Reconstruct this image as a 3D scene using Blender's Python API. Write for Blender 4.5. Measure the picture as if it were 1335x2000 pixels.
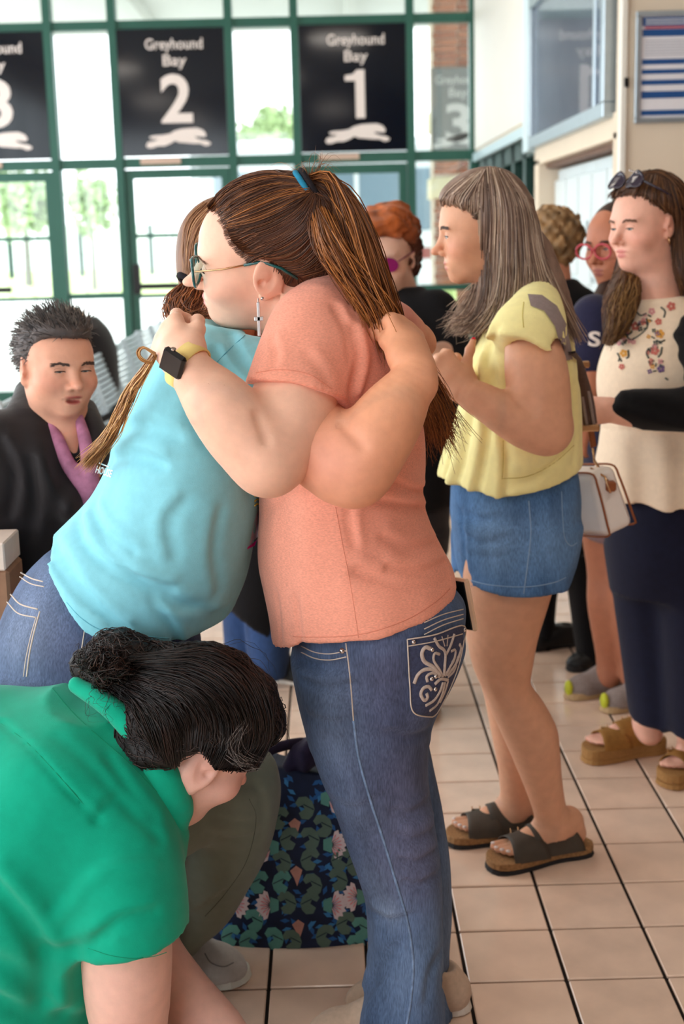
import bpy, bmesh, math, random
import numpy as np
from mathutils import Vector, Matrix

for o in list(bpy.data.objects):
    bpy.data.objects.remove(o)
SC = bpy.context.scene
COL = SC.collection
random.seed(7)
RNG = np.random.default_rng(11)

# ------------------------------------------------------------------ camera
CF, CP, CR, CY, CH = 2596.3, 0.20491, -0.02525, 0.00736, 1.502   # focal px, pitch, roll, yaw, height
_f = np.array([math.sin(CY)*math.cos(CP), math.cos(CY)*math.cos(CP), -math.sin(CP)])
_r0 = np.array([math.cos(CY), -math.sin(CY), 0.0])
_u0 = np.cross(_r0, _f)
CAMR = math.cos(CR)*_r0 + math.sin(CR)*_u0
CAMU = -math.sin(CR)*_r0 + math.cos(CR)*_u0
CAMF = _f
CAMC = np.array([0.0, 0.0, CH])
cam_data = bpy.data.cameras.new('camera')
cam = bpy.data.objects.new('camera', cam_data)
COL.objects.link(cam)
cam_data.sensor_fit = 'VERTICAL'
cam_data.sensor_height = 36.0
cam_data.sensor_width = 24.0
cam_data.lens = CF/2000*36
M = Matrix.Identity(4)
for i in range(3):
    M[i][0], M[i][1], M[i][2], M[i][3] = CAMR[i], CAMU[i], -CAMF[i], CAMC[i]
cam.matrix_world = M
cam_data.clip_start = 0.05
cam_data.dof.use_dof = True
cam_data.dof.focus_distance = 2.15
cam_data.dof.aperture_fstop = 4.6
SC.camera = cam

# ------------------------------------------------------------------ light, world, exposure
wd = bpy.data.worlds.new('sky'); SC.world = wd; wd.use_nodes = True
bg = wd.node_tree.nodes['Background']
bg.inputs[0].default_value = (0.90, 0.96, 1.0, 1)
bg.inputs[1].default_value = 2.5
SC.view_settings.view_transform = 'Standard'
SC.view_settings.look = 'None'
SC.view_settings.gamma = 1.0
SC.view_settings.use_curve_mapping = False
SC.view_settings.exposure = 0.88

# ------------------------------------------------------------------ pixel <-> place helpers (1335 x 2000 frame)
def W(px, py, Y):
    d = CAMF + CAMR*((px-667.5)/CF) + CAMU*((1000-py)/CF)
    return CAMC + d*(Y/d[1])
def G(px, py):
    d = CAMF + CAMR*((px-667.5)/CF) + CAMU*((1000-py)/CF)
    return CAMC + d*(-CH/d[2])
def V(p): return np.array(p, float)
def nrm(v):
    v = np.asarray(v, float); return v/np.linalg.norm(v)
def lerp(a, b, t): return a+(b-a)*t

# ------------------------------------------------------------------ object helpers
WLOC = {}
def thing(name, label, cat, loc=(0, 0, 0), group=None, rotz=0):
    o = bpy.data.objects.new(name, None); COL.objects.link(o)
    o.location = loc; o.rotation_euler = (0, 0, rotz)
    o.empty_display_size = 0.1
    o['label'] = label; o['category'] = cat
    if group: o['group'] = group
    WLOC[o] = np.array(loc, float)
    return o
def tag(o, label=None, cat=None, group=None, kind=None):
    if label: o['label'] = label
    if cat: o['category'] = cat
    if group: o['group'] = group
    if kind: o['kind'] = kind
    return o
def mesh(name, v, faces, cols=None, smooth=True):
    """v (n,3); faces: an (m,k) int array or a list of such arrays"""
    me = bpy.data.meshes.new(name)
    v = np.asarray(v, np.float32)
    fl = faces if isinstance(faces, list) else [faces]
    fl = [np.asarray(f, np.int32) for f in fl if len(f)]
    me.vertices.add(len(v)); me.vertices.foreach_set('co', v.ravel())
    li = np.concatenate([f.ravel() for f in fl])
    tot = np.concatenate([np.full(len(f), f.shape[1], np.int32) for f in fl])
    st = np.concatenate([[0], np.cumsum(tot)[:-1]]).astype(np.int32)
    me.loops.add(len(li)); me.loops.foreach_set('vertex_index', li)
    me.polygons.add(len(tot)); me.polygons.foreach_set('loop_start', st)
    me.polygons.foreach_set('use_smooth', np.full(len(tot), smooth))
    if cols is not None:
        at = me.color_attributes.new('Col', 'FLOAT_COLOR', 'POINT')
        c = np.ones((len(v), 4), np.float32); c[:, :3] = cols
        at.data.foreach_set('color', c.ravel())
    me.update(calc_edges=True); me.validate()
    return me
def obj(name, v, faces, mat, parent=None, cols=None, smooth=True, **kw):
    v = np.asarray(v, float)
    org = np.array([v[:, 0].mean(), v[:, 1].mean(), v[:, 2].min()])
    me = mesh(name, v-org, faces, cols, smooth)
    o = bpy.data.objects.new(name, me); COL.objects.link(o)
    WLOC[o] = org
    if parent is not None:
        o.parent = parent; o.location = org-WLOC[parent]
    else:
        o.location = org
    if mat: me.materials.append(mat)
    tag(o, **kw)
    return o
class MB:
    """collects simple shapes into one mesh"""
    def __init__(s): s.v = []; s.f = {}; s.n = 0
    def add(s, v, f):
        v = np.asarray(v, float); f = np.asarray(f, int)
        s.v.append(v); s.f.setdefault(f.shape[1], []).append(f+s.n); s.n += len(v); return s
    def box(s, lo, hi, R=None, c=None, bev=0.0):
        lo = np.array(lo, float); hi = np.array(hi, float)
        if bev > 0:
            e = bev
            pts = []
            idx = {}
            fs4 = []; fs3 = []
            # 24-vert chamfered box
            for sx in (0, 1):
                for sy in (0, 1):
                    for sz in (0, 1):
                        p = np.array([lo[0] if sx == 0 else hi[0], lo[1] if sy == 0 else hi[1], lo[2] if sz == 0 else hi[2]])
                        sg = np.array([1 if sx == 0 else -1, 1 if sy == 0 else -1, 1 if sz == 0 else -1])*e
                        for ax in range(3):
                            q = p+sg; q[ax] = p[ax]
                            idx[(sx, sy, sz, ax)] = len(pts); pts.append(q)
            for ax in range(3):
                o1, o2 = [a for a in range(3) if a != ax]
                for sv in (0, 1):
                    def key(a, b):
                        k = [0, 0, 0]; k[ax] = sv; k[o1] = a; k[o2] = b; return idx[tuple(k)+(ax,)]
                    q = [key(0, 0), key(1, 0), key(1, 1), key(0, 1)]
                    flip = (sv == 0) ^ (ax == 1)
                    fs4.append(q[::-1] if flip else q)
                # edges along ax
                for a in (0, 1):
                    for b in (0, 1):
                        def key2(sv, axx):
                            k = [0, 0, 0]; k[ax] = sv; k[o1] = a; k[o2] = b; return idx[tuple(k)+(axx,)]
                        q = [key2(0, o1), key2(1, o1), key2(1, o2), key2(0, o2)]
                        flip = (a ^ b) ^ (ax == 1)
                        fs4.append(q if flip else q[::-1])
            for sx in (0, 1):
                for sy in (0, 1):
                    for sz in (0, 1):
                        t = [idx[(sx, sy, sz, 0)], idx[(sx, sy, sz, 1)], idx[(sx, sy, sz, 2)]]
                        fs3.append(t if (sx+sy+sz) % 2 == 1 else t[::-1])
            v = np.array(pts)
            if R is not None: v = (v-(lo+hi)/2)@np.asarray(R).T+((lo+hi)/2 if c is None else c)
            n = s.n
            s.add(v, fs4); s.f.setdefault(3, []).append(np.array(fs3)+n)
            return s
        v = np.array([[x, y, z] for x in (lo[0], hi[0]) for y in (lo[1], hi[1]) for z in (lo[2], hi[2])])
        if R is not None:
            m = (lo+hi)/2; v = (v-m)@np.asarray(R).T+(m if c is None else c)
        return s.add(v, [[0, 1, 3, 2], [4, 6, 7, 5], [0, 4, 5, 1], [2, 3, 7, 6], [0, 2, 6, 4], [1, 5, 7, 3]])
    def tube(s, pts, r, n=8, cap=True, flat=1.0, ref=(0.3, 0.2, 0.93)):
        pts = np.asarray(pts, float); m = len(pts)
        r = np.broadcast_to(np.asarray(r, float), (m,))
        t = np.gradient(pts, axis=0); t /= np.linalg.norm(t, axis=1)[:, None]+1e-12
        a = np.cross(t, np.asarray(ref, float)); a /= np.linalg.norm(a, axis=1)[:, None]+1e-12
        b = np.cross(t, a)
        an = np.arange(n)*2*np.pi/n
        v = pts[:, None]+r[:, None, None]*(a[:, None]*np.cos(an)[None, :, None]*flat+b[:, None]*np.sin(an)[None, :, None])
        i = np.arange(m-1)[:, None]*n; j = np.arange(n)[None]
        f = np.stack([i+j, i+(j+1) % n, i+n+(j+1) % n, i+n+j], -1).reshape(-1, 4)
        base = s.n
        s.add(v.reshape(-1, 3), f)
        if cap:
            s.f.setdefault(n, []).append(np.array([np.arange(n)[::-1]+base, np.arange(n)+base+(m-1)*n]))
        return s
    def prism(s, poly, fn, t0, t1):
        """poly (n,2) outline, fn(p2,t)->3d; extruded t0..t1"""
        n = len(poly)
        v = [fn(p, t0) for p in poly]+[fn(p, t1) for p in poly]
        base = s.n
        j = np.arange(n)
        s.add(v, np.stack([j, (j+1) % n, (j+1) % n+n, j+n], -1))
        s.f.setdefault(n, []).append(np.array([np.arange(n)[::-1]+base, np.arange(n)+base+n]))
        return s
    def sphere(s, c, r, nu=12, nv=8, R=None):
        r = np.broadcast_to(np.asarray(r, float), (3,))
        th = np.linspace(0, np.pi, nv+1); ph = np.arange(nu)*2*np.pi/nu
        v = np.stack([np.sin(th)[:, None]*np.cos(ph), np.sin(th)[:, None]*np.sin(ph), np.repeat(np.cos(th)[:, None], nu, 1)], -1)*r
        if R is not None: v = v@np.asarray(R).T
        i = np.arange(nv)[:, None]*nu; j = np.arange(nu)[None]
        f = np.stack([i+j, i+nu+j, i+nu+(j+1) % nu, i+(j+1) % nu], -1).reshape(-1, 4)
        return s.add(v.reshape(-1, 3)+np.asarray(c), f)
    def build(s, name, mat, parent=None, smooth=False, cols=None, **kw):
        v = np.concatenate(s.v)
        return obj(name, v, [np.concatenate(q) for q in s.f.values()], mat, parent, smooth=smooth, cols=cols, **kw)

def share(src, name, loc, parent=None, rot=None):
    o = src.copy(); o.name = name
    COL.objects.link(o)
    if parent is not None: o.parent = parent
    o.location = loc
    if rot is not None: o.rotation_euler = rot
    return o

# ------------------------------------------------------------------ materials
def _n(nt, t, **kw):
    n = nt.nodes.new(t)
    for k, v in kw.items(): setattr(n, k, v)
    return n
MATS = {}
def mat(name, col=(0.5, 0.5, 0.5), rough=0.6, spec=0.4, metal=0.0, attr=False, noise=0.0, nscale=40.0, bump=0.0, bscale=200.0,
        sss=0.0, stretch=None, trans=0.0, ior=1.45, alpha=1.0, emit=None, estr=0.0, col2=None, coat=0.0, sheen=0.0, detail=4.0, bdist=0.002):
    m = bpy.data.materials.new(name); m.use_nodes = True
    nt = m.node_tree; b = nt.nodes['Principled BSDF']
    I = b.inputs
    I['Roughness'].default_value = rough; I['Specular IOR Level'].default_value = spec; I['Metallic'].default_value = metal
    I['IOR'].default_value = ior; I['Transmission Weight'].default_value = trans; I['Alpha'].default_value = alpha
    I['Coat Weight'].default_value = coat
    if sheen: I['Sheen Weight'].default_value = sheen; I['Sheen Roughness'].default_value = 0.5
    tc = _n(nt, 'ShaderNodeTexCoord')
    mp = _n(nt, 'ShaderNodeMapping'); nt.links.new(tc.outputs['Object'], mp.inputs[0])
    if stretch: mp.inputs['Scale'].default_value = stretch
    src = None
    if attr:
        a = _n(nt, 'ShaderNodeVertexColor', layer_name='Col'); src = a.outputs[0]
    if noise > 0 or col2 is not None:
        nz = _n(nt, 'ShaderNodeTexNoise'); nz.inputs['Scale'].default_value = nscale; nz.inputs['Detail'].default_value = detail
        nt.links.new(mp.outputs[0], nz.inputs['Vector'])
        rp = _n(nt, 'ShaderNodeMapRange')
        rp.inputs[1].default_value = 0.3; rp.inputs[2].default_value = 0.7
        nt.links.new(nz.outputs[0], rp.inputs[0])
        mx = _n(nt, 'ShaderNodeMix', data_type='RGBA')
        if col2 is not None:
            nt.links.new(rp.outputs[0], mx.inputs[0])
            mx.inputs[6].default_value = (*col, 1); mx.inputs[7].default_value = (*col2, 1)
            if src is not None: nt.links.new(src, mx.inputs[6])
        else:
            mx.blend_type = 'MULTIPLY'; mx.inputs[0].default_value = 1.0
            rp.inputs[3].default_value = 1-noise; rp.inputs[4].default_value = 1+noise*0.6
            if src is not None: nt.links.new(src, mx.inputs[6])
            else: mx.inputs[6].default_value = (*col, 1)
            nt.links.new(rp.outputs[0], mx.inputs[7])
        src = mx.outputs[2]
    if src is not None: nt.links.new(src, I['Base Color'])
    else: I['Base Color'].default_value = (*col, 1)
    if sss > 0:
        I['Subsurface Weight'].default_value = sss
        I['Subsurface Radius'].default_value = (1.0, 0.35, 0.2); I['Subsurface Scale'].default_value = 0.012
    if bump > 0:
        nb = _n(nt, 'ShaderNodeTexNoise'); nb.inputs['Scale'].default_value = bscale; nb.inputs['Detail'].default_value = 3
        nt.links.new(mp.outputs[0], nb.inputs['Vector'])
        bp = _n(nt, 'ShaderNodeBump'); bp.inputs['Strength'].default_value = bump; bp.inputs['Distance'].default_value = bdist
        nt.links.new(nb.outputs[0], bp.inputs['Height']); nt.links.new(bp.outputs[0], I['Normal'])
    if emit: I['Emission Color'].default_value = (*emit, 1); I['Emission Strength'].default_value = estr
    MATS[name] = m
    return m
def srgb(r, g, b):
    f = lambda c: (c/255/12.92) if c/255 <= 0.04045 else ((c/255+0.055)/1.055)**2.4
    return (f(r), f(g), f(b))

# ------------------------------------------------------------------ implicit bodies
class Sdf:
    def __init__(s): s.ops = []
    def _a(s, kind, fn, lo, hi, k): s.ops.append((kind, fn, np.asarray(lo, float), np.asarray(hi, float), k)); return s
    def cone(s, a, b, ra, rb, k=0.02, op='u'):
        a = V(a); b = V(b); ba = b-a; L2 = max(ba@ba, 1e-9)
        def fn(x, y, z):
            t = np.clip(((x-a[0])*ba[0]+(y-a[1])*ba[1]+(z-a[2])*ba[2])/L2, 0, 1)
            return np.sqrt((x-a[0]-t*ba[0])**2+(y-a[1]-t*ba[1])**2+(z-a[2]-t*ba[2])**2)-(ra+(rb-ra)*t)
        r = max(ra, rb)
        return s._a(op, fn, np.minimum(a, b)-r, np.maximum(a, b)+r, k)
    def chain(s, pts, k=0.02, op='u'):
        """pts: list of (xyz, r): one smooth tapering limb"""
        A = np.array([[*q[0], q[1]] for q in pts], float)
        if len(A) > 2: A = resample(A, 4*len(A)-3)
        c, r = A[:, :3], np.maximum(A[:, 3], 0.003)
        def fn(x, y, z):
            d = None
            for i in range(len(c)-1):
                a = c[i]; ba = c[i+1]-a; L2 = max(ba@ba, 1e-9)
                t = np.clip(((x-a[0])*ba[0]+(y-a[1])*ba[1]+(z-a[2])*ba[2])/L2, 0, 1)
                e = np.sqrt((x-a[0]-t*ba[0])**2+(y-a[1]-t*ba[1])**2+(z-a[2]-t*ba[2])**2)-(r[i]+(r[i+1]-r[i])*t)
                d = e if d is None else np.minimum(d, e)
            return d
        return s._a(op, fn, (c-r[:, None]).min(0), (c+r[:, None]).max(0), k)
    def ell(s, c, r, R=None, k=0.02, op='u'):
        """R rows = local axes in world"""
        c = V(c); r = np.broadcast_to(np.asarray(r, float), (3,)).astype(float)
        Rm = np.eye(3) if R is None else np.asarray(R, float)
        def fn(x, y, z):
            dx, dy, dz = x-c[0], y-c[1], z-c[2]
            q0 = 0; q1 = 0
            for i in range(3):
                l = dx*Rm[i, 0]+dy*Rm[i, 1]+dz*Rm[i, 2]
                q0 = q0+(l/r[i])**2; q1 = q1+(l/r[i]**2)**2
            k0 = np.sqrt(q0); k1 = np.sqrt(q1)+1e-9
            return k0*(k0-1)/k1
        ext = np.sqrt(((Rm*r[:, None])**2).sum(0))
        return s._a(op, fn, c-ext, c+ext, k)
    def loft(s, rows, k=0.02, op='u', n=2.0, axis=None, cap=0.0):
        """rows: (Lxyz, Rxyz, half_depth); sections across the axis through the mid points"""
        L = np.array([q[0] for q in rows]); Rr = np.array([q[1] for q in rows]); hd = np.array([q[2] for q in rows], float)
        mid = (L+Rr)/2
        w = nrm(mid[-1]-mid[0]) if axis is None else nrm(axis)
        u = (Rr-L).sum(0); u = u-w*(u@w); u = nrm(u); v = np.cross(w, u)
        o = mid[0]
        t = (mid-o)@w; ul = (L-o)@u; ur = (Rr-o)@u; vc = (mid-o)@v
        od = np.argsort(t); t, ul, ur, vc, hd = t[od], ul[od], ur[od], vc[od], hd[od]
        T = np.linspace(t[0], t[-1], 96)
        def cub(yv):
            m = np.gradient(yv, t)
            # limit overshoot
            i = np.clip(np.searchsorted(t, T, side='right')-1, 0, len(t)-2)
            h = t[i+1]-t[i]; q = (T-t[i])/h
            return (2*q**3-3*q**2+1)*yv[i]+(q**3-2*q**2+q)*h*m[i]+(-2*q**3+3*q**2)*yv[i+1]+(q**3-q**2)*h*m[i+1]
        UC = cub((ul+ur)/2); A = np.maximum(cub((ur-ul)/2), 0.004); VC = cub(vc); B = np.maximum(cub(hd), 0.004)
        t0, t1 = t[0], t[-1]
        def fn(x, y, z):
            dx, dy, dz = x-o[0], y-o[1], z-o[2]
            tt = dx*w[0]+dy*w[1]+dz*w[2]
            sh = tt.shape
            fi = np.clip((tt-t0)/(t1-t0)*95, 0, 94.999); i = fi.astype(np.int32); fr = (fi-i).astype(np.float32)
            ip = lambda ar: ar.astype(np.float32)[i]*(1-fr)+ar.astype(np.float32)[i+1]*fr
            a = ip(A); b = ip(B)
            du = np.abs((dx*u[0]+dy*u[1]+dz*u[2]-ip(UC))/a); dv = np.abs((dx*v[0]+dy*v[1]+dz*v[2]-ip(VC))/b)
            if n == 2.0: q = np.sqrt(du*du+dv*dv)
            else: q = (du**n+dv**n)**(1/n)
            d = (q-1)*np.minimum(a, b)
            return np.maximum(d, np.maximum(t0-cap-tt, tt-t1-cap))
        cor = []
        for j in range(len(T)):
            for su in (-1, 1):
                for sv in (-1, 1):
                    cor.append(o+w*T[j]+u*(UC[j]+su*A[j])+v*(VC[j]+sv*B[j]))
        cor = np.array(cor)
        return s._a(op, fn, cor.min(0), cor.max(0), k)
    def crease(s, pts, depth, width):
        """groove (depth>0) or ridge (<0) along a polyline near the surface"""
        pts = [V(p) for p in pts]
        P = np.array(pts)
        def fn(x, y, z):
            dm = None
            for a, b in zip(pts[:-1], pts[1:]):
                ba = b-a; L2 = max(ba@ba, 1e-9)
                t = np.clip(((x-a[0])*ba[0]+(y-a[1])*ba[1]+(z-a[2])*ba[2])/L2, 0, 1)
                d2 = (x-a[0]-t*ba[0])**2+(y-a[1]-t*ba[1])**2+(z-a[2]-t*ba[2])**2
                dm = d2 if dm is None else np.minimum(dm, d2)
            return depth*np.exp(-dm/(width*width))
        return s._a('d', fn, P.min(0)-2.5*width, P.max(0)+2.5*width, 0)
    def disp(s, fn, lo, hi): return s._a('d', fn, lo, hi, 0)
    def cut(s, fn, k=0.0):   # keep where fn<0
        return s._a('c', fn, [-9]*3, [9]*3, k)
    def grid(s, lo, hi, h):
        ax = [np.arange(lo[i], hi[i]+h, h, dtype=np.float32) for i in range(3)]
        F = np.full([len(a) for a in ax], 1.0, np.float32)
        for kind, fn, l, u, k in s.ops:
            mg = k+2.5*h if kind != 'd' else 0
            sl = []
            for i in range(3):
                a0 = int(np.searchsorted(ax[i], l[i]-mg)); a1 = int(np.searchsorted(ax[i], u[i]+mg))
                sl.append(slice(a0, a1))
            if any(q.stop <= q.start for q in sl): continue
            x = ax[0][sl[0]][:, None, None]; y = ax[1][sl[1]][None, :, None]; z = ax[2][sl[2]][None, None, :]
            d = fn(x, y, z)
            B = F[tuple(sl)]
            if kind == 'u':
                if k > 0:
                    h_ = np.maximum(k-np.abs(B-d), 0)/k
                    R_ = np.minimum(B, d)-h_*h_*k*0.25
                else: R_ = np.minimum(B, d)
            elif kind in ('s', 'c'):
                e = -d if kind == 's' else d
                if k > 0:
                    h_ = np.maximum(k-np.abs(B-e), 0)/k
                    R_ = np.maximum(B, e)+h_*h_*k*0.25
                else: R_ = np.maximum(B, e)
            else: R_ = B+d
            F[tuple(sl)] = R_
        return F, ax
    def bounds(s, pad=0.01):
        lo = np.min([o[2] for o in s.ops if o[0] == 'u'], 0)-pad; hi = np.max([o[3] for o in s.ops if o[0] == 'u'], 0)+pad
        return lo, hi
    def mesh(s, h, boxes=None):
        if boxes is None: boxes = [(*s.bounds(0.02), h)]
        vs = []; fs = []; n = 0
        for lo, hi, hh in boxes:
            F, ax = s.grid(lo, hi, hh)
            v, f = nets(F, ax, hh)
            if len(f) == 0: continue
            vs.append(v); fs.append(f+n); n += len(v)
        return np.concatenate(vs), np.concatenate(fs)
_CN = np.array([[i, j, k] for i in (0, 1) for j in (0, 1) for k in (0, 1)])
_ED = [(a, b) for a in range(8) for b in range(a+1, 8) if np.abs(_CN[a]-_CN[b]).sum() == 1]
def nets(F, ax, h):
    S = F < 0
    nx, ny, nz = F.shape
    c = np.zeros((nx-1, ny-1, nz-1), np.uint8)
    for i, j, k in _CN: c += S[i:nx-1+i, j:ny-1+j, k:nz-1+k]
    act = (c > 0) & (c < 8)
    ids = np.argwhere(act)
    if len(ids) == 0: return np.zeros((0, 3)), np.zeros((0, 4), int)
    idx = np.full(act.shape, -1, np.int32); idx[act] = np.arange(len(ids))
    vals = [F[ids[:, 0]+q[0], ids[:, 1]+q[1], ids[:, 2]+q[2]] for q in _CN]
    acc = np.zeros((len(ids), 3), np.float32); cnt = np.zeros(len(ids), np.float32)
    for a, b in _ED:
        va, vb = vals[a], vals[b]
        m = (va < 0) != (vb < 0)
        t = np.where(m, va/np.where(m, va-vb, 1), 0)
        p = _CN[a]+(_CN[b]-_CN[a])*t[:, None]
        acc += np.where(m[:, None], p, 0); cnt += m
    v = (ids+acc/np.maximum(cnt, 1)[:, None])*h+np.array([a[0] for a in ax])
    qs = []
    for axn in range(3):
        a, b = [(1, 2), (2, 0), (0, 1)][axn]
        s0 = [slice(None)]*3; s1 = [slice(None)]*3
        s0[axn] = slice(0, -1); s1[axn] = slice(1, None)
        for q in (a, b): s0[q] = slice(1, -1); s1[q] = slice(1, -1)
        A, B = S[tuple(s0)], S[tuple(s1)]
        e = np.argwhere(A != B)
        if len(e) == 0: continue
        off = np.zeros(3, int); off[a] = 1; off[b] = 1
        e2 = e+off
        da = np.zeros(3, int); da[a] = 1; db = np.zeros(3, int); db[b] = 1
        g = lambda p: idx[p[:, 0], p[:, 1], p[:, 2]]
        q = np.stack([g(e2-da-db), g(e2-db), g(e2), g(e2-da)], -1)
        inside = A[e[:, 0], e[:, 1], e[:, 2]]
        q[~inside] = q[~inside][:, ::-1]
        qs.append(q)
    return v, np.concatenate(qs)

# ------------------------------------------------------------------ strands
def resample(P, M):
    P = np.asarray(P, float)
    # Catmull-Rom through the points, then even spacing
    n = len(P)
    if n > 2:
        E = np.vstack([2*P[0]-P[1], P, 2*P[-1]-P[-2]])
        out = []
        for i in range(1, n):
            p0, p1, p2, p3 = E[i-1], E[i], E[i+1], E[i+2]
            t = np.linspace(0, 1, 10, endpoint=False)[:, None]
            out.append(0.5*((2*p1)+(-p0+p2)*t+(2*p0-5*p1+4*p2-p3)*t**2+(-p0+3*p1-3*p2+p3)*t**3))
        P = np.vstack(out+[P[-1:]])
    d = np.concatenate([[0], np.cumsum(np.linalg.norm(np.diff(P, axis=0), axis=1))])
    q = np.linspace(0, d[-1], M)
    return np.stack([np.interp(q, d, P[:, i]) for i in range(P.shape[1])], -1)
def strand_mesh(P, r, cols, sides=3):
    """P (N,M,3) r (N,M) cols (N,3) or (N,M,3)"""
    N, Mm, _ = P.shape
    t = np.gradient(P, axis=1); t /= np.linalg.norm(t, axis=2, keepdims=True)+1e-9
    a = np.cross(t, np.array([0.31, -0.9, 0.3])); a /= np.linalg.norm(a, axis=2, keepdims=True)+1e-9
    b = np.cross(t, a)
    an = np.arange(sides)*2*np.pi/sides
    v = P[:, :, None]+r[:, :, None, None]*(a[:, :, None]*np.cos(an)[None, None, :, None]+b[:, :, None]*np.sin(an)[None, None, :, None])
    base = (np.arange(N)[:, None, None]*Mm+np.arange(Mm-1)[None, :, None])*sides
    j = np.arange(sides)[None, None]
    f = np.stack([base+j, base+(j+1) % sides, base+sides+(j+1) % sides, base+sides+j], -1).reshape(-1, 4)
    if cols.ndim == 2: cols = np.repeat(cols[:, None], Mm, 1)
    cc = np.repeat(cols[:, :, None], sides, 2).reshape(-1, 3)
    return v.reshape(-1, 3), f, cc
def guide_strands(guides, n, M=14, jit=0.006, lift=(0, 0.01), rad=0.0009, cols=((0.1, 0.05, 0.03),), clump=0.0, wav=0.0, wfreq=3.0, tip=0.25, endjit=0.0, seed=1, toward=None):
    """guides: list of (k,3) polylines in order across the hair; strands lie between neighbours"""
    rg = np.random.default_rng(seed)
    Gd = np.array([resample(g, M) for g in guides])
    u = rg.random(n)*(len(Gd)-1)
    if clump > 0:
        ck = np.round(u*6)/6; u = lerp(u, ck, clump)
    u = np.clip(u, 0, len(Gd)-1.001)
    i = u.astype(int); fr = (u-i)[:, None, None]
    P = Gd[i]*(1-fr)+Gd[i+1]*fr
    tt = np.linspace(0, 1, M)[None, :, None]
    o1 = rg.normal(0, 1, (n, 1, 3)); o2 = rg.normal(0, 1, (n, 1, 3))
    P = P+jit*(o1*(0.35+0.65*tt)+o2*(np.sin(tt*math.pi))*0.6)
    if endjit: P = P+endjit*rg.normal(0, 1, (n, 1, 3))*tt**3
    if wav > 0:
        ph = rg.random((n, 1, 1))*6.28
        dv = rg.normal(0, 1, (n, 1, 3)); dv /= np.linalg.norm(dv, axis=2, keepdims=True)
        P = P+wav*np.sin(tt*wfreq*6.28+ph)*dv*np.minimum(tt*3, 1)
    if toward is not None:
        P = P+np.asarray(toward)[None, None]*(lift[0]+(lift[1]-lift[0])*rg.random((n, 1, 1)))
    cols = np.asarray(cols, float)
    ci = rg.integers(0, len(cols), n)
    c = cols[ci]*(0.75+0.5*rg.random((n, 1)))
    r = rad*(0.7+0.6*rg.random((n, 1)))*(1-(1-tip)*np.linspace(0, 1, M)[None]**3)
    return P, r, c
def hair_obj(name, parts, m, parent, sides=3):
    vs, fs, cs, n = [], [], [], 0
    for P, r, c in parts:
        v, f, cc = strand_mesh(P, r, c, sides)
        vs.append(v); fs.append(f+n); cs.append(cc); n += len(v)
    return obj(name, np.concatenate(vs), np.concatenate(fs), m, parent, cols=np.concatenate(cs))
# ================================================================== the setting
M_tile = mat('floor_tile', srgb(238, 208, 186), rough=0.17, spec=0.55, noise=0.12, nscale=7, detail=6, bump=0.12, bscale=60)
M_tile2 = mat('floor_tile_b', srgb(233, 203, 181), rough=0.18, spec=0.55, noise=0.13, nscale=9, detail=6, bump=0.12, bscale=60)
M_grout = mat('grout', srgb(38, 32, 30), rough=0.9, spec=0.2, noise=0.2, nscale=80)
M_wall = mat('cream_paint', srgb(228, 212, 190), rough=0.7, spec=0.3, noise=0.03, nscale=5, bump=0.05, bscale=120)
M_white = mat('white_panel', srgb(236, 232, 222), rough=0.5, spec=0.4, noise=0.02, nscale=4)
M_ceil = mat('ceiling_grey', srgb(176, 170, 160), rough=0.9, spec=0.1, noise=0.03, nscale=20)  # unseen ceiling greyed down so it bounces less light
M_green = mat('green_frame', srgb(38, 92, 78), rough=0.45, spec=0.5, noise=0.06, nscale=6)
M_greend = mat('dark_green_frame', srgb(16, 52, 46), rough=0.45, spec=0.5, noise=0.06, nscale=6)
M_metal = mat('brushed_silver', srgb(178, 190, 198), rough=0.35, metal=0.8, noise=0.05, nscale=20)
M_black = mat('black_plastic', srgb(18, 18, 20), rough=0.45, noise=0.1, nscale=30)
M_ink = mat('sign_black', srgb(5, 15, 28), rough=0.10, spec=0.5, noise=0.05, nscale=8)
M_letter = mat('sign_letter', srgb(238, 226, 220), rough=0.6, noise=0.02, nscale=20)
M_brown = mat('brown_wood', srgb(110, 78, 60), rough=0.6, noise=0.15, nscale=12, stretch=(1, 1, 0.1))
def glassmat(name, tint=(1, 1, 1), gl=0.06):
    m = bpy.data.materials.new(name); m.use_nodes = True; nt = m.node_tree
    nt.nodes.remove(nt.nodes['Principled BSDF'])
    t = _n(nt, 'ShaderNodeBsdfTransparent'); t.inputs[0].default_value = (*tint, 1)
    g = _n(nt, 'ShaderNodeBsdfGlossy'); g.inputs['Roughness'].default_value = 0.02
    nz = _n(nt, 'ShaderNodeTexNoise'); nz.inputs['Scale'].default_value = 3
    mr = _n(nt, 'ShaderNodeMapRange'); mr.inputs[3].default_value = gl*0.8; mr.inputs[4].default_value = gl*1.2
    nt.links.new(nz.outputs[0], mr.inputs[0])
    mx = _n(nt, 'ShaderNodeMixShader'); nt.links.new(mr.outputs[0], mx.inputs[0])
    nt.links.new(t.outputs[0], mx.inputs[1]); nt.links.new(g.outputs[0], mx.inputs[2])
    nt.links.new(mx.outputs[0], nt.nodes['Material Output'].inputs[0])
    return m
M_glass = glassmat('window_glass', (0.97, 1.0, 0.99))

WY = 12.0           # window wall
RX = 1.33           # right wall
PY = 6.1            # wall that carries the notice
CZ = 4.35           # ceiling
LX = -4.6
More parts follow.
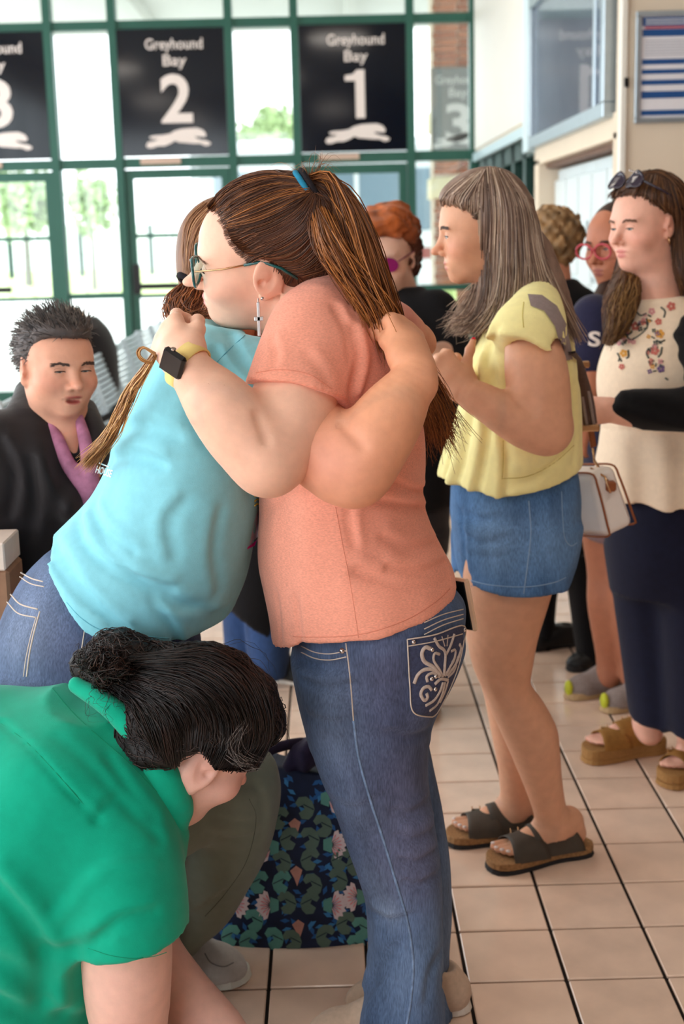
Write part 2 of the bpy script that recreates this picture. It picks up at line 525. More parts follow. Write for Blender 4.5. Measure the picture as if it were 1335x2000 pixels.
# floor: grout bed + tiles
fl = MB().box((LX-0.1, -4.1, -0.14), (4.3, WY+0.1, -0.007)).build('floor', M_grout, kind='structure')
TS = 0.2032; TX0 = 1.23111*TS; TY0 = 12.12466*TS
gap = 0.0075
t0 = MB().box((-(TS-gap)/2, -(TS-gap)/2, -0.008), ((TS-gap)/2, (TS-gap)/2, 0.0), bev=0.0022)
v = np.concatenate(t0.v); me_t = [mesh('tile', v, [np.concatenate(q) for q in t0.f.values()], smooth=False) for _ in range(2)]
me_t[0].materials.append(M_tile); me_t[1].materials.append(M_tile2)
cells = []
for i in range(-30, 22):
    for j in range(-32, 50):
        x = TX0+(i+0.5)*TS; y = TY0+(j+0.5)*TS
        if x < LX or x > 4.2 or y < -4 or y > WY-0.1: continue
        if y > PY-0.1 and x > RX-0.1: continue
        d = np.array([x, y, 0])-CAMC; zc = d@CAMF
        vis = -1
        if zc > 1.0:
            px = 667.5+CF*(d@CAMR)/zc; py = 1000-CF*(d@CAMU)/zc
            if -90 < px < 1430 and py < 2090:
                vis = (3.0/zc)**2*(1.0 if px > 360 else 0.25)
                if px < 330 and py > 1250: vis = 0.001
        cells.append((vis, x, y))
cells.sort(reverse=True)
for n, (vis, x, y) in enumerate(cells[:300]):
    o = bpy.data.objects.new('tile', me_t[n*7 % 2]); COL.objects.link(o)
    o.parent = fl; o.location = np.array([x, y, 0.0])-WLOC[fl]
rest = MB()
for vis, x, y in cells[300:]:
    rest.box((x-(TS-gap)/2, y-(TS-gap)/2, -0.008), (x+(TS-gap)/2, y+(TS-gap)/2, 0.0))
rest.build('floor_tiles', M_tile, fl, kind='stuff')

# shell of the room
MB().box((LX-0.1, -4.2, CZ), (4.4, WY+0.2, CZ+0.15)).build('ceiling', M_ceil, kind='structure')
M_darkwall = mat('dark_unseen_wall', srgb(120, 92, 72), rough=0.6, noise=0.2, nscale=6, stretch=(1, 1, 0.1))  # unseen walls coloured dark brown to cut bounced light
MB().box((-0.6, -4.2, -0.14), (4.4, -4.05, CZ)).box((LX-0.1, -4.2, -0.14), (-0.6, -4.05, 0.5)).box((LX-0.1, -4.2, 3.6), (-0.6, -4.05, CZ)).build('wall_back', M_darkwall, kind='structure')
bw_ = MB()
for x in (-4.5, -3.2, -1.9, -0.65): bw_.box((x-0.05, -4.18, 0.5), (x+0.05, -4.08, 3.6))
bw_.build('window_frame_back', M_green, kind='structure')
MB().box((4.25, -4.1, -0.14), (4.4, PY+0.15, CZ)).build('wall_right', M_darkwall, kind='structure')
MB().box((RX, PY, -0.14), (4.3, PY+0.14, CZ)).build('wall_notice', M_wall, kind='structure')
# left wall: a long ribbon of tall windows
wl = MB().box((LX-0.12, -4.1, -0.14), (LX, WY, 0.45)).box((LX-0.12, -4.1, 3.75), (LX, WY, CZ))
wl.build('wall_left', M_wall, kind='structure')
lw = MB()
for y in np.arange(-4.0, WY+0.1, 1.6): lw.box((LX-0.1, y-0.05, 0.45), (LX-0.02, y+0.05, 3.75))
lw.build('window_frame_left', M_green, kind='structure')

# right wall between the notice wall and the window wall, with its openings
Yn, Yf = PY+0.14, WY
rw = MB()
rw.box((RX, 8.70, 2.15), (RX+0.14, Yf, CZ))                 # white upper panel area
rw.box((RX, Yn-0.02, 2.86), (RX+0.14, 8.70, CZ))
rw.box((RX, Yn-0.02, 1.905), (RX+0.14, 8.62, 2.02))         # cream band under the display
rw.box((RX, 8.46, 0), (RX+0.14, 8.62, 1.93))                # post beside lockers
rw.box((RX, Yn-0.02, 0), (RX+0.14, 6.29, 1.93))
rw.box((RX, 8.62, 0), (RX+0.14, Yf, 0.12))
rw.build('wall_side', M_wall, kind='structure')
MB().box((RX+0.60, Yn-0.02, -0.1), (RX+0.72, Yf, CZ)).build('wall_recess', M_white, kind='structure')
MB().box((RX-0.015, 8.78, 2.20), (RX-0.001, 11.9, 4.2)).build('wall_panel', M_white, kind='structure')
MB().box((RX-0.03, 8.70, 2.10), (RX, 11.95, 2.17)).build('trim_1', mat('pale_blue_trim', srgb(190, 214, 220), rough=0.4, noise=0.03), kind='structure')
MB().box((RX-0.05, 8.58, 1.99), (RX+0.05, 8.80, CZ)).build('trim_2', mat('pale_blue_post', srgb(205, 226, 232), rough=0.35, noise=0.03), kind='structure')
MB().box((RX-0.012, Yn-0.16, 0), (RX+0.01, Yn-0.10, CZ)).build('trim_3', M_white, kind='structure')
# glazed dark-green screen under the white panel
gs = MB()
for y in (8.66, 9.2, 9.75, 10.3, 10.85, 11.4, 11.95): gs.box((RX+0.02, y-0.06, 0.1), (RX+0.1, y+0.06, 2.12))
gs.box((RX+0.02, 8.6, 1.98), (RX+0.1, Yf, 2.12)).box((RX+0.02, 8.6, 0.98), (RX+0.1, Yf, 1.06)).box((RX+0.02, 8.6, 0.1), (RX+0.1, Yf, 0.25))
gw = gs.build('window_7', M_greend, kind='structure')
for y in (8.66, 9.2, 9.75, 10.3, 10.85, 11.4):
    MB().box((RX+0.055, y+0.06, 0.25), (RX+0.063, y+0.49, 1.98)).build('pane', M_glass, gw)

# ------------------------------------------------------------------ window wall
MX = [-4.42, -3.87, -3.32, -2.32, -1.77, -0.78, -0.22, 0.77, 1.315]
def rail(m, x0, x1, z, h=0.07, dy=0.09): m.box((x0, WY-dy/2, z-h/2), (x1, WY+dy/2, z+h/2))
def pane(x0, x1, z0, z1, par): MB().box((x0, WY-0.006, z0), (x1, WY+0.006, z1)).build('pane', M_glass, par)
doorbays = {2: 3, 4: 2, 6: 1}
wn = 0
for b in range(8):
    x0, x1 = MX[b], MX[b+1]
    m = MB()
    m.box((x1-0.035, WY-0.07, 0), (x1+0.035, WY+0.07, CZ))
    if b == 0: m.box((x0-0.035, WY-0.07, 0), (x0+0.035, WY+0.07, CZ))
    xi0, xi1 = x0+0.035, x1-0.035
    rail(m, xi0, xi1, 3.305, 0.075); rail(m, xi0, xi1, 2.165, 0.085)
    rail(m, xi0, xi1, CZ-0.03, 0.06)
    if b not in doorbays:
        rail(m, xi0, xi1, 1.03, 0.05); rail(m, xi0, xi1, 0.06, 0.12); rail(m, xi0, xi1, 0.57, 0.03, 0.05)
    wn += 1
    w = m.build('window_%d' % wn, M_green, kind='structure')
    pane(xi0, xi1, 3.345, CZ-0.06, w); 
    if b not in doorbays:
        pane(xi0, xi1, 2.21, 3.265, w); pane(xi0, xi1, 1.055, 2.12, w); pane(xi0, xi1, 0.585, 1.005, w); pane(xi0, xi1, 0.12, 0.555, w)
    else:
        dn = doorbays[b]
        d = MB()
        st = 0.075
        d.box((xi0+0.005, WY-0.03, 0.02), (xi0+st, WY+0.03, 2.11)).box((xi1-st, WY-0.03, 0.02), (xi1-0.005, WY+0.03, 2.11))
        d.box((xi0+st, WY-0.03, 2.03), (xi1-st, WY+0.03, 2.11)).box((xi0+st, WY-0.03, 0.02), (xi1-st, WY+0.03, 0.2))
        d.box((xi0+st, WY-0.02, 1.525), (xi1-st, WY+0.02, 1.56)).box((xi0+st, WY-0.02, 1.0), (xi1-st, WY+0.02, 1.035))
        do = d.build('door_%d' % dn, M_green, kind='structure')
        for z0, z1 in ((0.2, 1.0), (1.035, 1.525), (1.56, 2.03)): pane(xi0+st, xi1-st, z0, z1, do)
        MB().box((xi0+st, WY-0.075, 1.08), (xi1-st-0.35, WY-0.045, 1.13)).box((xi0+st-0.04, WY-0.08, 1.04), (xi0+st+0.02, WY-0.03, 1.30)).build('push_bar', M_black, do)
        MB().box((xi0+0.15, WY-0.06, 2.15), (xi0+0.5, WY-0.045, 2.2)).build('closer', mat('closer_%d' % dn, srgb(206, 178, 160), rough=0.5, noise=0.05), do)

# ------------------------------------------------------------------ lettering
def text_mesh(s, offset=0.0):
    cu = bpy.data.curves.new('t', 'FONT'); cu.body = s; cu.align_x = 'CENTER'; cu.align_y = 'CENTER'
    cu.size = 1.0; cu.extrude = 0.02; cu.offset = offset; cu.resolution_u = 4
    ob = bpy.data.objects.new('t', cu); COL.objects.link(ob)
    bpy.context.view_layer.update()
    me = bpy.data.meshes.new_from_object(ob.evaluated_get(bpy.context.evaluated_depsgraph_get()))
    bpy.data.objects.remove(ob)
    n = len(me.vertices); a = np.zeros(n*3); me.vertices.foreach_get('co', a); a = a.reshape(-1, 3)
    fs = [list(p.vertices) for p in me.polygons]
    a[:, 0] -= (a[:, 0].max()+a[:, 0].min())/2; a[:, 1] -= (a[:, 1].max()+a[:, 1].min())/2
    return a, fs
def put_text(s, name, c, width, height, m, parent, right=(1, 0, 0), up=(0, 0, 1), out=(0, -1, 0), th=0.004, offset=0.0, clipx=None):
    a, fs = text_mesh(s, offset)
    w = a[:, 0].max()-a[:, 0].min(); h = a[:, 1].max()-a[:, 1].min()
    zz = a[:, 2].max() or 1
    q = np.array(c)+a[:, :1]/w*width*np.array(right)+a[:, 1:2]/h*height*np.array(up)+a[:, 2:3]/zz*th*np.array(out)
    by = {}
    for f in fs: by.setdefault(len(f), []).append(f)
    return obj(name, q, [np.array(x) for x in by.values()], m, parent, smooth=False)
DOG = np.array([(822,655),(808,636),(780,625),(745,625),(700,628),(665,636),(640,650),(605,655),(560,657),(540,662),(545,672),(585,674),(560,683),(530,688),(521,705),(530,716),(550,716),(580,707),(610,708),(635,700),(655,690),(665,683),(685,692),(715,695),(760,700),(790,700),(815,712),(838,708),(843,698),(825,687),(795,682),(770,672),(765,664),(800,668),(818,668)], float)
DOG = (DOG-np.array([682, 670]))*np.array([1, -1])/322.0
def bay_sign(xa, xb, num, label, y=WY-0.06, z0=2.215, z1=3.265, mm=None, lm=None, s=None):
    cx = (xa+xb)/2; s = s or (xb-xa)/0.92
    t = thing('bay_sign', label, 'sign', (cx, y, z0), group='bay signs in the window wall')
    MB().box((xa, y-0.012, z0), (xb, y+0.012, z1), bev=0.003).build('panel', mm or M_ink, t)
    f = y-0.0125; lm = lm or M_letter
    ox = 0.03*s if (xb-xa) > 0.7 else 0.0
    put_text('Greyhound', 'lettering', (cx+ox, f, z1-0.14*s), 0.49*s, 0.118*s, lm, t, offset=0.012)
    put_text('Bay', 'lettering', (cx+ox, f, z1-0.275*s), 0.20*s, 0.12*s, lm, t, offset=0.012)
    if num == '1':
        one = np.array([(-0.10, 0.11), (-0.10, 0.155), (-0.03, 0.165), (0.005, 0.20), (0.07, 0.20), (0.07, -0.20), (-0.01, -0.20), (-0.01, 0.11)])*s
        MB().prism(one[::-1], lambda p, tt: np.array([cx+ox+p[0], f-tt, z1-0.575*s+p[1]]), 0.0, 0.004).build('number', lm, t)
    else: put_text(num, 'number', (cx+ox, f, z1-0.575*s), 0.27*s, 0.405*s, lm, t, offset=0.025)
    MB().prism(DOG, lambda p, tt: np.array([cx+ox+p[0]*0.56*s, f-tt, z0+0.15*s+p[1]*0.56*s]), 0.0, 0.004).build('running_dog_emblem', lm, t)
    return t
for b, num, lab in ((2, '3', 'black bay sign with white number 3, cut by the left edge of the photo'), (4, '2', 'black bay sign with white number 2 above the middle glass door'), (6, '1', 'black bay sign with white number 1 above the right glass door')):
    bay_sign(MX[b]+0.036, MX[b+1]-0.036, num, lab)

# ------------------------------------------------------------------ outside
M_pave = mat('pavement', srgb(222, 222, 216), rough=0.8, noise=0.06, nscale=2)
MB().box((-60, WY+0.1, -0.2), (60, 130, -0.06)).build('ground_outside', M_pave, kind='structure')
MB().box((-60, 40, -0.059), (60, 78, -0.05)).build('lawn', mat('lawn_grass', srgb(190, 204, 140), rough=0.9, noise=0.2, nscale=1.5), label='pale lawn beyond the bus bays', cat='grass', kind='stuff')
M_soff = mat('soffit', srgb(206, 206, 200), rough=0.8, noise=0.03, nscale=3)
cn = thing('bus_canopy', 'white flat canopy over the bus bays outside', 'canopy', (0, 14.5, 4.0))
MB().box((-7, WY+0.1, 4.05), (7, 17.2, 4.2)).build('soffit', M_soff, cn)
MB().box((-7, 17.2, 4.0), (7, 17.35, 4.6)).build('fascia', M_soff, cn)
for x in (-4.2, -2.0, 0.35, 2.5): MB().box((x-0.06, WY+0.12, 3.9), (x+0.06, 17.2, 4.05)).build('beam', M_soff, cn)
for x in (-3.0, -0.5, 1.2): MB().tube([(x, 14.2, 4.05), (x, 14.2, 4.02)], 0.11, 14).build('downlight', M_letter, cn)
# brick pier outside with a grey panel added for a mirrored sign
M_brick = mat('brick', srgb(172, 112, 84), rough=0.85, noise=0.25, nscale=14)
M_brick2 = mat('brick_b', srgb(158, 98, 74), rough=0.85, noise=0.25, nscale=14)
M_mortar = mat('mortar', srgb(214, 196, 176), rough=0.9, noise=0.1)
bx0, bx1, by0 = 1.12, 1.62, 14.0
pier = thing('brick_pier', 'red brick pier with pale stone bands outside the window wall', 'pillar', ((bx0+bx1)/2, by0+0.25, -0.06))
MB().box((bx0+0.01, by0+0.01, -0.06), (bx1-0.01, by0+0.5, 3.88)).build('core', M_mortar, pier)
bh, bw = 0.066, 0.2
bm1 = mesh('brick', *(lambda q: (np.concatenate(q.v), [np.concatenate(a) for a in q.f.values()]))(MB().box((-0.118, -0.012, -0.028), (0.118, 0.012, 0.028), bev=0.003)), smooth=False)
bm2 = bm1.copy(); bm1.materials.append(M_brick); bm2.materials.append(M_brick2)
r = 0; z = -0.02
while z < 3.8:
    if not (2.52 < z < 2.72 or 1.85 < z < 2.05):
        for c in range(2):
            o = bpy.data.objects.new('brick', (bm1, bm2)[(r*3+c*5+(r//3)) % 2]); COL.objects.link(o); o.parent = pier
            o.location = np.array([bx0+0.125+c*0.25+(0.02 if r % 2 else -0.0), by0, z+0.03])-WLOC[pier]
    r += 1; z += bh
M_stone = mat('pale_stone', srgb(226, 214, 178), rough=0.8, noise=0.06)
for z0, z1 in ((2.52, 2.73), (1.85, 2.06)): MB().box((bx0-0.02, by0-0.03, z0), (bx1+0.02, by0+0.52, z1), bev=0.008).build('stone_band', M_stone, pier)
sx0, sx1 = W(842, 220, 13.93)[0], W(946, 220, 13.93)[0]
bay_sign(sx0, sx1, '3', 'grey panel for a mirrored bay sign with number 3 on the brick pier outside', y=13.93, z0=W(880, 302, 13.93)[2], z1=W(880, 132, 13.93)[2], s=0.93,
         mm=mat('mirrored_sign', srgb(118, 120, 118), rough=0.4, noise=0.05), lm=mat('mirrored_letter', srgb(196, 194, 190), rough=0.6, noise=0.02))
# parked coach
M_bus = mat('coach_paint', srgb(232, 238, 240), rough=0.25, spec=0.5, noise=0.02)
M_busg = mat('coach_glass', srgb(128, 150, 165), rough=0.08, spec=0.6, noise=0.05)
bus = thing('coach', 'white and pale blue coach parked behind the glass doors', 'bus', (0.0, 19.0, -0.06))
MB().box((-1.75, 18.0, 0.3), (6.5, 20.4, 2.75), bev=0.12).build('body', M_bus, bus)
MB().box((-1.45, 17.96, 1.55), (6.0, 18.02, 2.35), bev=0.02).build('side_windows', M_busg, bus)
MB().box((-1.70, 17.97, 1.18), (6.4, 18.0, 1.32)).build('stripe', mat('coach_stripe', srgb(150, 84, 80), rough=0.4, noise=0.05), bus)
for x in (-0.7, 0.4, 1.5, 2.6, 3.7): MB().box((x, 17.945, 1.5), (x+0.06, 17.99, 2.4)).build('window_post', M_bus, bus)
for x in (-0.6, 4.6): MB().tube([(x, 17.95, 0.42), (x, 18.25, 0.42)], 0.48, 20, ref=(1, 0, 0.1)).build('wheel', M_black, bus)
# pale fence, posts, trees
fe = thing('pale_fence', 'long pale board fence beyond the lawn', 'fence', (0, 79, 0))
M_fence = mat('fence_white', srgb(226, 232, 230), rough=0.7, noise=0.05)
for i in range(16): MB().box((-22+i*2.6, 79, 0), (-22+i*2.6+2.5, 79.12, 2.5)).build('panel', M_fence, fe)
for i in range(6):
    MB().tube([(-17.0+i*3.1, 60, 0), (-17.0+i*3.1, 60, 2.2)], 0.14, 8).build('fence_post', M_greend, None, label='slim dark post, number %s from the left along the lawn' % ('one', 'two', 'three', 'four', 'five', 'six')[i], cat='post', group='dark posts along the lawn')
def leafball(c, r, n, seed, size):
    rg = np.random.default_rng(seed)
    d = rg.normal(0, 1, (n, 3)); d /= np.linalg.norm(d, axis=1)[:, None]
    rad = rg.random((n, 1))**0.4
    p = np.array(c)+d*rad*np.array(r)*(0.85+0.3*np.sin(d[:, :1]*5+d[:, 1:2]*4+seed))
    a = rg.normal(0, 1, (n, 3)); a /= np.linalg.norm(a, axis=1)[:, None]
    b = np.cross(a, rg.normal(0, 1, (n, 3))); b /= np.linalg.norm(b, axis=1)[:, None]
    s = size*(0.6+0.8*rg.random((n, 1)))
    v = np.stack([p-a*s, p+b*s*0.5, p+a*s, p-b*s*0.5], 1).reshape(-1, 3)
    return v, np.arange(n*4).reshape(-1, 4)
M_leaf = mat('leaf_green', srgb(168, 188, 142), rough=0.7, noise=0.3, nscale=2)
M_bark = mat('bark', srgb(96, 92, 80), rough=0.9, noise=0.2)
def tree(px, py, Y, rpx, n, seed, label, trunk=True, rz=1.0):
    c = W(px, py, Y); r = rpx*Y/CF
    t = thing('tree', label, 'tree', (c[0], Y, 0), group='trees outside the windows')
    v, f = leafball(c, (r, r, r*rz), n, seed, r*0.16)
    obj('crown', v, f, M_leaf, t, smooth=False)
    if trunk: MB().tube([(c[0], Y, -0.045), (c[0]+0.02, Y, c[2]*0.5), (c[0], Y, c[2])], [r*0.12, r*0.09, r*0.05], 8).build('trunk', M_bark, t)
tree(175, 395, 44, 50, 1300, 3, 'young tree with slim trunk seen left of the middle door', rz=1.2)
tree(45, 395, 50, 70, 1500, 4, 'leafy tree seen through the left glass door', rz=0.9)
tree(535, 245, 85, 40, 1200, 5, 'distant tree top between the two signs numbered 2 and 1')
tree(490, 270, 88, 36, 900, 6, 'smaller distant tree top right of the sign numbered 2')
tree(575, 260, 90, 34, 900, 8, 'distant tree top just left of the sign numbered 1')

# ------------------------------------------------------------------ display case, notice, lockers on the right
M_case = mat('display_grey', srgb(150, 154, 158), rough=0.12, spec=0.6, noise=0.08, nscale=3)
dc = thing('display_case', 'grey glazed display case in silver frame high on the side wall', 'display case', (RX, 7.4, 2.02))
MB().box((RX-0.02, 6.36, 2.06), (RX+0.06, 8.5, 2.84)).build('back_panel', M_case, dc)
for n_, lo, hi in (('bottom', (RX-0.05, 6.3, 2.0), (RX+0.02, 8.58, 2.07)), ('top', (RX-0.05, 6.3, 2.82), (RX+0.02, 8.58, 2.9)), ('end', (RX-0.05, 6.3, 2.07), (RX+0.02, 6.37, 2.82)), ('end', (RX-0.05, 8.5, 2.07), (RX+0.02, 8.58, 2.82)), ('mullion', (RX-0.035, 6.58, 2.07), (RX+0.01, 6.63, 2.82))):
    MB().box(lo, hi, bev=0.005).build('frame_'+n_, M_metal, dc)
MB().box((RX-0.032, 6.37, 2.07), (RX-0.028, 8.5, 2.82)).build('glass', glassmat('case_glass', (0.95, 0.97, 1.0), 0.15), dc)
# notice frame
nx0, nx1, nz0, nz1 = 1.378, 1.80, 1.955, 2.425
nt_ = thing('framed_notice', 'framed blue and white printed notice on the cream wall', 'poster', ((nx0+nx1)/2, PY, nz0))
yb = PY-0.004
for lo, hi in (((nx0, nz0), (nx1, nz0+0.022)), ((nx0, nz1-0.022), (nx1, nz1)), ((nx0, nz0+0.022), (nx0+0.022, nz1-0.022)), ((nx1-0.022, nz0+0.022), (nx1, nz1-0.022))):
    MB().box((lo[0], yb-0.02, lo[1]), (hi[0], yb, hi[1]), bev=0.003).build('frame', M_metal, nt_)
MB().box((nx0+0.02, yb-0.006, nz0+0.02), (nx1-0.02, yb, nz1-0.02)).build('sheet', mat('paper', srgb(232, 230, 234), rough=0.5, noise=0.02), nt_)
M_blue = mat('print_blue', srgb(28, 78, 138), rough=0.5, noise=0.06, nscale=30)
M_red = mat('print_red', srgb(186, 74, 84), rough=0.5, noise=0.05)
M_tx = mat('print_grey', srgb(186, 188, 196), rough=0.6, noise=0.05)
x0, x1 = nx0+0.03, nx1-0.03
for a, b in ((0.025, 0.062), (0.075, 0.105), (0.2, 0.222), (0.243, 0.262), (0.287, 0.308), (0.335, 0.365), (0.415, 0.437)):
    MB().box((x0, yb-0.0085, nz1-b), (x1, yb-0.006, nz1-a)).build('print_band', M_blue, nt_)
MB().box((x0+0.01, yb-0.0085, nz1-0.073), (x1, yb-0.006, nz1-0.064)).build('print_line', M_red, nt_)
for k in range(2): MB().box((x0+0.012, yb-0.0095, nz1-0.041-k*0.014), (x1-0.02, yb-0.0085, nz1-0.033-k*0.014)).build('print_line', M_tx, nt_)
for k in range(6): MB().box((x0+0.012, yb-0.0085, nz1-0.125-k*0.012), (x1-0.02, yb-0.006, nz1-0.120-k*0.012)).build('print_line', M_tx, nt_)
MB().box((RX+0.0, PY-0.02, 2.11), (RX+0.02, PY-0.0, 2.15)).build('wall_switch', M_black, label='tiny black box at the cream wall corner', cat='switch')
# lockers
M_lock = mat('locker_white', srgb(216, 226, 228), rough=0.4, noise=0.03, nscale=6)
M_slot = mat('locker_slot', srgb(150, 160, 166), rough=0.5, noise=0.03)
lk = MB()
ypos = [8.44, 8.05, 7.66, 7.27, 6.88, 6.49]
words = ('fifth', 'fourth', 'third', 'second', 'nearest')
for i in range(5):
    y1, y0 = ypos[i], ypos[i+1]
    t = thing('locker', 'white steel locker under the display case, %s from the cream wall corner' % words[i], 'locker', (RX+0.34, (y0+y1)/2, 0.0), group='lockers in the recess')
    zb = 1.15 if i == 2 else 0.0
    MB().box((RX+0.12, y0+0.004, zb), (RX+0.58, y1-0.004, 1.86)).build('body', M_lock, t)
    for z0, z1 in (((1.2, 1.8),) if i == 2 else ((0.05, 0.62), (0.65, 1.22), (1.25, 1.8))):
        dd = MB().box((RX+0.095, y0+0.02, z0), (RX+0.12, y1-0.02, z1), bev=0.004).build('door', M_lock, t)
        MB().box((RX+0.088, y0+0.07, (z0+z1)/2-0.09), (RX+0.096, y0+0.10, (z0+z1)/2+0.05)).build('handle', M_slot, dd)
    if i == 2: MB().box((RX+0.15, y0+0.03, 0.0), (RX+0.57, y1-0.03, zb)).build('niche_back', M_brown, t)
MB().box((RX+0.06, 6.29, 0), (RX+0.14, 6.40, 1.90)).build('trim_4', M_brown, kind='structure')
MB().box((RX+0.05, 6.29, 1.875), (RX+0.16, 8.47, 1.907)).build('trim_5', M_brown, kind='structure')

# ------------------------------------------------------------------ ceiling lamps (dome pendants and strip panels of the hall)
M_lampon = mat('lamp_diffuser', (0.9, 0.85, 0.75), emit=(1.0, 0.86, 0.70), estr=1.5, rough=0.6, noise=0.01)
M_lampm = mat('lamp_metal', srgb(190, 150, 120), rough=0.4, metal=0.6, noise=0.05)
k = 0
LW = ('left of the hugging pair', 'above the wire seats', 'over the middle of the hall', 'right above the photographer', 'behind and left of the photographer', 'right of the standing group', 'nearest the window wall')
for (lx, ly) in ((-2.6, 2.2), (-2.6, 6.2), (-0.6, 5.0), (0.2, 0.2), (-2.4, -1.6), (2.4, 2.6), (0.2, 8.4)):
    t = thing('pendant_lamp', 'dome pendant lamp hanging from the ceiling '+LW[k], 'lamp', (lx, ly, 3.55), group='pendant lamps of the hall')
    k += 1
    MB().tube([(lx, ly, CZ), (lx, ly, 3.86)], 0.012, 8).build('rod', M_lampm, t)
    MB().tube([(lx, ly, 3.9), (lx, ly, 3.86), (lx, ly, 3.78), (lx, ly, 3.70), (lx, ly, 3.66)], [0.05, 0.12, 0.22, 0.33, 0.36], 24, ref=(1, 0, 0.1)).build('shade', M_lampm, t, smooth=True)
    MB().tube([(lx, ly, 3.658), (lx, ly, 3.64)], [0.33, 0.31], 24, ref=(1, 0, 0.1)).build('diffuser', M_lampon, t)
    ld = bpy.data.lights.new('pendant_light', 'AREA'); ld.shape = 'DISK'; ld.size = 0.66; ld.energy = 6; ld.color = (1.0, 0.92, 0.84)
    lo_ = bpy.data.objects.new('pendant_light', ld); COL.objects.link(lo_); lo_.parent = t; lo_.location = (0, 0, 3.63-3.55)

# ------------------------------------------------------------------ row of wire seats
M_wire = mat('wire_silver', srgb(202, 216, 224), rough=0.35, metal=0.25, noise=0.04)
sx = -1.02
def seat(y, label):
    t = thing('waiting_seat', label, 'chair', (sx, y, 0), group='wire seats in the waiting row')
    w = 0.27
    for k in range(19):
        z = 0.46+k*0.0265; x = sx-0.02-k*0.0075
        MB().tube([(x, y-w, z), (x+0.008, y, z), (x, y+w, z)], 0.0108, 6, ref=(0, 0, 1)).build('back_slat', M_wire, t)
    for k in range(10):
        MB().tube([(sx+0.02+k*0.045, y-w, 0.43), (sx+0.02+k*0.045, y, 0.42), (sx+0.02+k*0.045, y+w, 0.43)], 0.0075, 6, ref=(0, 0, 1)).build('seat_slat', M_wire, t)
    for s in (-1, 1):
        MB().tube([(sx+0.44, y+s*w, 0.43), (sx, y+s*w, 0.43), (sx-0.16, y+s*w, 0.955)], 0.011, 6, ref=(0, 1, 0)).build('side_rod', M_wire, t)
    MB().tube([(sx+0.2, y-w, 0.40), (sx+0.2, y+w, 0.40)], 0.03, 8, ref=(0, 0, 1)).build('beam', M_metal, t)
    MB().tube([(sx+0.2, y, 0.40), (sx+0.2, y, 0.0)], 0.025, 8, ref=(1, 0, 0)).build('leg', M_metal, t)
    th = np.linspace(0.15*np.pi, 1.05*np.pi, 10)
    MB().tube([(sx+0.17+0.25*np.cos(a), y-w-0.02, 0.60+0.17*np.sin(a)) for a in th], 0.016, 8, ref=(0, 1, 0)).build('arm_loop', M_black, t)
ow = ('nearest', 'second nearest', 'third', 'fourth', 'fifth', 'sixth', 'seventh', 'farthest')
for i in range(8): seat(5.0+i*0.6, 'silver wire waiting seat with black loop arm, %s of its row' % ow[i])

# lime utility box outside, beside the pier
lc = W(868, 585, 13.4)
ub = thing('utility_box', 'lime green plastic box on a grey stand seen low through the window', 'box', (lc[0], 13.4, -0.06))
MB().box((lc[0]-0.11, 13.3, lc[2]-0.11), (lc[0]+0.11, 13.5, lc[2]+0.11), bev=0.03).build('box', mat('lime_plastic', srgb(206, 228, 150), rough=0.5, noise=0.05), ub)
MB().box((lc[0]-0.03, 13.37, -0.06), (lc[0]+0.03, 13.43, lc[2]-0.1)).build('stand', M_metal, ub)
# ================================================================== building people
def _ev(S, P):
    x, y, z = P[..., 0], P[..., 1], P[..., 2]
    F = np.full(x.shape, 1.0)
    for kind, fn, l, u, k in S.ops:
        d = fn(x, y, z)
        if kind == 'u':
            if k > 0:
                h_ = np.maximum(k-np.abs(F-d), 0)/k; F = np.minimum(F, d)-h_*h_*k*0.25
            else: F = np.minimum(F, d)
        elif kind in ('s', 'c'):
            e = -d if kind == 's' else d
            if k > 0:
                h_ = np.maximum(k-np.abs(F-e), 0)/k; F = np.maximum(F, e)+h_*h_*k*0.25
            else: F = np.maximum(F, e)
        else: F = F+d
    return F
def hit(S, pts, Y0, Y1, off=0.001, n=90):
    """surface points of S seen under the given frame points, lifted off by off"""
    pts = np.asarray(pts, float)
    D = CAMF+CAMR*((pts[:, :1]-667.5)/CF)+CAMU*((1000-pts[:, 1:2])/CF)
    ts = np.linspace(Y0, Y1, n)
    P = CAMC+D[:, None]*(ts[None, :, None]/D[:, None, 1:2])
    F = _ev(S, P)
    neg = F < 0
    i = np.where(neg.any(1), neg.argmax(1), F.argmin(1)); i = np.clip(i, 1, n-1)
    r = np.arange(len(pts)); a, b = F[r, i-1], F[r, i]
    q = np.where(neg.any(1), np.clip(a/(a-b+1e-9), 0, 1), 1.0)
    t = ts[i-1]+(ts[i]-ts[i-1])*q
    dn = np.linalg.norm(D, axis=1, keepdims=True)
    return CAMC+D*(t[:, None]/D[:, 1:2])-D/dn*off
def pline(pts, n):
    return resample(np.asarray(pts, float), n)
def on_tube(S, pts, Y0, Y1, r, name, m, parent, n=40, off=0.0, flat=1.0, closed=False, sides=5, **kw):
    q = pline(list(pts)+([pts[0]] if closed else []), n)
    P = hit(S, q, Y0, Y1, off)
    return MB().tube(P, r, sides, ref=(0.1, -0.95, 0.2), flat=flat).build(name, m, parent, smooth=True, **kw)
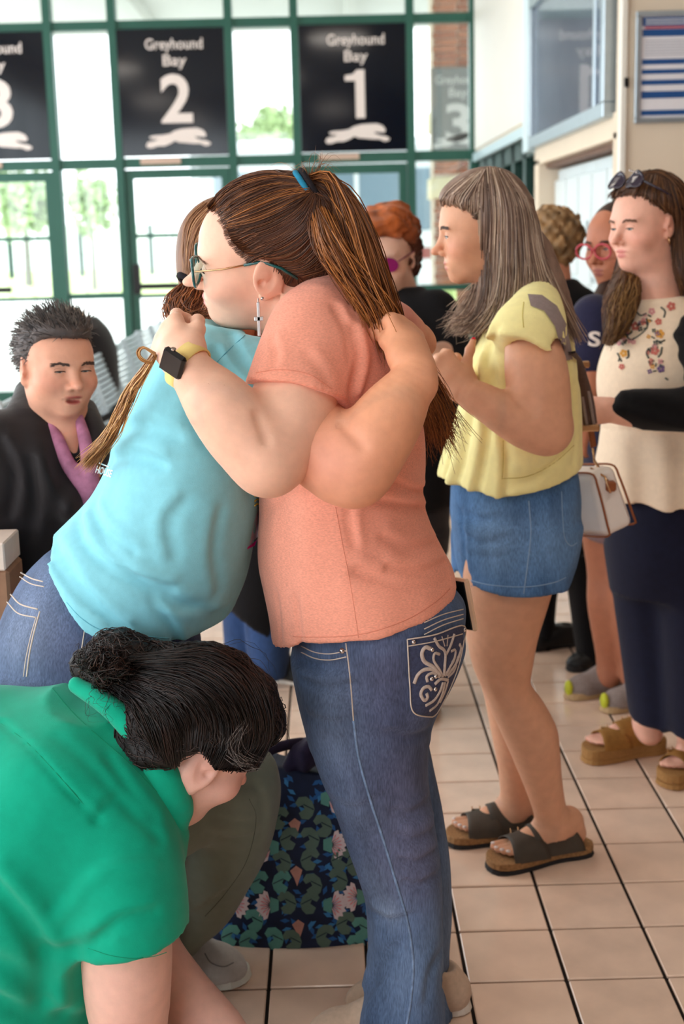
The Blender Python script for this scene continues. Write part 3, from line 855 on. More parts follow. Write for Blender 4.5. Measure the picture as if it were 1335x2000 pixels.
def on_patch(S, poly, Y0, Y1, off, name, m, parent, step=6, col=None, thick=None, **kw):
    """a sheet lying on the surface over a frame polygon"""
    poly = np.asarray(poly, float)
    # densify the outline
    out = []
    for a, b in zip(poly, np.roll(poly, -1, 0)):
        k = max(1, int(np.linalg.norm(b-a)/step))
        out += [a+(b-a)*i/k for i in range(k)]
    out = np.array(out)
    x0, y0 = poly.min(0); x1, y1 = poly.max(0)
    gx, gy = np.meshgrid(np.arange(x0+step/2, x1, step), np.arange(y0+step/2, y1, step))
    g = np.stack([gx.ravel(), gy.ravel()], -1)
    ins = np.zeros(len(g), bool)
    for a, b in zip(poly, np.roll(poly, -1, 0)):
        c = ((a[1] > g[:, 1]) != (b[1] > g[:, 1])) & (g[:, 0] < (b[0]-a[0])*(g[:, 1]-a[1])/(b[1]-a[1]+1e-9)+a[0])
        ins ^= c
    g = g[ins]
    if len(g):
        dd = np.min(np.linalg.norm(g[:, None]-out[None], axis=2), 1); g = g[dd > step*0.45]
    allp = np.vstack([out, g])
    from mathutils.geometry import delaunay_2d_cdt
    n = len(out)
    r = delaunay_2d_cdt([Vector(p) for p in allp], [(i, (i+1) % n) for i in range(n)], [], 1, 1e-4)
    pv = np.array([[q.x, q.y] for q in r[0]]); fs = np.array([f for f in r[2] if len(f) == 3])
    P = hit(S, pv, Y0, Y1, off)
    fs = fs[:, ::-1]
    nrmv = np.cross(P[fs[:, 1]]-P[fs[:, 0]], P[fs[:, 2]]-P[fs[:, 0]])
    flip = (nrmv*(CAMC-P[fs[:, 0]])).sum(1) < 0
    fs[flip] = fs[flip][:, ::-1]
    cols = None if col is None else np.repeat(np.array([col]), len(P), 0)
    return obj(name, P, fs, m, parent, cols=cols, **kw)
def on_text(S, s, c, w, h, ang, Y0, Y1, off, name, m, parent, bold=0.02, shear=0.0):
    a, fs = text_mesh(s, bold)
    keep = a[:, 2] >= a[:, 2].max()-1e-6
    tri = []
    for f in fs:
        if all(keep[i] for i in f):
            for k in range(1, len(f)-1): tri.append((f[0], f[k], f[k+1]))
    a = a.copy(); W_ = a[:, 0].max()-a[:, 0].min(); H_ = a[:, 1].max()-a[:, 1].min()
    x = a[:, 0]/W_*w; y = -a[:, 1]/H_*h; x = x+shear*y
    ca, sa = math.cos(ang), math.sin(ang)
    pts = np.stack([c[0]+x*ca-y*sa, c[1]+x*sa+y*ca], -1)
    P = hit(S, pts, Y0, Y1, off)
    return obj(name, P, np.array(tri), m, parent)

class Head:
    def __init__(s, c, f, r, sc=(1, 1, 1), zl=1.0, zu=1.0):
        s.f = nrm(f); r = V(r); s.r = nrm(r-s.f*(r@s.f)); s.u = np.cross(s.r, s.f)
        s.c = V(c); s.sc = np.array(sc, float); s.zl = zl; s.zu = zu
        s.R = np.array([s.r, s.f, s.u])
    def _m(s, l):
        l = np.array(l, float)*s.sc
        l[..., 2] *= np.where(l[..., 2] > 0, s.zu, s.zl)
        return l
    def w(s, l): return s.c+s._m(l)@s.R
    def loc(s, P):
        l = (P-s.c)@s.R.T
        l = l/s.sc
        l[..., 2] /= np.where(l[..., 2] > 0, s.zu, s.zl)
        return l
    def rad(s, r, z=0):
        return np.broadcast_to(np.asarray(r, float), (3,))*s.sc*np.array([1, 1, s.zu if z > 0 else s.zl])
    def ell(s, S, c, r, k=0.02, op='u', rz=0.0, rx=0.0):
        R = s.R
        if rz:
            ca, sa = math.cos(rz), math.sin(rz); R = np.array([[ca, sa, 0], [-sa, ca, 0], [0, 0, 1]])@R
        if rx:
            ca, sa = math.cos(rx), math.sin(rx); R = np.array([[1, 0, 0], [0, ca, sa], [0, -sa, ca]])@R
        S.ell(s.w(c), s.rad(r, c[2]), R, k, op)
    def cone(s, S, a, b, ra, rb, k=0.02, op='u'):
        m = s.sc.mean(); S.cone(s.w(a), s.w(b), ra*m, rb*m, k, op)
    def build(s, S, nose=1.0, jaw=1.0, cheek=1.0, eye_open=0.6, lips=1.0, chin=1.0, ears=1.0, mouth_open=0.0, double=0.0):
        e = s.ell
        e(S, (0, -0.015, 0.035), (0.074, 0.094, 0.088), 0.02)
        e(S, (0, 0.022, 0.03), (0.066, 0.066, 0.062), 0.03)
        e(S, (0, 0.028, -0.03), (0.0615, 0.06, 0.08), 0.03)
        e(S, (0, 0.022, -0.068), (0.055*jaw, 0.056, 0.042), 0.03)
        e(S, (0, 0.068, -0.098), (0.022*chin, 0.02*chin, 0.017), 0.024)
        if double: e(S, (0, 0.03, -0.105), (0.045, 0.045, 0.025*double), 0.03)
        e(S, (0, 0.075, 0.021), (0.046, 0.013, 0.010), 0.018)
        for q in (-1, 1):
            e(S, (q*0.031, 0.096, 0.0), (0.019, 0.015, 0.0115), 0.012, 's')
            e(S, (q*0.031, 0.0745, 0.0), (0.0142, 0.0142, 0.0132), 0.005)
            e(S, (q*0.04, 0.055, -0.032), (0.026*cheek, 0.026*cheek, 0.026), 0.026)
        s.cone(S, (0, 0.082, 0.012), (0, 0.106, -0.027), 0.0076, 0.0095*nose, 0.011)
        e(S, (0, 0.113, -0.032), (0.0102*nose, 0.0102*nose, 0.0092), 0.008)
        for q in (-1, 1):
            e(S, (q*0.0115, 0.096, -0.038), (0.0075, 0.010, 0.0075), 0.006)
            e(S, (q*0.0065, 0.102, -0.047), (0.0032, 0.005, 0.005), 0.003, 's')
        e(S, (0, 0.073, -0.066), (0.03, 0.018, 0.021), 0.016)
        e(S, (0, 0.088, -0.0625), (0.0225, 0.0085, 0.0052*lips), 0.005)
        e(S, (0, 0.0865, -0.0745-0.3*mouth_open), (0.0195, 0.009, 0.0068*lips), 0.005)
        if mouth_open: e(S, (0, 0.094, -0.069-0.15*mouth_open), (0.019, 0.014, mouth_open*0.5), 0.003, 's')
        s.cone(S, (-0.024, 0.089, -0.0695), (0, 0.0985, -0.0685), 0.0012, 0.002, 0.003, 's')
        s.cone(S, (0.024, 0.089, -0.0695), (0, 0.0985, -0.0685), 0.0012, 0.002, 0.003, 's')
        for q in (-1, 1):   # lids opening
            if eye_open > 0: e(S, (q*0.0315, 0.090, -0.0008), (0.0118, 0.012, 0.0052*eye_open), 0.0015, 's')
        if ears:
            for q in (-1, 1):
                rz = -q*0.38
                e(S, (q*0.0765, -0.010, -0.006), (0.0065, 0.0185*ears, 0.0315*ears), 0.006, 'u', rz, 0.12)
                e(S, (q*0.085, -0.007, -0.006), (0.0062, 0.0125*ears, 0.0215*ears), 0.004, 's', rz, 0.12)
                e(S, (q*0.080, -0.0055, 0.004), (0.0035, 0.009*ears, 0.013*ears), 0.004, 'u', rz, 0.3)
                e(S, (q*0.081, 0.000, -0.012), (0.006, 0.005, 0.007), 0.003, 's')
                e(S, (q*0.0755, 0.003, -0.008), (0.004, 0.005, 0.008), 0.006)
                e(S, (q*0.0745, -0.001, -0.034*ears), (0.0048, 0.0082, 0.0095), 0.006)
    def colour(s, P, base, lip=(0.55, 0.2, 0.18), blush=0.35):
        l = s.loc(P); x, y, z = l[:, 0], l[:, 1], l[:, 2]
        c = np.repeat(np.array([base], float), len(P), 0)
        g = lambda cx, cy, cz, rx, ry, rz: np.exp(-(((np.abs(x)-cx)/rx)**2+((y-cy)/ry)**2+((z-cz)/rz)**2))
        bl = g(0.045, 0.065, -0.03, 0.026, 0.04, 0.025)+0.9*g(0, 0.11, -0.033, 0.014, 0.012, 0.014)+0.5*g(0.082, -0.01, 0, 0.01, 0.03, 0.04)+0.3*g(0, 0.08, -0.1, 0.02, 0.02, 0.02)
        c *= 1-np.clip(bl, 0, 1)[:, None]*blush*np.array([0.05, 0.42, 0.42])
        lp = np.maximum((1-((x/0.0235)**2+((y-0.09)/0.012)**2+((z+0.0625)/0.0062)**2)), (1-((x/0.0205)**2+((y-0.0885)/0.012)**2+((z+0.0750)/0.0078)**2)))
        a = np.clip(lp*2.2, 0, 1)[:, None]
        c = c*(1-a)+np.array(lip)*a
        return c
    def surf(s, S, x, z, off=0.0):
        x = np.asarray(x, float); z = np.asarray(z, float)
        ys = np.linspace(0.13, 0.03, 80)
        L = np.stack(np.broadcast_arrays(x[:, None], ys[None], z[:, None]), -1)
        F = _ev(S, s.w(L.copy()))
        i = np.clip((F < 0).argmax(1), 1, 79); r = np.arange(len(x)); a, b = F[r, i-1], F[r, i]
        y = ys[i-1]+(ys[i]-ys[i-1])*np.clip(a/(a-b+1e-9), 0, 1)+off
        return np.stack([x, y, z], -1)
    def extras(s, parent, S=None, iris=(0.12, 0.18, 0.2), brow=(0.06, 0.035, 0.02), lash=(0.012, 0.01, 0.01), look=(0, 1, -0.25), sides=(-1, 1), browh=0.0, browthick=1.0, lid=0.6):
        for q in sides:
            m = MB(); c = s.w((q*0.031, 0.0745, 0.0)); r = 0.0131*s.sc.mean()
            m.sphere(c, r, 20, 14)
            v = np.concatenate(m.v)
            g = nrm(look); g = nrm(g[0]*s.r+g[1]*s.f+g[2]*s.u)
            d = (v-c)@g/r
            cols = np.where(d[:, None] > 0.97, [[0.004, 0.004, 0.004]], np.where(d[:, None] > 0.86, [iris], [[0.72, 0.68, 0.66]]))
            m.build('eye', M_eye, parent, smooth=True, cols=cols)
            # brow
            n = 70
            rg = np.random.default_rng(5+q)
            t = rg.random(n)
            bx = 0.013+t*0.036; bz = 0.0185+0.006*np.sin(t*2.4)-0.004*t+browh
            root = s.surf(S, q*bx, bz+rg.normal(0, 0.0016*browthick, n), 0.0006)
            tip = root+np.stack([q*np.full(n, 0.006), np.full(n, -0.0025), 0.002-0.004*t], -1)
            P = np.stack([s.w(root), s.w((root+tip)/2+np.array([0, 0.0008, 0])), s.w(tip)], 1)
            rr = np.full((n, 3), 0.0009*browthick); rr[:, 2] = 0.0003
            hair_obj('eyebrow', [(P, rr, np.repeat(np.array([brow]), n, 0))], M_hair, parent)
            # lash line
            th = np.linspace(-1, 1, 12)
            lx = q*0.0315+th*0.0128; lz = -0.0004+0.0050*lid*np.sqrt(np.maximum(1-th**2, 0))
            MB().tube(s.w(s.surf(S, lx, lz, 0.0006)), 0.0011*s.sc.mean(), 5).build('eyelash', M_lash, parent, smooth=True)
            lz = 0.0052+0.0045*np.sqrt(np.maximum(1-th**2, 0))
            MB().tube(s.w(s.surf(S, lx*1.0, lz, -0.0004)), 0.0007*s.sc.mean(), 5).build('eyelid_fold', M_fold, parent, smooth=True)

def hand(S, w, d, n, size=1.0, curl=(0.4, 0.5, 0.4), thumb=(0.6, 0.3, 0.3), side=1, spread=0.06, k=0.007, fcurl=None, boxes=None, rr=1.0):
    """w wrist, d towards the knuckles, n back of the hand; side=+1 thumb on +x (d x n)"""
    d = nrm(d); n = V(n); n = nrm(n-d*(n@d)); x = np.cross(d, n)*side
    P = lambda a, b, c: V(w)+size*(x*a+d*b+n*c)
    tips = []
    # wrist and palm
    S.chain([(P(0, -0.03, 0), 0.027*size*rr), (P(0, 0.0, 0), 0.026*size*rr), (P(0.002, 0.045, 0), 0.026*size*rr)], 0.012)
    kx = [0.030, 0.0105, -0.009, -0.027]; ky = [0.088, 0.092, 0.087, 0.078]; L = [0.072, 0.08, 0.074, 0.058]
    for i in range(4):
        S.cone(P(kx[i]*0.55, 0.012, 0.002), P(kx[i], ky[i], 0.001), 0.0165*size*rr, 0.0125*size*rr, 0.016)
    S.cone(P(0.022, 0.02, -0.008), P(-0.02, 0.03, -0.008), 0.018*size*rr, 0.015*size*rr, 0.016)
    for i in range(4):
        cu = curl if fcurl is None else fcurl[i]
        a = 0.0; p = P(kx[i], ky[i], 0.001); sp = (1.5-i)*spread
        dirx = nrm(d*math.cos(sp)+x*math.sin(sp))
        r = [0.0105, 0.0095, 0.0085, 0.0068]
        if i == 3: r = [0.009, 0.008, 0.0072, 0.006]
        for j, fr in enumerate((0.45, 0.31, 0.24)):
            a += cu[j]
            q = p+(dirx*math.cos(a)-n*math.sin(a))*L[i]*fr*size
            S.cone(p, q, r[j]*size*rr, r[j+1]*size*rr, k)
            p = q
        tips.append((p, nrm(dirx*math.cos(a)-n*math.sin(a)), nrm(dirx*math.sin(a)+n*math.cos(a))))
    # thumb
    b = P(0.026, 0.022, -0.006); o, c1, c2 = thumb
    dr = nrm(x*math.sin(o)+d*math.cos(o)-n*0.35)
    p1 = b+dr*0.040*size
    dr2 = nrm(dr*math.cos(c1)+(d*0.7-x*0.5-n*0.4)*math.sin(c1)); p2 = p1+dr2*0.030*size
    dr3 = nrm(dr2*math.cos(c2)+(d*0.5-x*0.7-n*0.4)*math.sin(c2)); p3 = p2+dr3*0.024*size
    S.cone(b, p1, 0.0155*size*rr, 0.012*size*rr, 0.014); S.cone(p1, p2, 0.0115*size*rr, 0.0105*size*rr, k); S.cone(p2, p3, 0.0105*size*rr, 0.0075*size*rr, k)
    tips.append((p3, dr3, nrm(n-dr3*(n@dr3))))
    if boxes is not None:
        c = P(0, 0.05, -0.01); boxes.append((c-0.115*size, c+0.115*size, 0.0032))
    return tips
def nails(tips, size, m, parent, which=(0, 1, 2, 3, 4)):
    for i in which:
        p, d, n = tips[i]
        x = np.cross(d, n)
        MB().sphere(p+n*0.0052*size+d*0.001*size, np.array([0.0052, 0.0068, 0.0018])*size, 10, 6, R=np.array([x, d, n]).T).build('fingernail', m, parent, smooth=True)
def mesh_multi(S, h, fines=(), lo=None, hi=None):
    b0, b1 = S.bounds(0.015)
    if lo is not None: b0 = np.maximum(b0, lo); b1 = np.minimum(b1, hi)
    T = Sdf(); T.ops = list(S.ops)
    for l, u, hh in fines:
        c = (np.asarray(l)+np.asarray(u))/2; e = (np.asarray(u)-np.asarray(l))/2-2.6*h
        def fn(x, y, z, c=c, e=e):
            return -np.maximum(np.maximum(np.abs(x-c[0])-e[0], np.abs(y-c[1])-e[1]), np.abs(z-c[2])-e[2])
        T.cut(fn)
    v, f = T.mesh(h, [(b0, b1, h)])
    vs, fs, n = [v], [f], len(v)
    done = []
    for l, u, hh in fines:
        T = Sdf(); T.ops = list(S.ops)
        for l2, u2 in done:
            c = (l2+u2)/2; e = (u2-l2)/2-2.6*hh
            T.cut(lambda x, y, z, c=c, e=e: -np.maximum(np.maximum(np.abs(x-c[0])-e[0], np.abs(y-c[1])-e[1]), np.abs(z-c[2])-e[2]))
        done.append((np.asarray(l), np.asarray(u)))
        a, b = T.mesh(hh, [(l, u, hh)])
        vs.append(a); fs.append(b+n); n += len(a)
    return np.concatenate(vs), np.concatenate(fs)
def LR(rows, Y, dY=None):
    """rows (py, pxl, pxr, halfdepth[, Y]) -> loft rows"""
    out = []
    for q in rows:
        yy = q[4] if len(q) > 4 else Y
        out.append((W(q[1], q[0], yy), W(q[2], q[0], yy), q[3]))
    return out
def LP(rows, Y):
    """rows ((lx,ly),(rx,ry),halfdepth[,Y])"""
    return [(W(*q[0], q[3] if len(q) > 3 else Y), W(*q[1], q[3] if len(q) > 3 else Y), q[2]) for q in rows]
def hemcut(S, pts, Y, k=0.004):
    """drop everything below a line given in the frame at distance Y"""
    p = np.array([W(q[0], q[1], q[2] if len(q) > 2 else Y) for q in pts]); o = np.argsort(p[:, 0]); X, Z = p[o, 0].astype(np.float32), p[o, 2].astype(np.float32)
    def fn(x, y, z):
        hz = np.interp(np.asarray(x).ravel(), X, Z).reshape(np.shape(x)).astype(np.float32)
        return hz-z+0*y
    S.cut(fn, k)
def CP_(px, py, Y, r): return (W(px, py, Y), r)
def wrinkles(S, lines, Y0, Y1, depth=0.006, width=0.014):
    for L in lines:
        d = L[1] if len(L) > 1 else depth
        w = (L[2] if len(L) > 2 else width)*0.62
        q = pline(L[0], 7)
        t = np.gradient(q, axis=0); nn = np.stack([-t[:, 1], t[:, 0]], -1); nn /= np.linalg.norm(nn, axis=1)[:, None]+1e-9
        sp = CF/((Y0+Y1)/2)*w*1.55
        P = hit(S, q, Y0, Y1, 0.0); Q = hit(S, q+nn*sp*(1 if nn[3, 1] < 0 else -1), Y0, Y1, 0.0)
        S.crease(P, d, w); S.crease(Q, -0.55*d, w*1.1)
def softnoise(amp, sc, seed=0):
    rg = np.random.default_rng(seed)
    K = rg.normal(0, 1, (7, 3))*sc; ph = rg.random(7)*6.28
    def fn(x, y, z):
        s = 0
        for i in range(7): s = s+np.sin(K[i, 0]*x+K[i, 1]*y+K[i, 2]*z+ph[i])
        return (s*(amp/3)).astype(np.float32) if hasattr(s, 'astype') else s*amp/3
    return fn

# shared materials for people
def skinmat(name): return mat(name, attr=True, rough=0.48, spec=0.35, sss=0.12, noise=0.07, nscale=45, detail=6, bump=0.12, bscale=320, bdist=0.0012)
M_skin = skinmat('skin')
M_eye = mat('eye', attr=True, rough=0.08, spec=0.6, noise=0.01)
M_hair = mat('hair', attr=True, rough=0.42, spec=0.45, noise=0.1, nscale=60)
M_hairb = mat('hair_base', attr=True, rough=0.5, spec=0.35, noise=0.35, nscale=50, bump=0.5, bscale=150, stretch=(1, 1, 0.25))
M_fold = mat('lid_fold', srgb(150, 98, 82), rough=0.6, noise=0.05)
M_lash = mat('lash', srgb(34, 26, 24), rough=0.7, noise=0.1)
def fabric(name, col, amt=0.08, nscale=90, bump=0.25, bscale=700, rough=0.85, stretch=None, attr=False, sheen=0.15, col2=None):
    return mat(name, col, rough=rough, spec=0.2, noise=amt, nscale=nscale, bump=bump, bscale=bscale, stretch=stretch, attr=attr, sheen=sheen, col2=col2, bdist=0.0015)
def denim(name):
    m = mat(name, attr=True, rough=0.85, spec=0.2, noise=0.34, nscale=300, bump=0.35, bscale=800, stretch=(1.6, 1.6, 0.22), sheen=0.05, bdist=0.0015)
    nt = m.node_tree; b = nt.nodes['Principled BSDF']
    src = b.inputs['Base Color'].links[0].from_socket
    tc = _n(nt, 'ShaderNodeTexCoord'); mp = _n(nt, 'ShaderNodeMapping'); mp.inputs['Scale'].default_value = (1, 1, 0.35); nt.links.new(tc.outputs['Object'], mp.inputs[0])
    nz = _n(nt, 'ShaderNodeTexNoise'); nz.inputs['Scale'].default_value = 16; nz.inputs['Detail'].default_value = 7; nz.inputs['Roughness'].default_value = 0.62
    nt.links.new(mp.outputs[0], nz.inputs['Vector'])
    mr = _n(nt, 'ShaderNodeMapRange'); mr.inputs[1].default_value = 0.3; mr.inputs[2].default_value = 0.72; mr.inputs[3].default_value = 0.68; mr.inputs[4].default_value = 1.35
    nt.links.new(nz.outputs[0], mr.inputs[0])
    mx = _n(nt, 'ShaderNodeMix', data_type='RGBA', blend_type='MULTIPLY'); mx.inputs[0].default_value = 1.0
    nt.links.new(src, mx.inputs[6]); nt.links.new(mr.outputs[0], mx.inputs[7]); nt.links.new(mx.outputs[2], b.inputs['Base Color'])
    return m
M_denim = denim('denim')
M_thread = mat('thread', srgb(206, 190, 178), rough=0.8, noise=0.1)
M_gold = mat('gold', srgb(214, 170, 128), rough=0.25, metal=0.9, noise=0.03)
M_silver = mat('silver', srgb(196, 186, 182), rough=0.22, metal=0.9, noise=0.03)
def group(S, sub, k=0.02):
    """union with another field that carries its own cuts"""
    def fn(x, y, z):
        F = None
        for kind, f, l, u, kk in sub.ops:
            d = f(x, y, z)
            if F is None: F = np.minimum(1.0, d); continue
            if kind == 'u':
                h_ = np.maximum(kk-np.abs(F-d), 0)/max(kk, 1e-6); F = np.minimum(F, d)-h_*h_*kk*0.25
            elif kind in ('s', 'c'):
                e = -d if kind == 's' else d
                h_ = np.maximum(kk-np.abs(F-e), 0)/max(kk, 1e-6); F = np.maximum(F, e)+h_*h_*kk*0.25
            else: F = F+d
        return F
    lo, hi = sub.bounds(0.0)
    S._a('u', fn, lo, hi, k)
def planecut(S, p, n, k=0.003):
    p = V(p); n = nrm(n)
    S.cut(lambda x, y, z: (x-p[0])*n[0]+(y-p[1])*n[1]+(z-p[2])*n[2], k)
FOOT = np.array([(-0.0, -0.028), (0.03, -0.036), (0.09, -0.034), (0.16, -0.044), (0.215, -0.046), (0.245, -0.036), (0.262, -0.012), (0.266, 0.012), (0.255, 0.036), (0.225, 0.046), (0.17, 0.043), (0.09, 0.031), (0.03, 0.034), (0.0, 0.026), (-0.012, 0.0)])
def footframe(heel, toe):
    heel = V(heel); toe = V(toe); d = toe-heel; d[2] = 0; L = np.linalg.norm(d); d = d/L
    s = np.array([-d[1], d[0], 0])
    return heel, d, s, L/0.266
def sole(heel, toe, z0, z1, name, m, parent, wid=1.0, flare=1.0, mirror=1):
    h, d, s, sc = footframe(heel, toe)
    fo = resample(np.vstack([FOOT, FOOT[:1]]), 40)[:-1]
    mid = np.array([0.127, 0])
    b = MB(); n = len(fo)
    rings = []
    for z, g in ((z0, 0.96*flare), (z0+(z1-z0)*0.15, 1.0*flare), (z1-(z1-z0)*0.1, 1.0), (z1, 0.975)):
        q = mid+(fo-mid)*g
        rings.append(h+d*q[:, :1]*sc+s*q[:, 1:]*sc*wid*mirror+np.array([0, 0, 1])*z)
    v = np.concatenate(rings)
    i = np.arange(3)[:, None]*n; j = np.arange(n)[None]
    b.add(v, np.stack([i+j, i+(j+1) % n, i+n+(j+1) % n, i+n+j], -1).reshape(-1, 4))
    b.f.setdefault(n, []).append(np.array([np.arange(n)[::-1], np.arange(n)+3*n]))
    return b.build(name, m, parent, smooth=False)
def sneaker(parent, heel, toe, m_up, m_sole, m_lace=None, collar=0.1, wid=1.0, name='shoe', h=0.005, tall=1.0, label=None, mirror=1):
    hh, d, s, sc = footframe(heel, toe)
    P = lambda a, b, c: hh+d*a*sc+s*b*sc*mirror+np.array([0, 0, c*sc*tall])
    S = Sdf()
    S.cone(P(0.03, 0, 0.055), P(0.1, 0, 0.06), 0.04*sc, 0.042*sc, 0.03)
    S.cone(P(0.035, 0, 0.035), P(0.19, -0.002, 0.032), 0.04*sc, 0.046*sc*wid, 0.03)
    S.ell(P(0.205, -0.002, 0.028), (0.062*sc, 0.047*sc*wid, 0.036*sc), np.array([d, s, [0, 0, 1]]), 0.03)
    S.cone(P(0.06, 0, collar), P(0.14, 0, 0.062), 0.04*sc, 0.034*sc, 0.03)
    S.cone(P(0.05, 0, collar+0.02), P(0.05, 0, collar+0.05), 0.03*sc, 0.03*sc, 0.01, 's')
    planecut(S, P(0, 0, 0.016), (0, 0, -1))
    planecut(S, P(0.05, 0, collar+0.012), (0, 0, 1))
    v, f = S.mesh(h)
    up = obj(name, v, f, m_up, parent)
    if label: up['label'] = label
    sole(heel, toe, 0.002, 0.026*sc, 'sole', m_sole, up, wid=wid*1.05, flare=1.03, mirror=mirror)
    if m_lace:
        for k in range(4):
            a = 0.105+k*0.02; zc = 0.098-k*0.011
            MB().tube([P(a-0.006, -0.024, zc-0.012), P(a, 0, zc+0.004), P(a+0.006, 0.024, zc-0.012)], 0.0032, 6).build('lace', m_lace, up, smooth=True)
    return up, S

def surf_strands(S, v, n, flow, steps=10, ds=0.008, off=0.0015, rad=0.0009, cols=((0.1, 0.1, 0.1),), seed=1, jit=0.25, wav=0.0, keep=None, tip=0.3, side=(0, -1, 0)):
    """strands that lie on a hair surface and follow flow(p)->direction; only on the side turned to the room"""
    rg = np.random.default_rng(seed)
    p = v[rg.integers(0, len(v), n*3)]
    if keep is not None: p = p[keep(p)]
    def grad(q):
        e = 0.003; g = np.stack([_ev(S, q+np.array(a)*e)-_ev(S, q-np.array(a)*e) for a in ((1, 0, 0), (0, 1, 0), (0, 0, 1))], -1)
        return g/(np.linalg.norm(g, axis=1)[:, None]+1e-9)
    g = grad(p); p = p[(g@np.asarray(side, float)) > -0.35][:n]
    m = len(p); P = [p]; jd = rg.normal(0, jit, (m, 3))
    o = off*(0.3+1.4*rg.random(m))
    for k in range(steps):
        g = grad(p); d = flow(p)+jd+(wav*rg.normal(0, 1, (m, 3)) if wav else 0)
        d = d-g*(d*g).sum(1)[:, None]; d /= np.linalg.norm(d, axis=1)[:, None]+1e-9
        p = p+d*ds
        f = _ev(S, p); p = p-grad(p)*(np.clip(f, -0.01, 0.01)-o)[:, None]
        P.append(p)
    P = np.stack(P, 1)
    cols = np.asarray(cols, float); c = cols[rg.integers(0, len(cols), m)]*(0.75+0.5*rg.random((m, 1)))
    t = np.linspace(0, 1, steps+1)[None]
    r = rad*(0.7+0.6*rg.random((m, 1)))*np.minimum(1, 0.4+4*t)*(1-(1-tip)*t**3)
    return P, r, c
def nrm_rows(a): return a/(np.linalg.norm(a, axis=1)[:, None]+1e-9)
# ================================================================== woman in the coral shirt
OY = 2.30
orange = thing('person', 'woman in coral T-shirt and embroidered jeans with long ponytail, hugging', 'person', (W(730, 1900, OY)[0], OY, 0))
SK1 = np.array(srgb(238, 188, 163))
oh = Head(W(513, 507, 2.275), (-1, 0.03, -0.06), (0.02, 0.95, 0.30), (1.03, 1.14, 1.0), zl=0.86, zu=1.06)
S = Sdf(); ofine = []
oh.build(S, eye_open=0.45, cheek=1.1, jaw=1.08, lips=0.9, double=1.0, ears=1.25)
S.cone(oh.w((0, -0.02, -0.05)), W(610, 650, 2.30), 0.058, 0.066, 0.03)
S.ell(W(640, 760, 2.3), (0.10, 0.12, 0.18), None, 0.05)
# near arm
S.chain([CP_(616, 640, 2.20, 0.062), CP_(590, 730, 2.125, 0.064), CP_(569, 800, 2.075, 0.069), CP_(548, 868, 2.04, 0.060), CP_(522, 896, 2.02, 0.056)], 0.03)
S.chain([CP_(524, 896, 2.02, 0.056), CP_(478, 850, 2.02, 0.059), CP_(432, 795, 2.02, 0.053), CP_(392, 748, 2.03, 0.040), CP_(366, 716, 2.04, 0.033)], 0.02)
S.crease(hit(S, [(504, 812), (511, 836), (520, 860)], 1.8, 2.3, 0.0), 0.010, 0.007)
hw = W(364, 712, 2.04)
hd_ = W(322, 652, 2.105)-hw
otips = hand(S, hw, hd_, (-0.30, -0.80, 0.10), 0.94, fcurl=[(0.5, 1.0, 0.8), (0.75, 1.15, 0.8), (0.95, 1.2, 0.8), (1.1, 1.2, 0.8)], thumb=(0.5, 0.5, 0.5), side=1, boxes=ofine, rr=1.06, spread=0.03)
# far arm round the other's neck
S.chain([CP_(600, 640, 2.45, 0.07), CP_(480, 690, 2.52, 0.06), CP_(380, 720, 2.46, 0.045), CP_(330, 740, 2.44, 0.03)], 0.02)
hc = oh.w((0, 0.01, -0.005))
ofine.append((hc-np.array([0.165, 0.125, 0.155]), hc+np.array([0.145, 0.125, 0.145]), 0.0026))
v, f = mesh_multi(S, 0.0055, ofine)
cols = oh.colour(v, SK1, lip=srgb(206, 120, 116), blush=0.42)
obj('body', v, f, M_skin, orange, cols=cols)
oh.extras(orange, S, brow=srgb(112, 76, 58), look=(0.1, 1, -0.35), lid=0.5, browthick=0.4)
So = S
nails(otips, 0.98, mat('nail_pink', srgb(238, 196, 182), rough=0.25, noise=0.03), orange, (0, 1, 2, 3))

# shirt
M_coral = fabric('coral_jersey', srgb(246, 164, 140), amt=0.16, nscale=220, stretch=(1, 1, 3.0), bump=0.3, bscale=900)
T = Sdf()
T.loft(LR([(560, 612, 690, 0.06, 2.32), (592, 588, 722, 0.13, 2.31), (640, 556, 752, 0.185, 2.30), (700, 535, 782, 0.20, 2.30), (770, 520, 806, 0.20, 2.30), (850, 510, 826, 0.195, 2.30), (930, 508, 829, 0.19, 2.30), (985, 505, 824, 0.185, 2.30), (1040, 501, 840, 0.185, 2.30), (1085, 502, 862, 0.188, 2.30), (1130, 511, 884, 0.192, 2.30), (1180, 521, 892, 0.195, 2.30), (1275, 531, 892, 0.197, 2.30)], OY), 0.03)
sl = Sdf()
sl.chain([CP_(645, 597, 2.24, 0.055), CP_(624, 640, 2.20, 0.077), CP_(602, 690, 2.155, 0.080), CP_(574, 785, 2.085, 0.082)], 0.04)
wd_ = nrm(W(570, 760, 2.1)-W(600, 640, 2.16))
planecut(sl, W(574, 752, 2.02), nrm(W(572, 775, 2.10)-W(590, 690, 2.12)), 0.003)
group(T, sl, 0.035)
T.cone(W(632, 575, 2.30), W(655, 570, 2.36), 0.05, 0.085, 0.05)
hemcut(T, [(400, 1258, 2.3), (520, 1258, 2.3), (550, 1257, 2.24), (590, 1255, 2.15), (680, 1252), (740, 1240, 2.13), (800, 1217, 2.16), (850, 1186, 2.21), (880, 1160, 2.27), (893, 1148, 2.3), (960, 1120, 2.3)], 2.12)
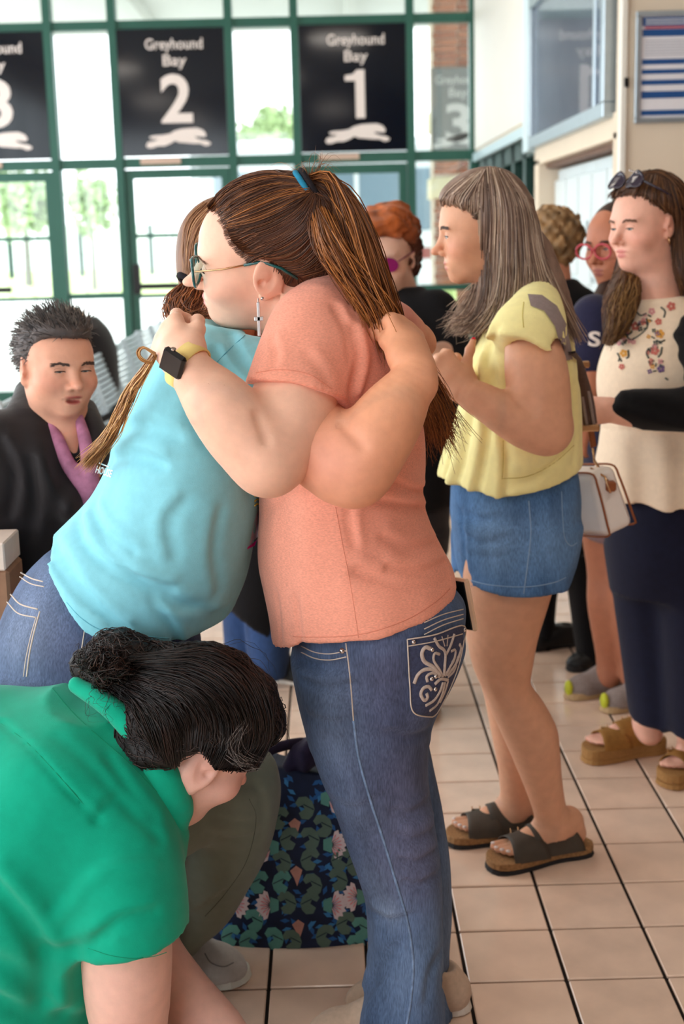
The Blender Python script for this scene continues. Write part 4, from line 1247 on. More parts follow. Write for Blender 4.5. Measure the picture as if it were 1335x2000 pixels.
wrinkles(T, [([(690, 640), (702, 700), (690, 760)], 0.010, 0.012), ([(655, 600), (680, 650), (688, 700)], 0.006, 0.012), ([(735, 975), (780, 985), (826, 992)], 0.009, 0.012), ([(760, 935), (800, 955), (826, 960)], 0.007, 0.012),
             ([(700, 960), (680, 1000), (690, 1060)], 0.005, 0.014), ([(620, 960), (560, 975), (520, 1000)], 0.004, 0.02), ([(870, 1100), (820, 1118), (760, 1110)], 0.010, 0.015), ([(875, 1130), (800, 1145), (700, 1115)], 0.007, 0.018),
             ([(850, 1060), (800, 1070), (750, 1050)], 0.006, 0.016), ([(540, 1160), (545, 1200), (548, 1250)], 0.005, 0.01), ([(580, 1170), (584, 1210), (586, 1250)], 0.004, 0.01), ([(790, 760), (760, 700), (745, 650)], -0.004, 0.02),
             ([(815, 880), (770, 860), (730, 900)], 0.005, 0.018), ([(530, 660), (540, 690), (535, 712)], 0.004, 0.012), ([(600, 690), (625, 720), (640, 745)], 0.003, 0.016)], 1.95, 2.5)
T.disp(softnoise(0.0018, 26, 3), *T.bounds())
v, f = T.mesh(0.0052)
shirt = obj('t_shirt', v, f, M_coral, orange)
on_tube(T, [(572, 1243), (610, 1244), (680, 1242), (740, 1230), (800, 1207), (850, 1176), (878, 1150)], 1.95, 2.5, 0.0009, 'hem_stitch', mat('coral_thread', srgb(224, 140, 116), rough=0.9, noise=0.1), shirt, n=60)
on_tube(T, [(655, 990), (668, 1060), (680, 1120), (690, 1180), (700, 1246)], 1.95, 2.5, 0.0005, 'side_seam', MATS['coral_thread'], shirt, n=40)
on_tube(T, [(500, 728), (545, 722), (600, 730), (648, 760)], 1.9, 2.4, 0.0009, 'sleeve_stitch', MATS['coral_thread'], shirt, n=40)

# jeans
J = Sdf()
J.loft(LR([(1100, 570, 846, 0.15, 2.3), (1145, 566, 876, 0.165, 2.3), (1178, 566, 903, 0.178, 2.3), (1230, 570, 906, 0.188, 2.3), (1300, 577, 896, 0.178, 2.3), (1365, 586, 866, 0.15, 2.29), (1420, 600, 838, 0.11, 2.28)], OY), 0.03)
J.loft(LR([(1290, 577, 893, 0.11, 2.24), (1350, 586, 868, 0.125, 2.23), (1400, 593, 842, 0.118, 2.23), (1500, 622, 836, 0.105, 2.23), (1600, 661, 848, 0.096, 2.23), (1690, 692, 860, 0.088, 2.23), (1760, 712, 865, 0.084, 2.23), (1830, 718, 866, 0.083, 2.23), (1900, 714, 866, 0.084, 2.23), (2000, 699, 870, 0.088, 2.23), (2058, 694, 874, 0.088, 2.23)], 2.23), 0.03)
J.loft(LR([(1320, 640, 880, 0.10, 2.39), (1420, 655, 838, 0.098, 2.39), (1500, 672, 846, 0.09, 2.39), (1600, 704, 866, 0.086, 2.39), (1700, 735, 880, 0.08, 2.39), (1800, 752, 882, 0.078, 2.39), (1900, 752, 877, 0.078, 2.38), (1978, 748, 889, 0.08, 2.37)], 2.39), 0.03)
wrinkles(J, [([(590, 1330), (640, 1345), (690, 1335)], 0.005, 0.012), ([(600, 1400), (650, 1412), (700, 1400)], 0.004, 0.012), ([(585, 1290), (630, 1300), (670, 1296)], 0.004, 0.01), ([(838, 1425), (800, 1440), (760, 1430)], 0.006, 0.012),
             ([(842, 1560), (800, 1590), (770, 1585)], 0.007, 0.012), ([(850, 1620), (810, 1640), (780, 1632)], 0.008, 0.012), ([(856, 1660), (815, 1685), (785, 1680)], 0.008, 0.012), ([(860, 1705), (820, 1728), (790, 1722)], 0.007, 0.012), ([(846, 1590), (815, 1612), (790, 1610)], -0.004, 0.012),
             ([(720, 1780), (760, 1800), (800, 1790)], 0.005, 0.014), ([(700, 1960), (740, 1900), (770, 1850)], 0.012, 0.016), ([(715, 1900), (745, 1850), (750, 1800)], 0.006, 0.014), ([(862, 1860), (840, 1900), (835, 1950)], 0.006, 0.016), ([(880, 1900), (862, 1915), (884, 1940)], 0.010, 0.012), ([(640, 1560), (690, 1580), (740, 1560)], 0.003, 0.014)], 1.95, 2.55)
J.disp(softnoise(0.0016, 30, 8), *J.bounds())
v, f = J.mesh(0.0055)
def denimcol(v, base, light, spots, back=None, seed=2):
    n = softnoise(1.0, 14, seed)(v[:, 0], v[:, 1], v[:, 2])
    a = np.clip(0.18+0.10*n, 0, 1)
    for p, r, s in spots: a = a+s*np.exp(-((v-V(p))**2).sum(1)/r**2)
    a = np.clip(a, 0, 1)[:, None]
    c = np.array(base)*(1-a)+np.array(light)*a
    if back is not None:
        for p, r, s in back:
            w = np.clip(s*np.exp(-((v-V(p[0]))**2).sum(1)/r**2), 0, 1)[:, None]; c = c*(1-w)+np.array(p[1])*w
    return c
dspots = [(W(640, 1370, 2.12), 0.07, 0.30), (W(655, 1480, 2.12), 0.06, 0.35), (W(690, 1600, 2.12), 0.06, 0.40), (W(730, 1730, 2.14), 0.05, 0.35), (W(752, 1790, 2.14), 0.03, 0.7), (W(760, 1900, 2.14), 0.10, 0.2), (W(860, 1800, 2.3), 0.16, 0.35)]
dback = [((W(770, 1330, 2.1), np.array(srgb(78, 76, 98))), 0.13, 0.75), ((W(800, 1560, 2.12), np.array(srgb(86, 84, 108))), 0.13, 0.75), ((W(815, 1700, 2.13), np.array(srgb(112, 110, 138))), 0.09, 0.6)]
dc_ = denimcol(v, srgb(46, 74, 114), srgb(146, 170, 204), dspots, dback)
jeans = obj('jeans', v, f, M_denim, orange, cols=dc_)
M_den2 = mat('denim_dark', srgb(62, 68, 96), rough=0.85, noise=0.3, nscale=200, bump=0.3, bscale=700)
on_tube(J, [(675, 1256), (683, 1320), (690, 1408)], 1.95, 2.5, 0.0013, 'seam_stitch', M_thread, jeans, n=50)
on_tube(J, [(690, 1408), (700, 1480), (722, 1560), (748, 1640), (772, 1720), (795, 1800), (806, 1880), (802, 1950), (793, 2005)], 1.95, 2.5, 0.0026, 'side_seam', mat('seam_light', srgb(122, 146, 182), rough=0.9, noise=0.35, nscale=70), jeans, n=80, flat=1.0)
for dy in (0, 12): on_tube(J, [(588, 1262+dy), (615, 1274+dy), (645, 1277+dy), (676, 1271+dy)], 1.95, 2.5, 0.0011, 'pocket_stitch', M_thread, jeans, n=30)
MB().sphere(hit(J, [(668, 1271)], 1.95, 2.5)[0], 0.0055, 10, 6).build('rivet', M_silver, jeans, smooth=True)
# waistband at the back
for k in (0, 14, 26): on_tube(J, [(828, 1216+k*0.9), (865, 1200+k*0.8), (904, 1190+k*0.7)], 2.0, 2.5, 0.0011, 'waistband_stitch', M_thread, jeans, n=30)
# embroidered pocket
pk = [(795, 1249), (848, 1240), (905, 1222), (904, 1260), (892, 1310), (872, 1358), (852, 1394), (838, 1400), (806, 1390), (800, 1340)]
pocket = on_patch(J, pk, 2.0, 2.5, 0.004, 'back_pocket', M_den2, jeans, step=7)
def stitch(pts, r, n=26, m=None, off=0.005): on_tube(J, pts, 2.0, 2.5, r, 'embroidery', m or M_emb, pocket, n=n, off=off-0.001, flat=1.5, sides=6)
M_emb = mat('embroidery_thread', srgb(190, 172, 162), rough=0.75, noise=0.15, nscale=300)
on_tube(J, pk, 2.0, 2.5, 0.0013, 'pocket_edge', M_thread, pocket, n=90, off=0.005, closed=True)
on_tube(J, [(797, 1262), (848, 1253), (903, 1238)], 2.0, 2.5, 0.0011, 'pocket_edge', M_thread, pocket, n=30, off=0.005)
# fleur-like motif
for p, r in (([(847, 1246), (856, 1262), (868, 1275), (866, 1320)], 0.0034), ([(886, 1238), (878, 1262), (870, 1278)], 0.0034), ([(862, 1243), (868, 1262)], 0.0014), ([(874, 1240), (872, 1262)], 0.0014),
             ([(842, 1268), (830, 1264), (823, 1276), (828, 1292), (845, 1303), (860, 1320)], 0.0042), ([(858, 1278), (848, 1276), (846, 1290), (856, 1306), (864, 1322)], 0.003),
             ([(880, 1272), (888, 1270), (886, 1288), (878, 1302), (868, 1320)], 0.003), ([(896, 1258), (899, 1268), (893, 1288), (884, 1304), (872, 1318)], 0.0034),
             ([(808, 1335), (815, 1318), (828, 1308), (846, 1308), (860, 1320)], 0.0038), ([(834, 1332), (833, 1320), (846, 1314), (858, 1322)], 0.0032), ([(890, 1298), (884, 1312), (874, 1322)], 0.003),
             ([(848, 1336), (860, 1326), (874, 1328)], 0.0036), ([(842, 1348), (836, 1341), (826, 1344), (821, 1356), (828, 1368), (834, 1362), (832, 1354)], 0.0036),
             ([(864, 1332), (858, 1350), (846, 1368), (830, 1378)], 0.0032), ([(868, 1332), (862, 1356), (852, 1376), (838, 1388)], 0.003), ([(874, 1330), (868, 1350), (858, 1372)], 0.0026)):
    stitch(p, r*0.6)
for p in ((843, 1269), (850, 1321), (842, 1326), (849, 1346), (807, 1254), (906, 1230)):
    MB().sphere(hit(J, [p], 2.0, 2.5, 0.006)[0], 0.0042, 8, 6).build('rhinestone', M_silver, pocket, smooth=True)
# shoes
M_shoe_o = fabric('tan_canvas', srgb(206, 180, 158), amt=0.1)
M_sole_w = mat('sole_white', srgb(232, 224, 214), rough=0.7, noise=0.06)
sneaker(orange, (0.165, 2.27, 0), (-0.075, 2.26, 0), M_shoe_o, M_sole_w, mat('lace_white', srgb(226, 212, 204), rough=0.8, noise=0.1))
sneaker(orange, (0.235, 2.37, 0), (0.0, 2.37, 0), M_shoe_o, M_sole_w, MATS['lace_white'])
# glasses
M_teal = mat('teal_glitter', srgb(20, 84, 84), rough=0.25, noise=0.5, nscale=900, coat=0.5)
gl = MB()
gg = thing  # alias
glasses = None
for q in (-1, 1):
    th = np.linspace(0, 2*np.pi, 30)
    ring = np.stack([q*0.034+0.029*np.cos(th), 0.099-0.006*np.cos(th)*q*np.sign(q)*0.5-0.004*np.abs(np.cos(th)), -0.002+0.025*np.sin(th)], -1)
    gl.tube(oh.w(ring), 0.0026, 8)
gl.tube(oh.w(np.array([(-0.008, 0.104, 0.008), (0, 0.106, 0.010), (0.008, 0.104, 0.008)])), 0.002, 6)
glasses = gl.build('glasses_frame', M_teal, orange, smooth=True)
M_lens = glassmat('lens_glass', (0.75, 0.92, 0.92), 0.12)
for q in (-1, 1):
    th = np.linspace(0, 2*np.pi, 24, endpoint=False)
    ring = oh.w(np.stack([q*0.034+0.028*np.cos(th), 0.098-0.004*np.abs(np.cos(th)), -0.002+0.024*np.sin(th)], -1))
    b = MB(); b.v = [np.vstack([ring, ring+oh.f*0.0015])]; b.n = 48; b.f = {24: [np.array([np.arange(24)[::-1], np.arange(24)+24])]}
    b.build('lens', M_lens, glasses)
    MB().tube(oh.w(np.array([(q*0.063, 0.095, 0.010), (q*0.072, 0.055, 0.013), (q*0.0765, 0.022, 0.018)])), 0.0016, 6).build('temple_arm', M_gold, glasses, smooth=True)
    MB().tube(oh.w(np.array([(q*0.0765, 0.022, 0.018), (q*0.0795, -0.004, 0.022), (q*0.082, -0.030, 0.010), (q*0.080, -0.052, -0.012)])), 0.0026, 6).build('temple_tip', M_teal, glasses, smooth=True)
# cross earring and stud
ec = W(504, 590, 2.150)
ear = MB()
ear.tube([ec+np.array([0, 0, 0.006]), ec], 0.0009, 6)
ear.box(ec+np.array([-0.0026, -0.002, -0.054]), ec+np.array([0.0026, 0.002, 0.0]), bev=0.0008)
ear.box(ec+np.array([-0.0075, -0.002, -0.030]), ec+np.array([0.0075, 0.002, -0.023]), bev=0.0008)
ear.build('cross_earring', M_silver, orange)
MB().sphere(W(512, 583, 2.155), 0.0028, 10, 6).build('stud_earring', M_silver, orange, smooth=True)
# watch
wc = W(338, 709, 2.000)
wx = nrm(W(395, 688, 2.01)-W(322, 712, 2.0)); wz = nrm(W(352, 688, 2.0)-W(322, 738, 2.0)); wz = nrm(wz)
ax_ = nrm(hd_)
nv = nrm(V((-0.55, -0.80, -0.15))); ax_ = nrm(ax_-nv*(ax_@nv)); bx = np.cross(ax_, nv)
Rw = np.array([bx, ax_, nv]).T
watch = MB().box((-0.0195, -0.021, -0.005), (0.0195, 0.021, 0.006), R=Rw, c=wc, bev=0.004).build('wrist_watch', mat('watch_black', srgb(22, 20, 22), rough=0.2, spec=0.6, noise=0.05), orange)
MB().box((-0.0165, -0.018, 0.0), (0.0165, 0.018, 0.0012), R=Rw, c=wc+nv*0.0066, bev=0.0005).build('watch_screen', mat('watch_glass', srgb(14, 18, 26), rough=0.05, spec=0.8, noise=0.1), watch)
MB().tube([wc+bx*0.02+ax_*0.006, wc+bx*0.0225+ax_*0.006], 0.004, 10).build('watch_crown', M_silver, watch)
M_strap = mat('strap_yellow', srgb(244, 214, 134), rough=0.55, noise=0.05)
wcen = W(367, 717, 2.04)
th = np.linspace(0, 2*np.pi, 36)
e1 = nrm(wc-wcen-ax_*((wc-wcen)@ax_)); e2 = np.cross(ax_, e1)
# band: flat loop around the wrist
vv = []; ff = []
for i, t_ in enumerate(th[:-1]):
    dr = e1*math.cos(t_)+e2*math.sin(t_)
    for (r_, a_) in ((0.0345, -0.0125), (0.0375, -0.0125), (0.0375, 0.0125), (0.0345, 0.0125)): vv.append(wcen+dr*r_*1.03+ax_*a_)
n_ = len(th)-1
for i in range(n_):
    for k in range(4): ff.append([i*4+k, i*4+(k+1) % 4, ((i+1) % n_)*4+(k+1) % 4, ((i+1) % n_)*4+k])
obj('watch_strap', np.array(vv), np.array(ff), M_strap, watch)
# hair
HB = Sdf()
oh.ell(HB, (0, -0.016, 0.042), (0.081, 0.103, 0.094), 0.02)
oh.ell(HB, (0, -0.07, 0.0), (0.066, 0.05, 0.07), 0.04)
oh.ell(HB, (-0.03, -0.085, 0.085), (0.045, 0.045, 0.035), 0.05)
zz = np.array([-0.2, -0.08, -0.045, -0.02, 0.02, 0.045, 0.058, 0.066, 0.084, 0.1, 0.115, 0.2]); hl = np.array([-0.07, -0.06, -0.035, -0.014, -0.004, 0.012, 0.018, 0.028, 0.040, 0.047, 0.068, 0.1])
def hairline(H, zz, hl):
    def fn(x, y, z):
        dx, dy, dz = x-H.c[0], y-H.c[1], z-H.c[2]
        ly = (dx*H.f[0]+dy*H.f[1]+dz*H.f[2])/H.sc[1]; lz = (dx*H.u[0]+dy*H.u[1]+dz*H.u[2])/H.sc[2]
        lz = np.where(lz > 0, lz/H.zu, lz/H.zl); lx = np.abs(dx*H.r[0]+dy*H.r[1]+dz*H.r[2])/H.sc[0]
        hh = np.interp(lz.ravel(), zz, hl).reshape(lz.shape)
        hh = hh+np.clip(0.055-lx, 0, 0.05)*np.clip((lz-0.055)/0.02, 0, 1)*0.25
        return ((ly-hh)*H.sc[1]).astype(np.float32)
    return fn
HB.cut(hairline(oh, zz, hl), 0.006)
v, f = HB.mesh(0.004)
hcol = np.array(srgb(88, 54, 38))
hair1 = obj('hair', v, f, M_hairb, orange, cols=np.repeat(hcol[None], len(v), 0))
HC = [srgb(86, 52, 36), srgb(104, 64, 42), srgb(70, 42, 30), srgb(124, 78, 50)]
HP = [srgb(150, 92, 48), srgb(172, 108, 56), srgb(124, 74, 40), srgb(96, 58, 36)]
tie = W(598, 366, 2.20)
def sg(pts, Y0, Y1, S=HB, off=0.002): return hit(S, pline(pts, 12), Y0, Y1, off)
rows_h = [[(405, 403), (450, 362), (520, 342), (575, 348), (600, 362)], [(415, 415), (460, 378), (530, 355), (580, 358), (600, 366)], [(432, 425), (480, 395), (540, 370), (585, 366), (602, 370)],
          [(446, 432), (500, 412), (560, 388), (604, 374)], [(444, 448), (510, 432), (570, 402), (606, 378)], [(452, 468), (520, 452), (580, 418), (608, 382)], [(468, 486), (530, 474), (590, 436), (612, 386)],
          [(486, 496), (545, 492), (600, 452), (616, 390)], [(540, 512), (585, 505), (620, 460), (620, 392)], [(556, 535), (605, 520), (640, 470), (626, 394)], [(590, 540), (640, 520), (662, 470), (632, 396)], [(620, 545), (662, 520), (676, 470), (640, 396)]]
P1 = guide_strands([sg(r, 2.0, 2.45) for r in rows_h], 1500, 16, jit=0.0022, rad=0.0008, cols=HC, seed=3, tip=0.7)
P1b = guide_strands([sg(r, 2.0, 2.45, off=0.004) for r in rows_h[:5]], 160, 16, jit=0.003, rad=0.0007, cols=HC+HP[:2], seed=31, tip=0.6)
P1s = surf_strands(HB, v, 700, lambda q: nrm_rows(tie-q), 9, 0.009, cols=HC, seed=12)
ws = []
for (a, b), (c, d), (e, g_) in (((400, 412), (416, 402), (440, 390)), ((424, 432), (444, 420), (470, 405)), ((436, 448), (456, 438), (486, 424)), ((438, 462), (460, 455), (492, 440)), ((448, 480), (472, 470), (502, 455)), ((462, 496), (484, 484), (512, 470)), ((478, 508), (500, 494), (530, 480)), ((484, 520), (502, 506), (536, 494))):
    ws.append(np.vstack([hit(So, [(a, b)], 2.0, 2.45, 0.001), hit(So, [((a+c)/2, (b+d)/2)], 2.0, 2.45, 0.002), hit(HB, [(c, d), (e, g_)], 2.0, 2.45, 0.003)]))
wisp = guide_strands(ws, 420, 10, jit=0.0022, rad=0.0006, cols=HC, seed=21, tip=0.8)
wisp[1][:, :3] *= np.array([0.2, 0.5, 0.8])
fly = guide_strands([sg(r, 2.0, 2.45, off=0.006) for r in rows_h[:3]], 26, 16, jit=0.006, rad=0.0004, cols=HC, seed=9, wav=0.003)
hair_obj('hair_strands', [P1, P1s, P1b, fly, wisp], M_hair, hair1)
# ponytail
tail = [[(604, 350, 2.20), (640, 345, 2.19), (668, 400, 2.17), (690, 480, 2.15), (722, 560, 2.14), (755, 640, 2.14), (772, 700, 2.16)],
        [(612, 344, 2.22), (660, 372, 2.20), (700, 440, 2.18), (725, 520, 2.16), (752, 600, 2.16), (778, 690, 2.2), (812, 760, 2.30), (838, 830, 2.36)],
        [(620, 342, 2.25), (682, 380, 2.24), (722, 460, 2.23), (748, 560, 2.24), (790, 680, 2.32), (850, 770, 2.38), (872, 850, 2.4)],
        [(610, 372, 2.2), (628, 420, 2.16), (650, 470, 2.13), (690, 540, 2.13), (735, 610, 2.14), (765, 690, 2.17)],
        [(606, 380, 2.22), (618, 430, 2.17), (636, 500, 2.15), (690, 560, 2.15), (745, 640, 2.16), (770, 700, 2.18)]]
tg = [np.array([W(*q) for q in g]) for g in tail]
PT = guide_strands(tg, 1300, 22, jit=0.009, rad=0.0010, cols=HP, seed=4, wav=0.006, wfreq=1.6, endjit=0.012)
low = [[(772, 690, 2.28), (812, 760, 2.36), (826, 820, 2.40), (845, 850, 2.42)], [(800, 700, 2.30), (835, 760, 2.36), (850, 820, 2.40), (868, 862, 2.42)], [(815, 690, 2.30), (852, 760, 2.36), (868, 810, 2.40), (874, 850, 2.42)]]
PT2 = guide_strands([np.array([W(*q) for q in g]) for g in low], 420, 16, jit=0.010, rad=0.0009, cols=HP, seed=5, endjit=0.02)
flt = guide_strands([np.array([W(*q) for q in g]) for g in ([(606, 352, 2.2), (596, 318, 2.2), (598, 300, 2.2)], [(612, 348, 2.2), (640, 312, 2.2), (662, 326, 2.2)], [(600, 356, 2.2), (560, 330, 2.2), (520, 345, 2.2)])], 40, 10, jit=0.010, rad=0.00035, cols=HP, seed=6)
PC = Sdf(); PC.chain([(W(622, 372, 2.22), 0.022), (W(664, 420, 2.2), 0.034), (W(692, 500, 2.185), 0.036), (W(728, 590, 2.19), 0.032), (W(765, 680, 2.22), 0.022), (W(815, 770, 2.36), 0.018), (W(850, 830, 2.4), 0.008)], 0.03)
v, f = PC.mesh(0.005)
pony = obj('ponytail', v, f, M_hairb, orange, cols=np.repeat(np.array([srgb(104, 64, 38)]), len(v), 0))
hair_obj('ponytail_strands', [PT, PT2, flt], M_hair, pony)
for k, (px, py, m_) in enumerate(((589, 366, mat('tie_blue', srgb(28, 124, 158), rough=0.8, noise=0.1)), (600, 362, mat('tie_black', srgb(26, 22, 28), rough=0.9, noise=0.1)))):
    c = W(px+8, py+2, 2.215); a = nrm(W(640, 345, 2.2)-W(590, 380, 2.2)); e1 = nrm(np.cross(a, (0, 1, 0))); e2 = np.cross(a, e1)
    th = np.linspace(0, 2*np.pi, 24)
    MB().tube([c+e1*0.030*math.cos(t_)+e2*0.034*math.sin(t_)-np.array([0, 0.006, 0]) for t_ in th], 0.0048, 8, ref=a).build('hair_tie', m_, orange, smooth=True)
# phone in the back pocket
ph = thing('phone', 'phone in a pale peach case sticking out of the back jeans pocket', 'phone', tuple(W(896, 1170, 2.32)))
pa, pb = W(878, 1128, 2.36), W(906, 1200, 2.36)
upv = nrm(W(893, 1140, 2.36)-W(905, 1205, 2.36)); sv = nrm(np.cross(upv, nrm(V((0.80, 0.55, 0.0))))); nv2 = np.cross(sv, upv)
Rp = np.array([nv2, sv, upv]).T
pc = W(897, 1178, 2.345)
MB().box((-0.006, -0.036, -0.05), (0.006, 0.036, 0.05), R=Rp, c=pc, bev=0.004).build('case', mat('peach_case', srgb(226, 190, 160), rough=0.4, noise=0.04), ph)
MB().box((-0.002, -0.032, -0.046), (0.002, 0.032, 0.046), R=Rp, c=pc-nv2*0.006, bev=0.001).build('screen', M_black, ph)
# ================================================================== woman in the pale blue shirt
BY = 2.32
blue = thing('person', 'woman in pale blue T-shirt and jeans leaning into the hug, back to the left', 'person', (W(230, 1700, BY)[0], BY, 0))
SK2 = np.array(srgb(230, 164, 128))
bh_ = Head(W(470, 520, 2.53), (1, 0.12, -0.15), (0.1, -0.95, 0.1))
S = Sdf(); bf = []
bh_.build(S, eye_open=0.0)
S.cone(bh_.w((0, -0.02, -0.05)), W(430, 680, 2.40), 0.055, 0.06, 0.03)
S.ell(W(360, 900, 2.34), (0.10, 0.10, 0.2), None, 0.05)
# near arm round the other's waist
S.chain([CP_(465, 735, 2.22, 0.055), CP_(560, 800, 2.14, 0.066), CP_(640, 885, 2.06, 0.066), CP_(688, 912, 2.045, 0.060)], 0.03)
S.chain([CP_(688, 912, 2.045, 0.060), CP_(724, 868, 2.04, 0.060), CP_(762, 812, 2.05, 0.053), CP_(797, 757, 2.065, 0.038), CP_(812, 728, 2.08, 0.032)], 0.025)
S.crease(hit(S, [(668, 828), (690, 850), (705, 870)], 1.8, 2.3, 0.0), 0.010, 0.007)
wp = W(812, 722, 2.085)
tb = hand(S, wp, W(786, 634, 2.15)-wp, (0.72, -0.62, 0.35), 1.0, fcurl=[(1.2, 0.8, 0.5)]*4, thumb=(0.05, 0.6, 0.4), side=-1, boxes=bf, rr=1.02, spread=0.02)
# far arm over the shoulder, fingers on the far shoulder blade
S.chain([CP_(480, 640, 2.55, 0.06), CP_(620, 700, 2.62, 0.055), CP_(760, 700, 2.58, 0.045), CP_(812, 660, 2.50, 0.03)], 0.03)
wp2 = W(806, 652, 2.47)
hand(S, wp2, W(752, 590, 2.42)-wp2, (0.35, -0.35, 0.87), 1.0, fcurl=[(0.2, 0.3, 0.2)]*4, thumb=(0.4, 0.2, 0.1), side=-1, boxes=bf, rr=1.05)
v, f = mesh_multi(S, 0.0065, bf)
cols = np.repeat(SK2[None], len(v), 0)
pk_ = np.exp(-((v-W(780, 610, 2.43))**2).sum(1)/0.06**2)[:, None]
cols = cols*(1-pk_*0.7)+np.array(srgb(214, 138, 138))*pk_*0.7
pk_ = np.exp(-((v-W(640, 900, 2.0))**2).sum(1)/0.07**2)[:, None]*0.6
cols = cols*(1-pk_)+np.array(srgb(232, 160, 142))*pk_
obj('body', v, f, M_skin, blue, cols=cols)
M_aqua = fabric('aqua_jersey', srgb(136, 208, 224), amt=0.05, nscale=60, bump=0.25, bscale=800)
T = Sdf()
T.loft(LP([((22, 1118), (388, 1345), 0.19), ((60, 1078), (425, 1270), 0.195), ((112, 1036), (462, 1180), 0.20), ((168, 985), (492, 1085), 0.20), ((204, 925), (510, 1000), 0.195), ((230, 850), (514, 915), 0.19), ((254, 785), (520, 820), 0.19), ((292, 715), (530, 740), 0.185), ((338, 672), (520, 684), 0.165), ((372, 650), (500, 658), 0.13), ((392, 638), (480, 642), 0.08)], BY), 0.03)
sl = Sdf(); sl.chain([CP_(448, 722, 2.24, 0.060), CP_(500, 750, 2.19, 0.074), CP_(560, 800, 2.13, 0.078)], 0.03); planecut(sl, W(545, 790, 2.12), W(560, 800, 2.13)-W(500, 735, 2.19))
group(T, sl, 0.03)
hp = [(20, 1052), (52, 1068), (66, 1090), (84, 1128), (110, 1164), (140, 1200), (170, 1228), (200, 1243), (260, 1249), (330, 1256), (420, 1252), (450, 1245)]
hemcut(T, [(a, b, 2.15) for a, b in hp], 2.15)
wrinkles(T, [([(150, 1010), (165, 1060), (230, 1120), (330, 1150)], 0.012, 0.017), ([(105, 1050), (130, 1100), (180, 1170), (240, 1225)], 0.010, 0.016), ([(180, 985), (200, 1030), (260, 1075)], 0.007, 0.015), ([(200, 1060), (280, 1140), (380, 1190), (440, 1200)], 0.007, 0.02),
             ([(215, 900), (260, 890), (310, 905)], 0.009, 0.02), ([(235, 840), (280, 830), (340, 850)], 0.006, 0.02), ([(300, 1180), (330, 1215), (345, 1250)], 0.009, 0.014), ([(300, 1180), (350, 1200), (420, 1190)], -0.006, 0.018),
             ([(380, 800), (440, 880), (490, 950)], 0.010, 0.030), ([(360, 720), (380, 800), (400, 860)], 0.005, 0.02), ([(420, 680), (440, 720), (470, 750)], 0.008, 0.014), ([(450, 650), (470, 700), (495, 730)], 0.007, 0.014), ([(360, 980), (330, 1020), (340, 1080)], 0.005, 0.02), ([(430, 1000), (420, 1080), (430, 1150)], 0.005, 0.02),
             ([(80, 1085), (110, 1130), (150, 1180), (200, 1215)], -0.006, 0.014)], 2.0, 2.6)
T.disp(softnoise(0.002, 24, 13), *T.bounds())
v, f = T.mesh(0.0055)
bs = obj('t_shirt', v, f, M_aqua, blue)
M_aquath = mat('aqua_thread', srgb(98, 176, 198), rough=0.9, noise=0.05)
on_tube(T, [(392, 760), (410, 725), (440, 690), (478, 655)], 2.0, 2.6, 0.0009, 'shoulder_seam', M_aquath, bs, n=30)
on_tube(T, [(130, 1176), (160, 1208), (200, 1231), (260, 1240), (330, 1247)], 2.0, 2.6, 0.0009, 'hem_stitch', M_aquath, bs, n=50)
M_pw = mat('print_white', srgb(226, 236, 238), rough=0.7, noise=0.05); M_pm = mat('print_magenta', srgb(226, 30, 160), rough=0.7, noise=0.05); M_py = mat('print_yellow', srgb(232, 204, 70), rough=0.7, noise=0.05)
M_pl = mat('print_lilac', srgb(206, 200, 226), rough=0.7, noise=0.05)
on_text(T, 'HOUSE', (203, 921), 32, 15, 0.30, 2.0, 2.75, 0.002, 'back_print', M_pw, bs)
on_tube(T, [(193, 904), (213, 912)], 2.0, 2.75, 0.0012, 'back_print', M_pw, bs, n=6, off=0.001)
on_tube(T, [(252, 792), (246, 806), (244, 816), (249, 810), (254, 798)], 2.0, 2.75, 0.0014, 'back_print', M_pw, bs, n=12, off=0.001)
on_patch(T, [(484, 1068), (500, 1056), (503, 1052), (497, 1066), (482, 1073)], 2.0, 2.75, 0.002, 'front_print', M_pm, bs, step=4)
on_patch(T, [(487, 1064), (496, 1020), (506, 990), (508, 1015), (503, 1048)], 2.0, 2.75, 0.0015, 'front_print', M_pl, bs, step=5)
for y_ in (966, 975, 984): on_tube(T, [(497, y_+4), (502, y_), (507, y_+2)], 2.0, 2.75, 0.0013, 'front_print', M_py, bs, n=8, off=0.001)
# jeans
J2 = Sdf()
J2.loft(LR([(1075, 92, 270, 0.12), (1120, 47, 320, 0.145), (1170, 17, 355, 0.165), (1225, -2, 385, 0.185), (1290, -2, 392, 0.19), (1360, 15, 385, 0.17), (1430, 40, 370, 0.14)], BY), 0.03)
J2.loft(LR([(1330, 5, 240, 0.10, 2.22), (1450, 30, 240, 0.10, 2.22), (1700, 60, 225, 0.085, 2.22), (2060, 90, 220, 0.075, 2.22)], 2.22), 0.04)
J2.loft(LR([(1330, 150, 385, 0.10, 2.42), (1450, 160, 375, 0.10, 2.44), (1700, 190, 345, 0.085, 2.46), (1925, 205, 330, 0.075, 2.46)], 2.44), 0.04)
J2.disp(softnoise(0.0018, 26, 5), *J2.bounds())
v, f = J2.mesh(0.009)
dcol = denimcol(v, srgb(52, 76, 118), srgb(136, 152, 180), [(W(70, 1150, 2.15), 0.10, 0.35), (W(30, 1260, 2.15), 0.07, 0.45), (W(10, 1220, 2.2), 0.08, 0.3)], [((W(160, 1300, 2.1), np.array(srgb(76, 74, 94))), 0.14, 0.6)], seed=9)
j2 = obj('jeans', v, f, M_denim, blue, cols=dcol)
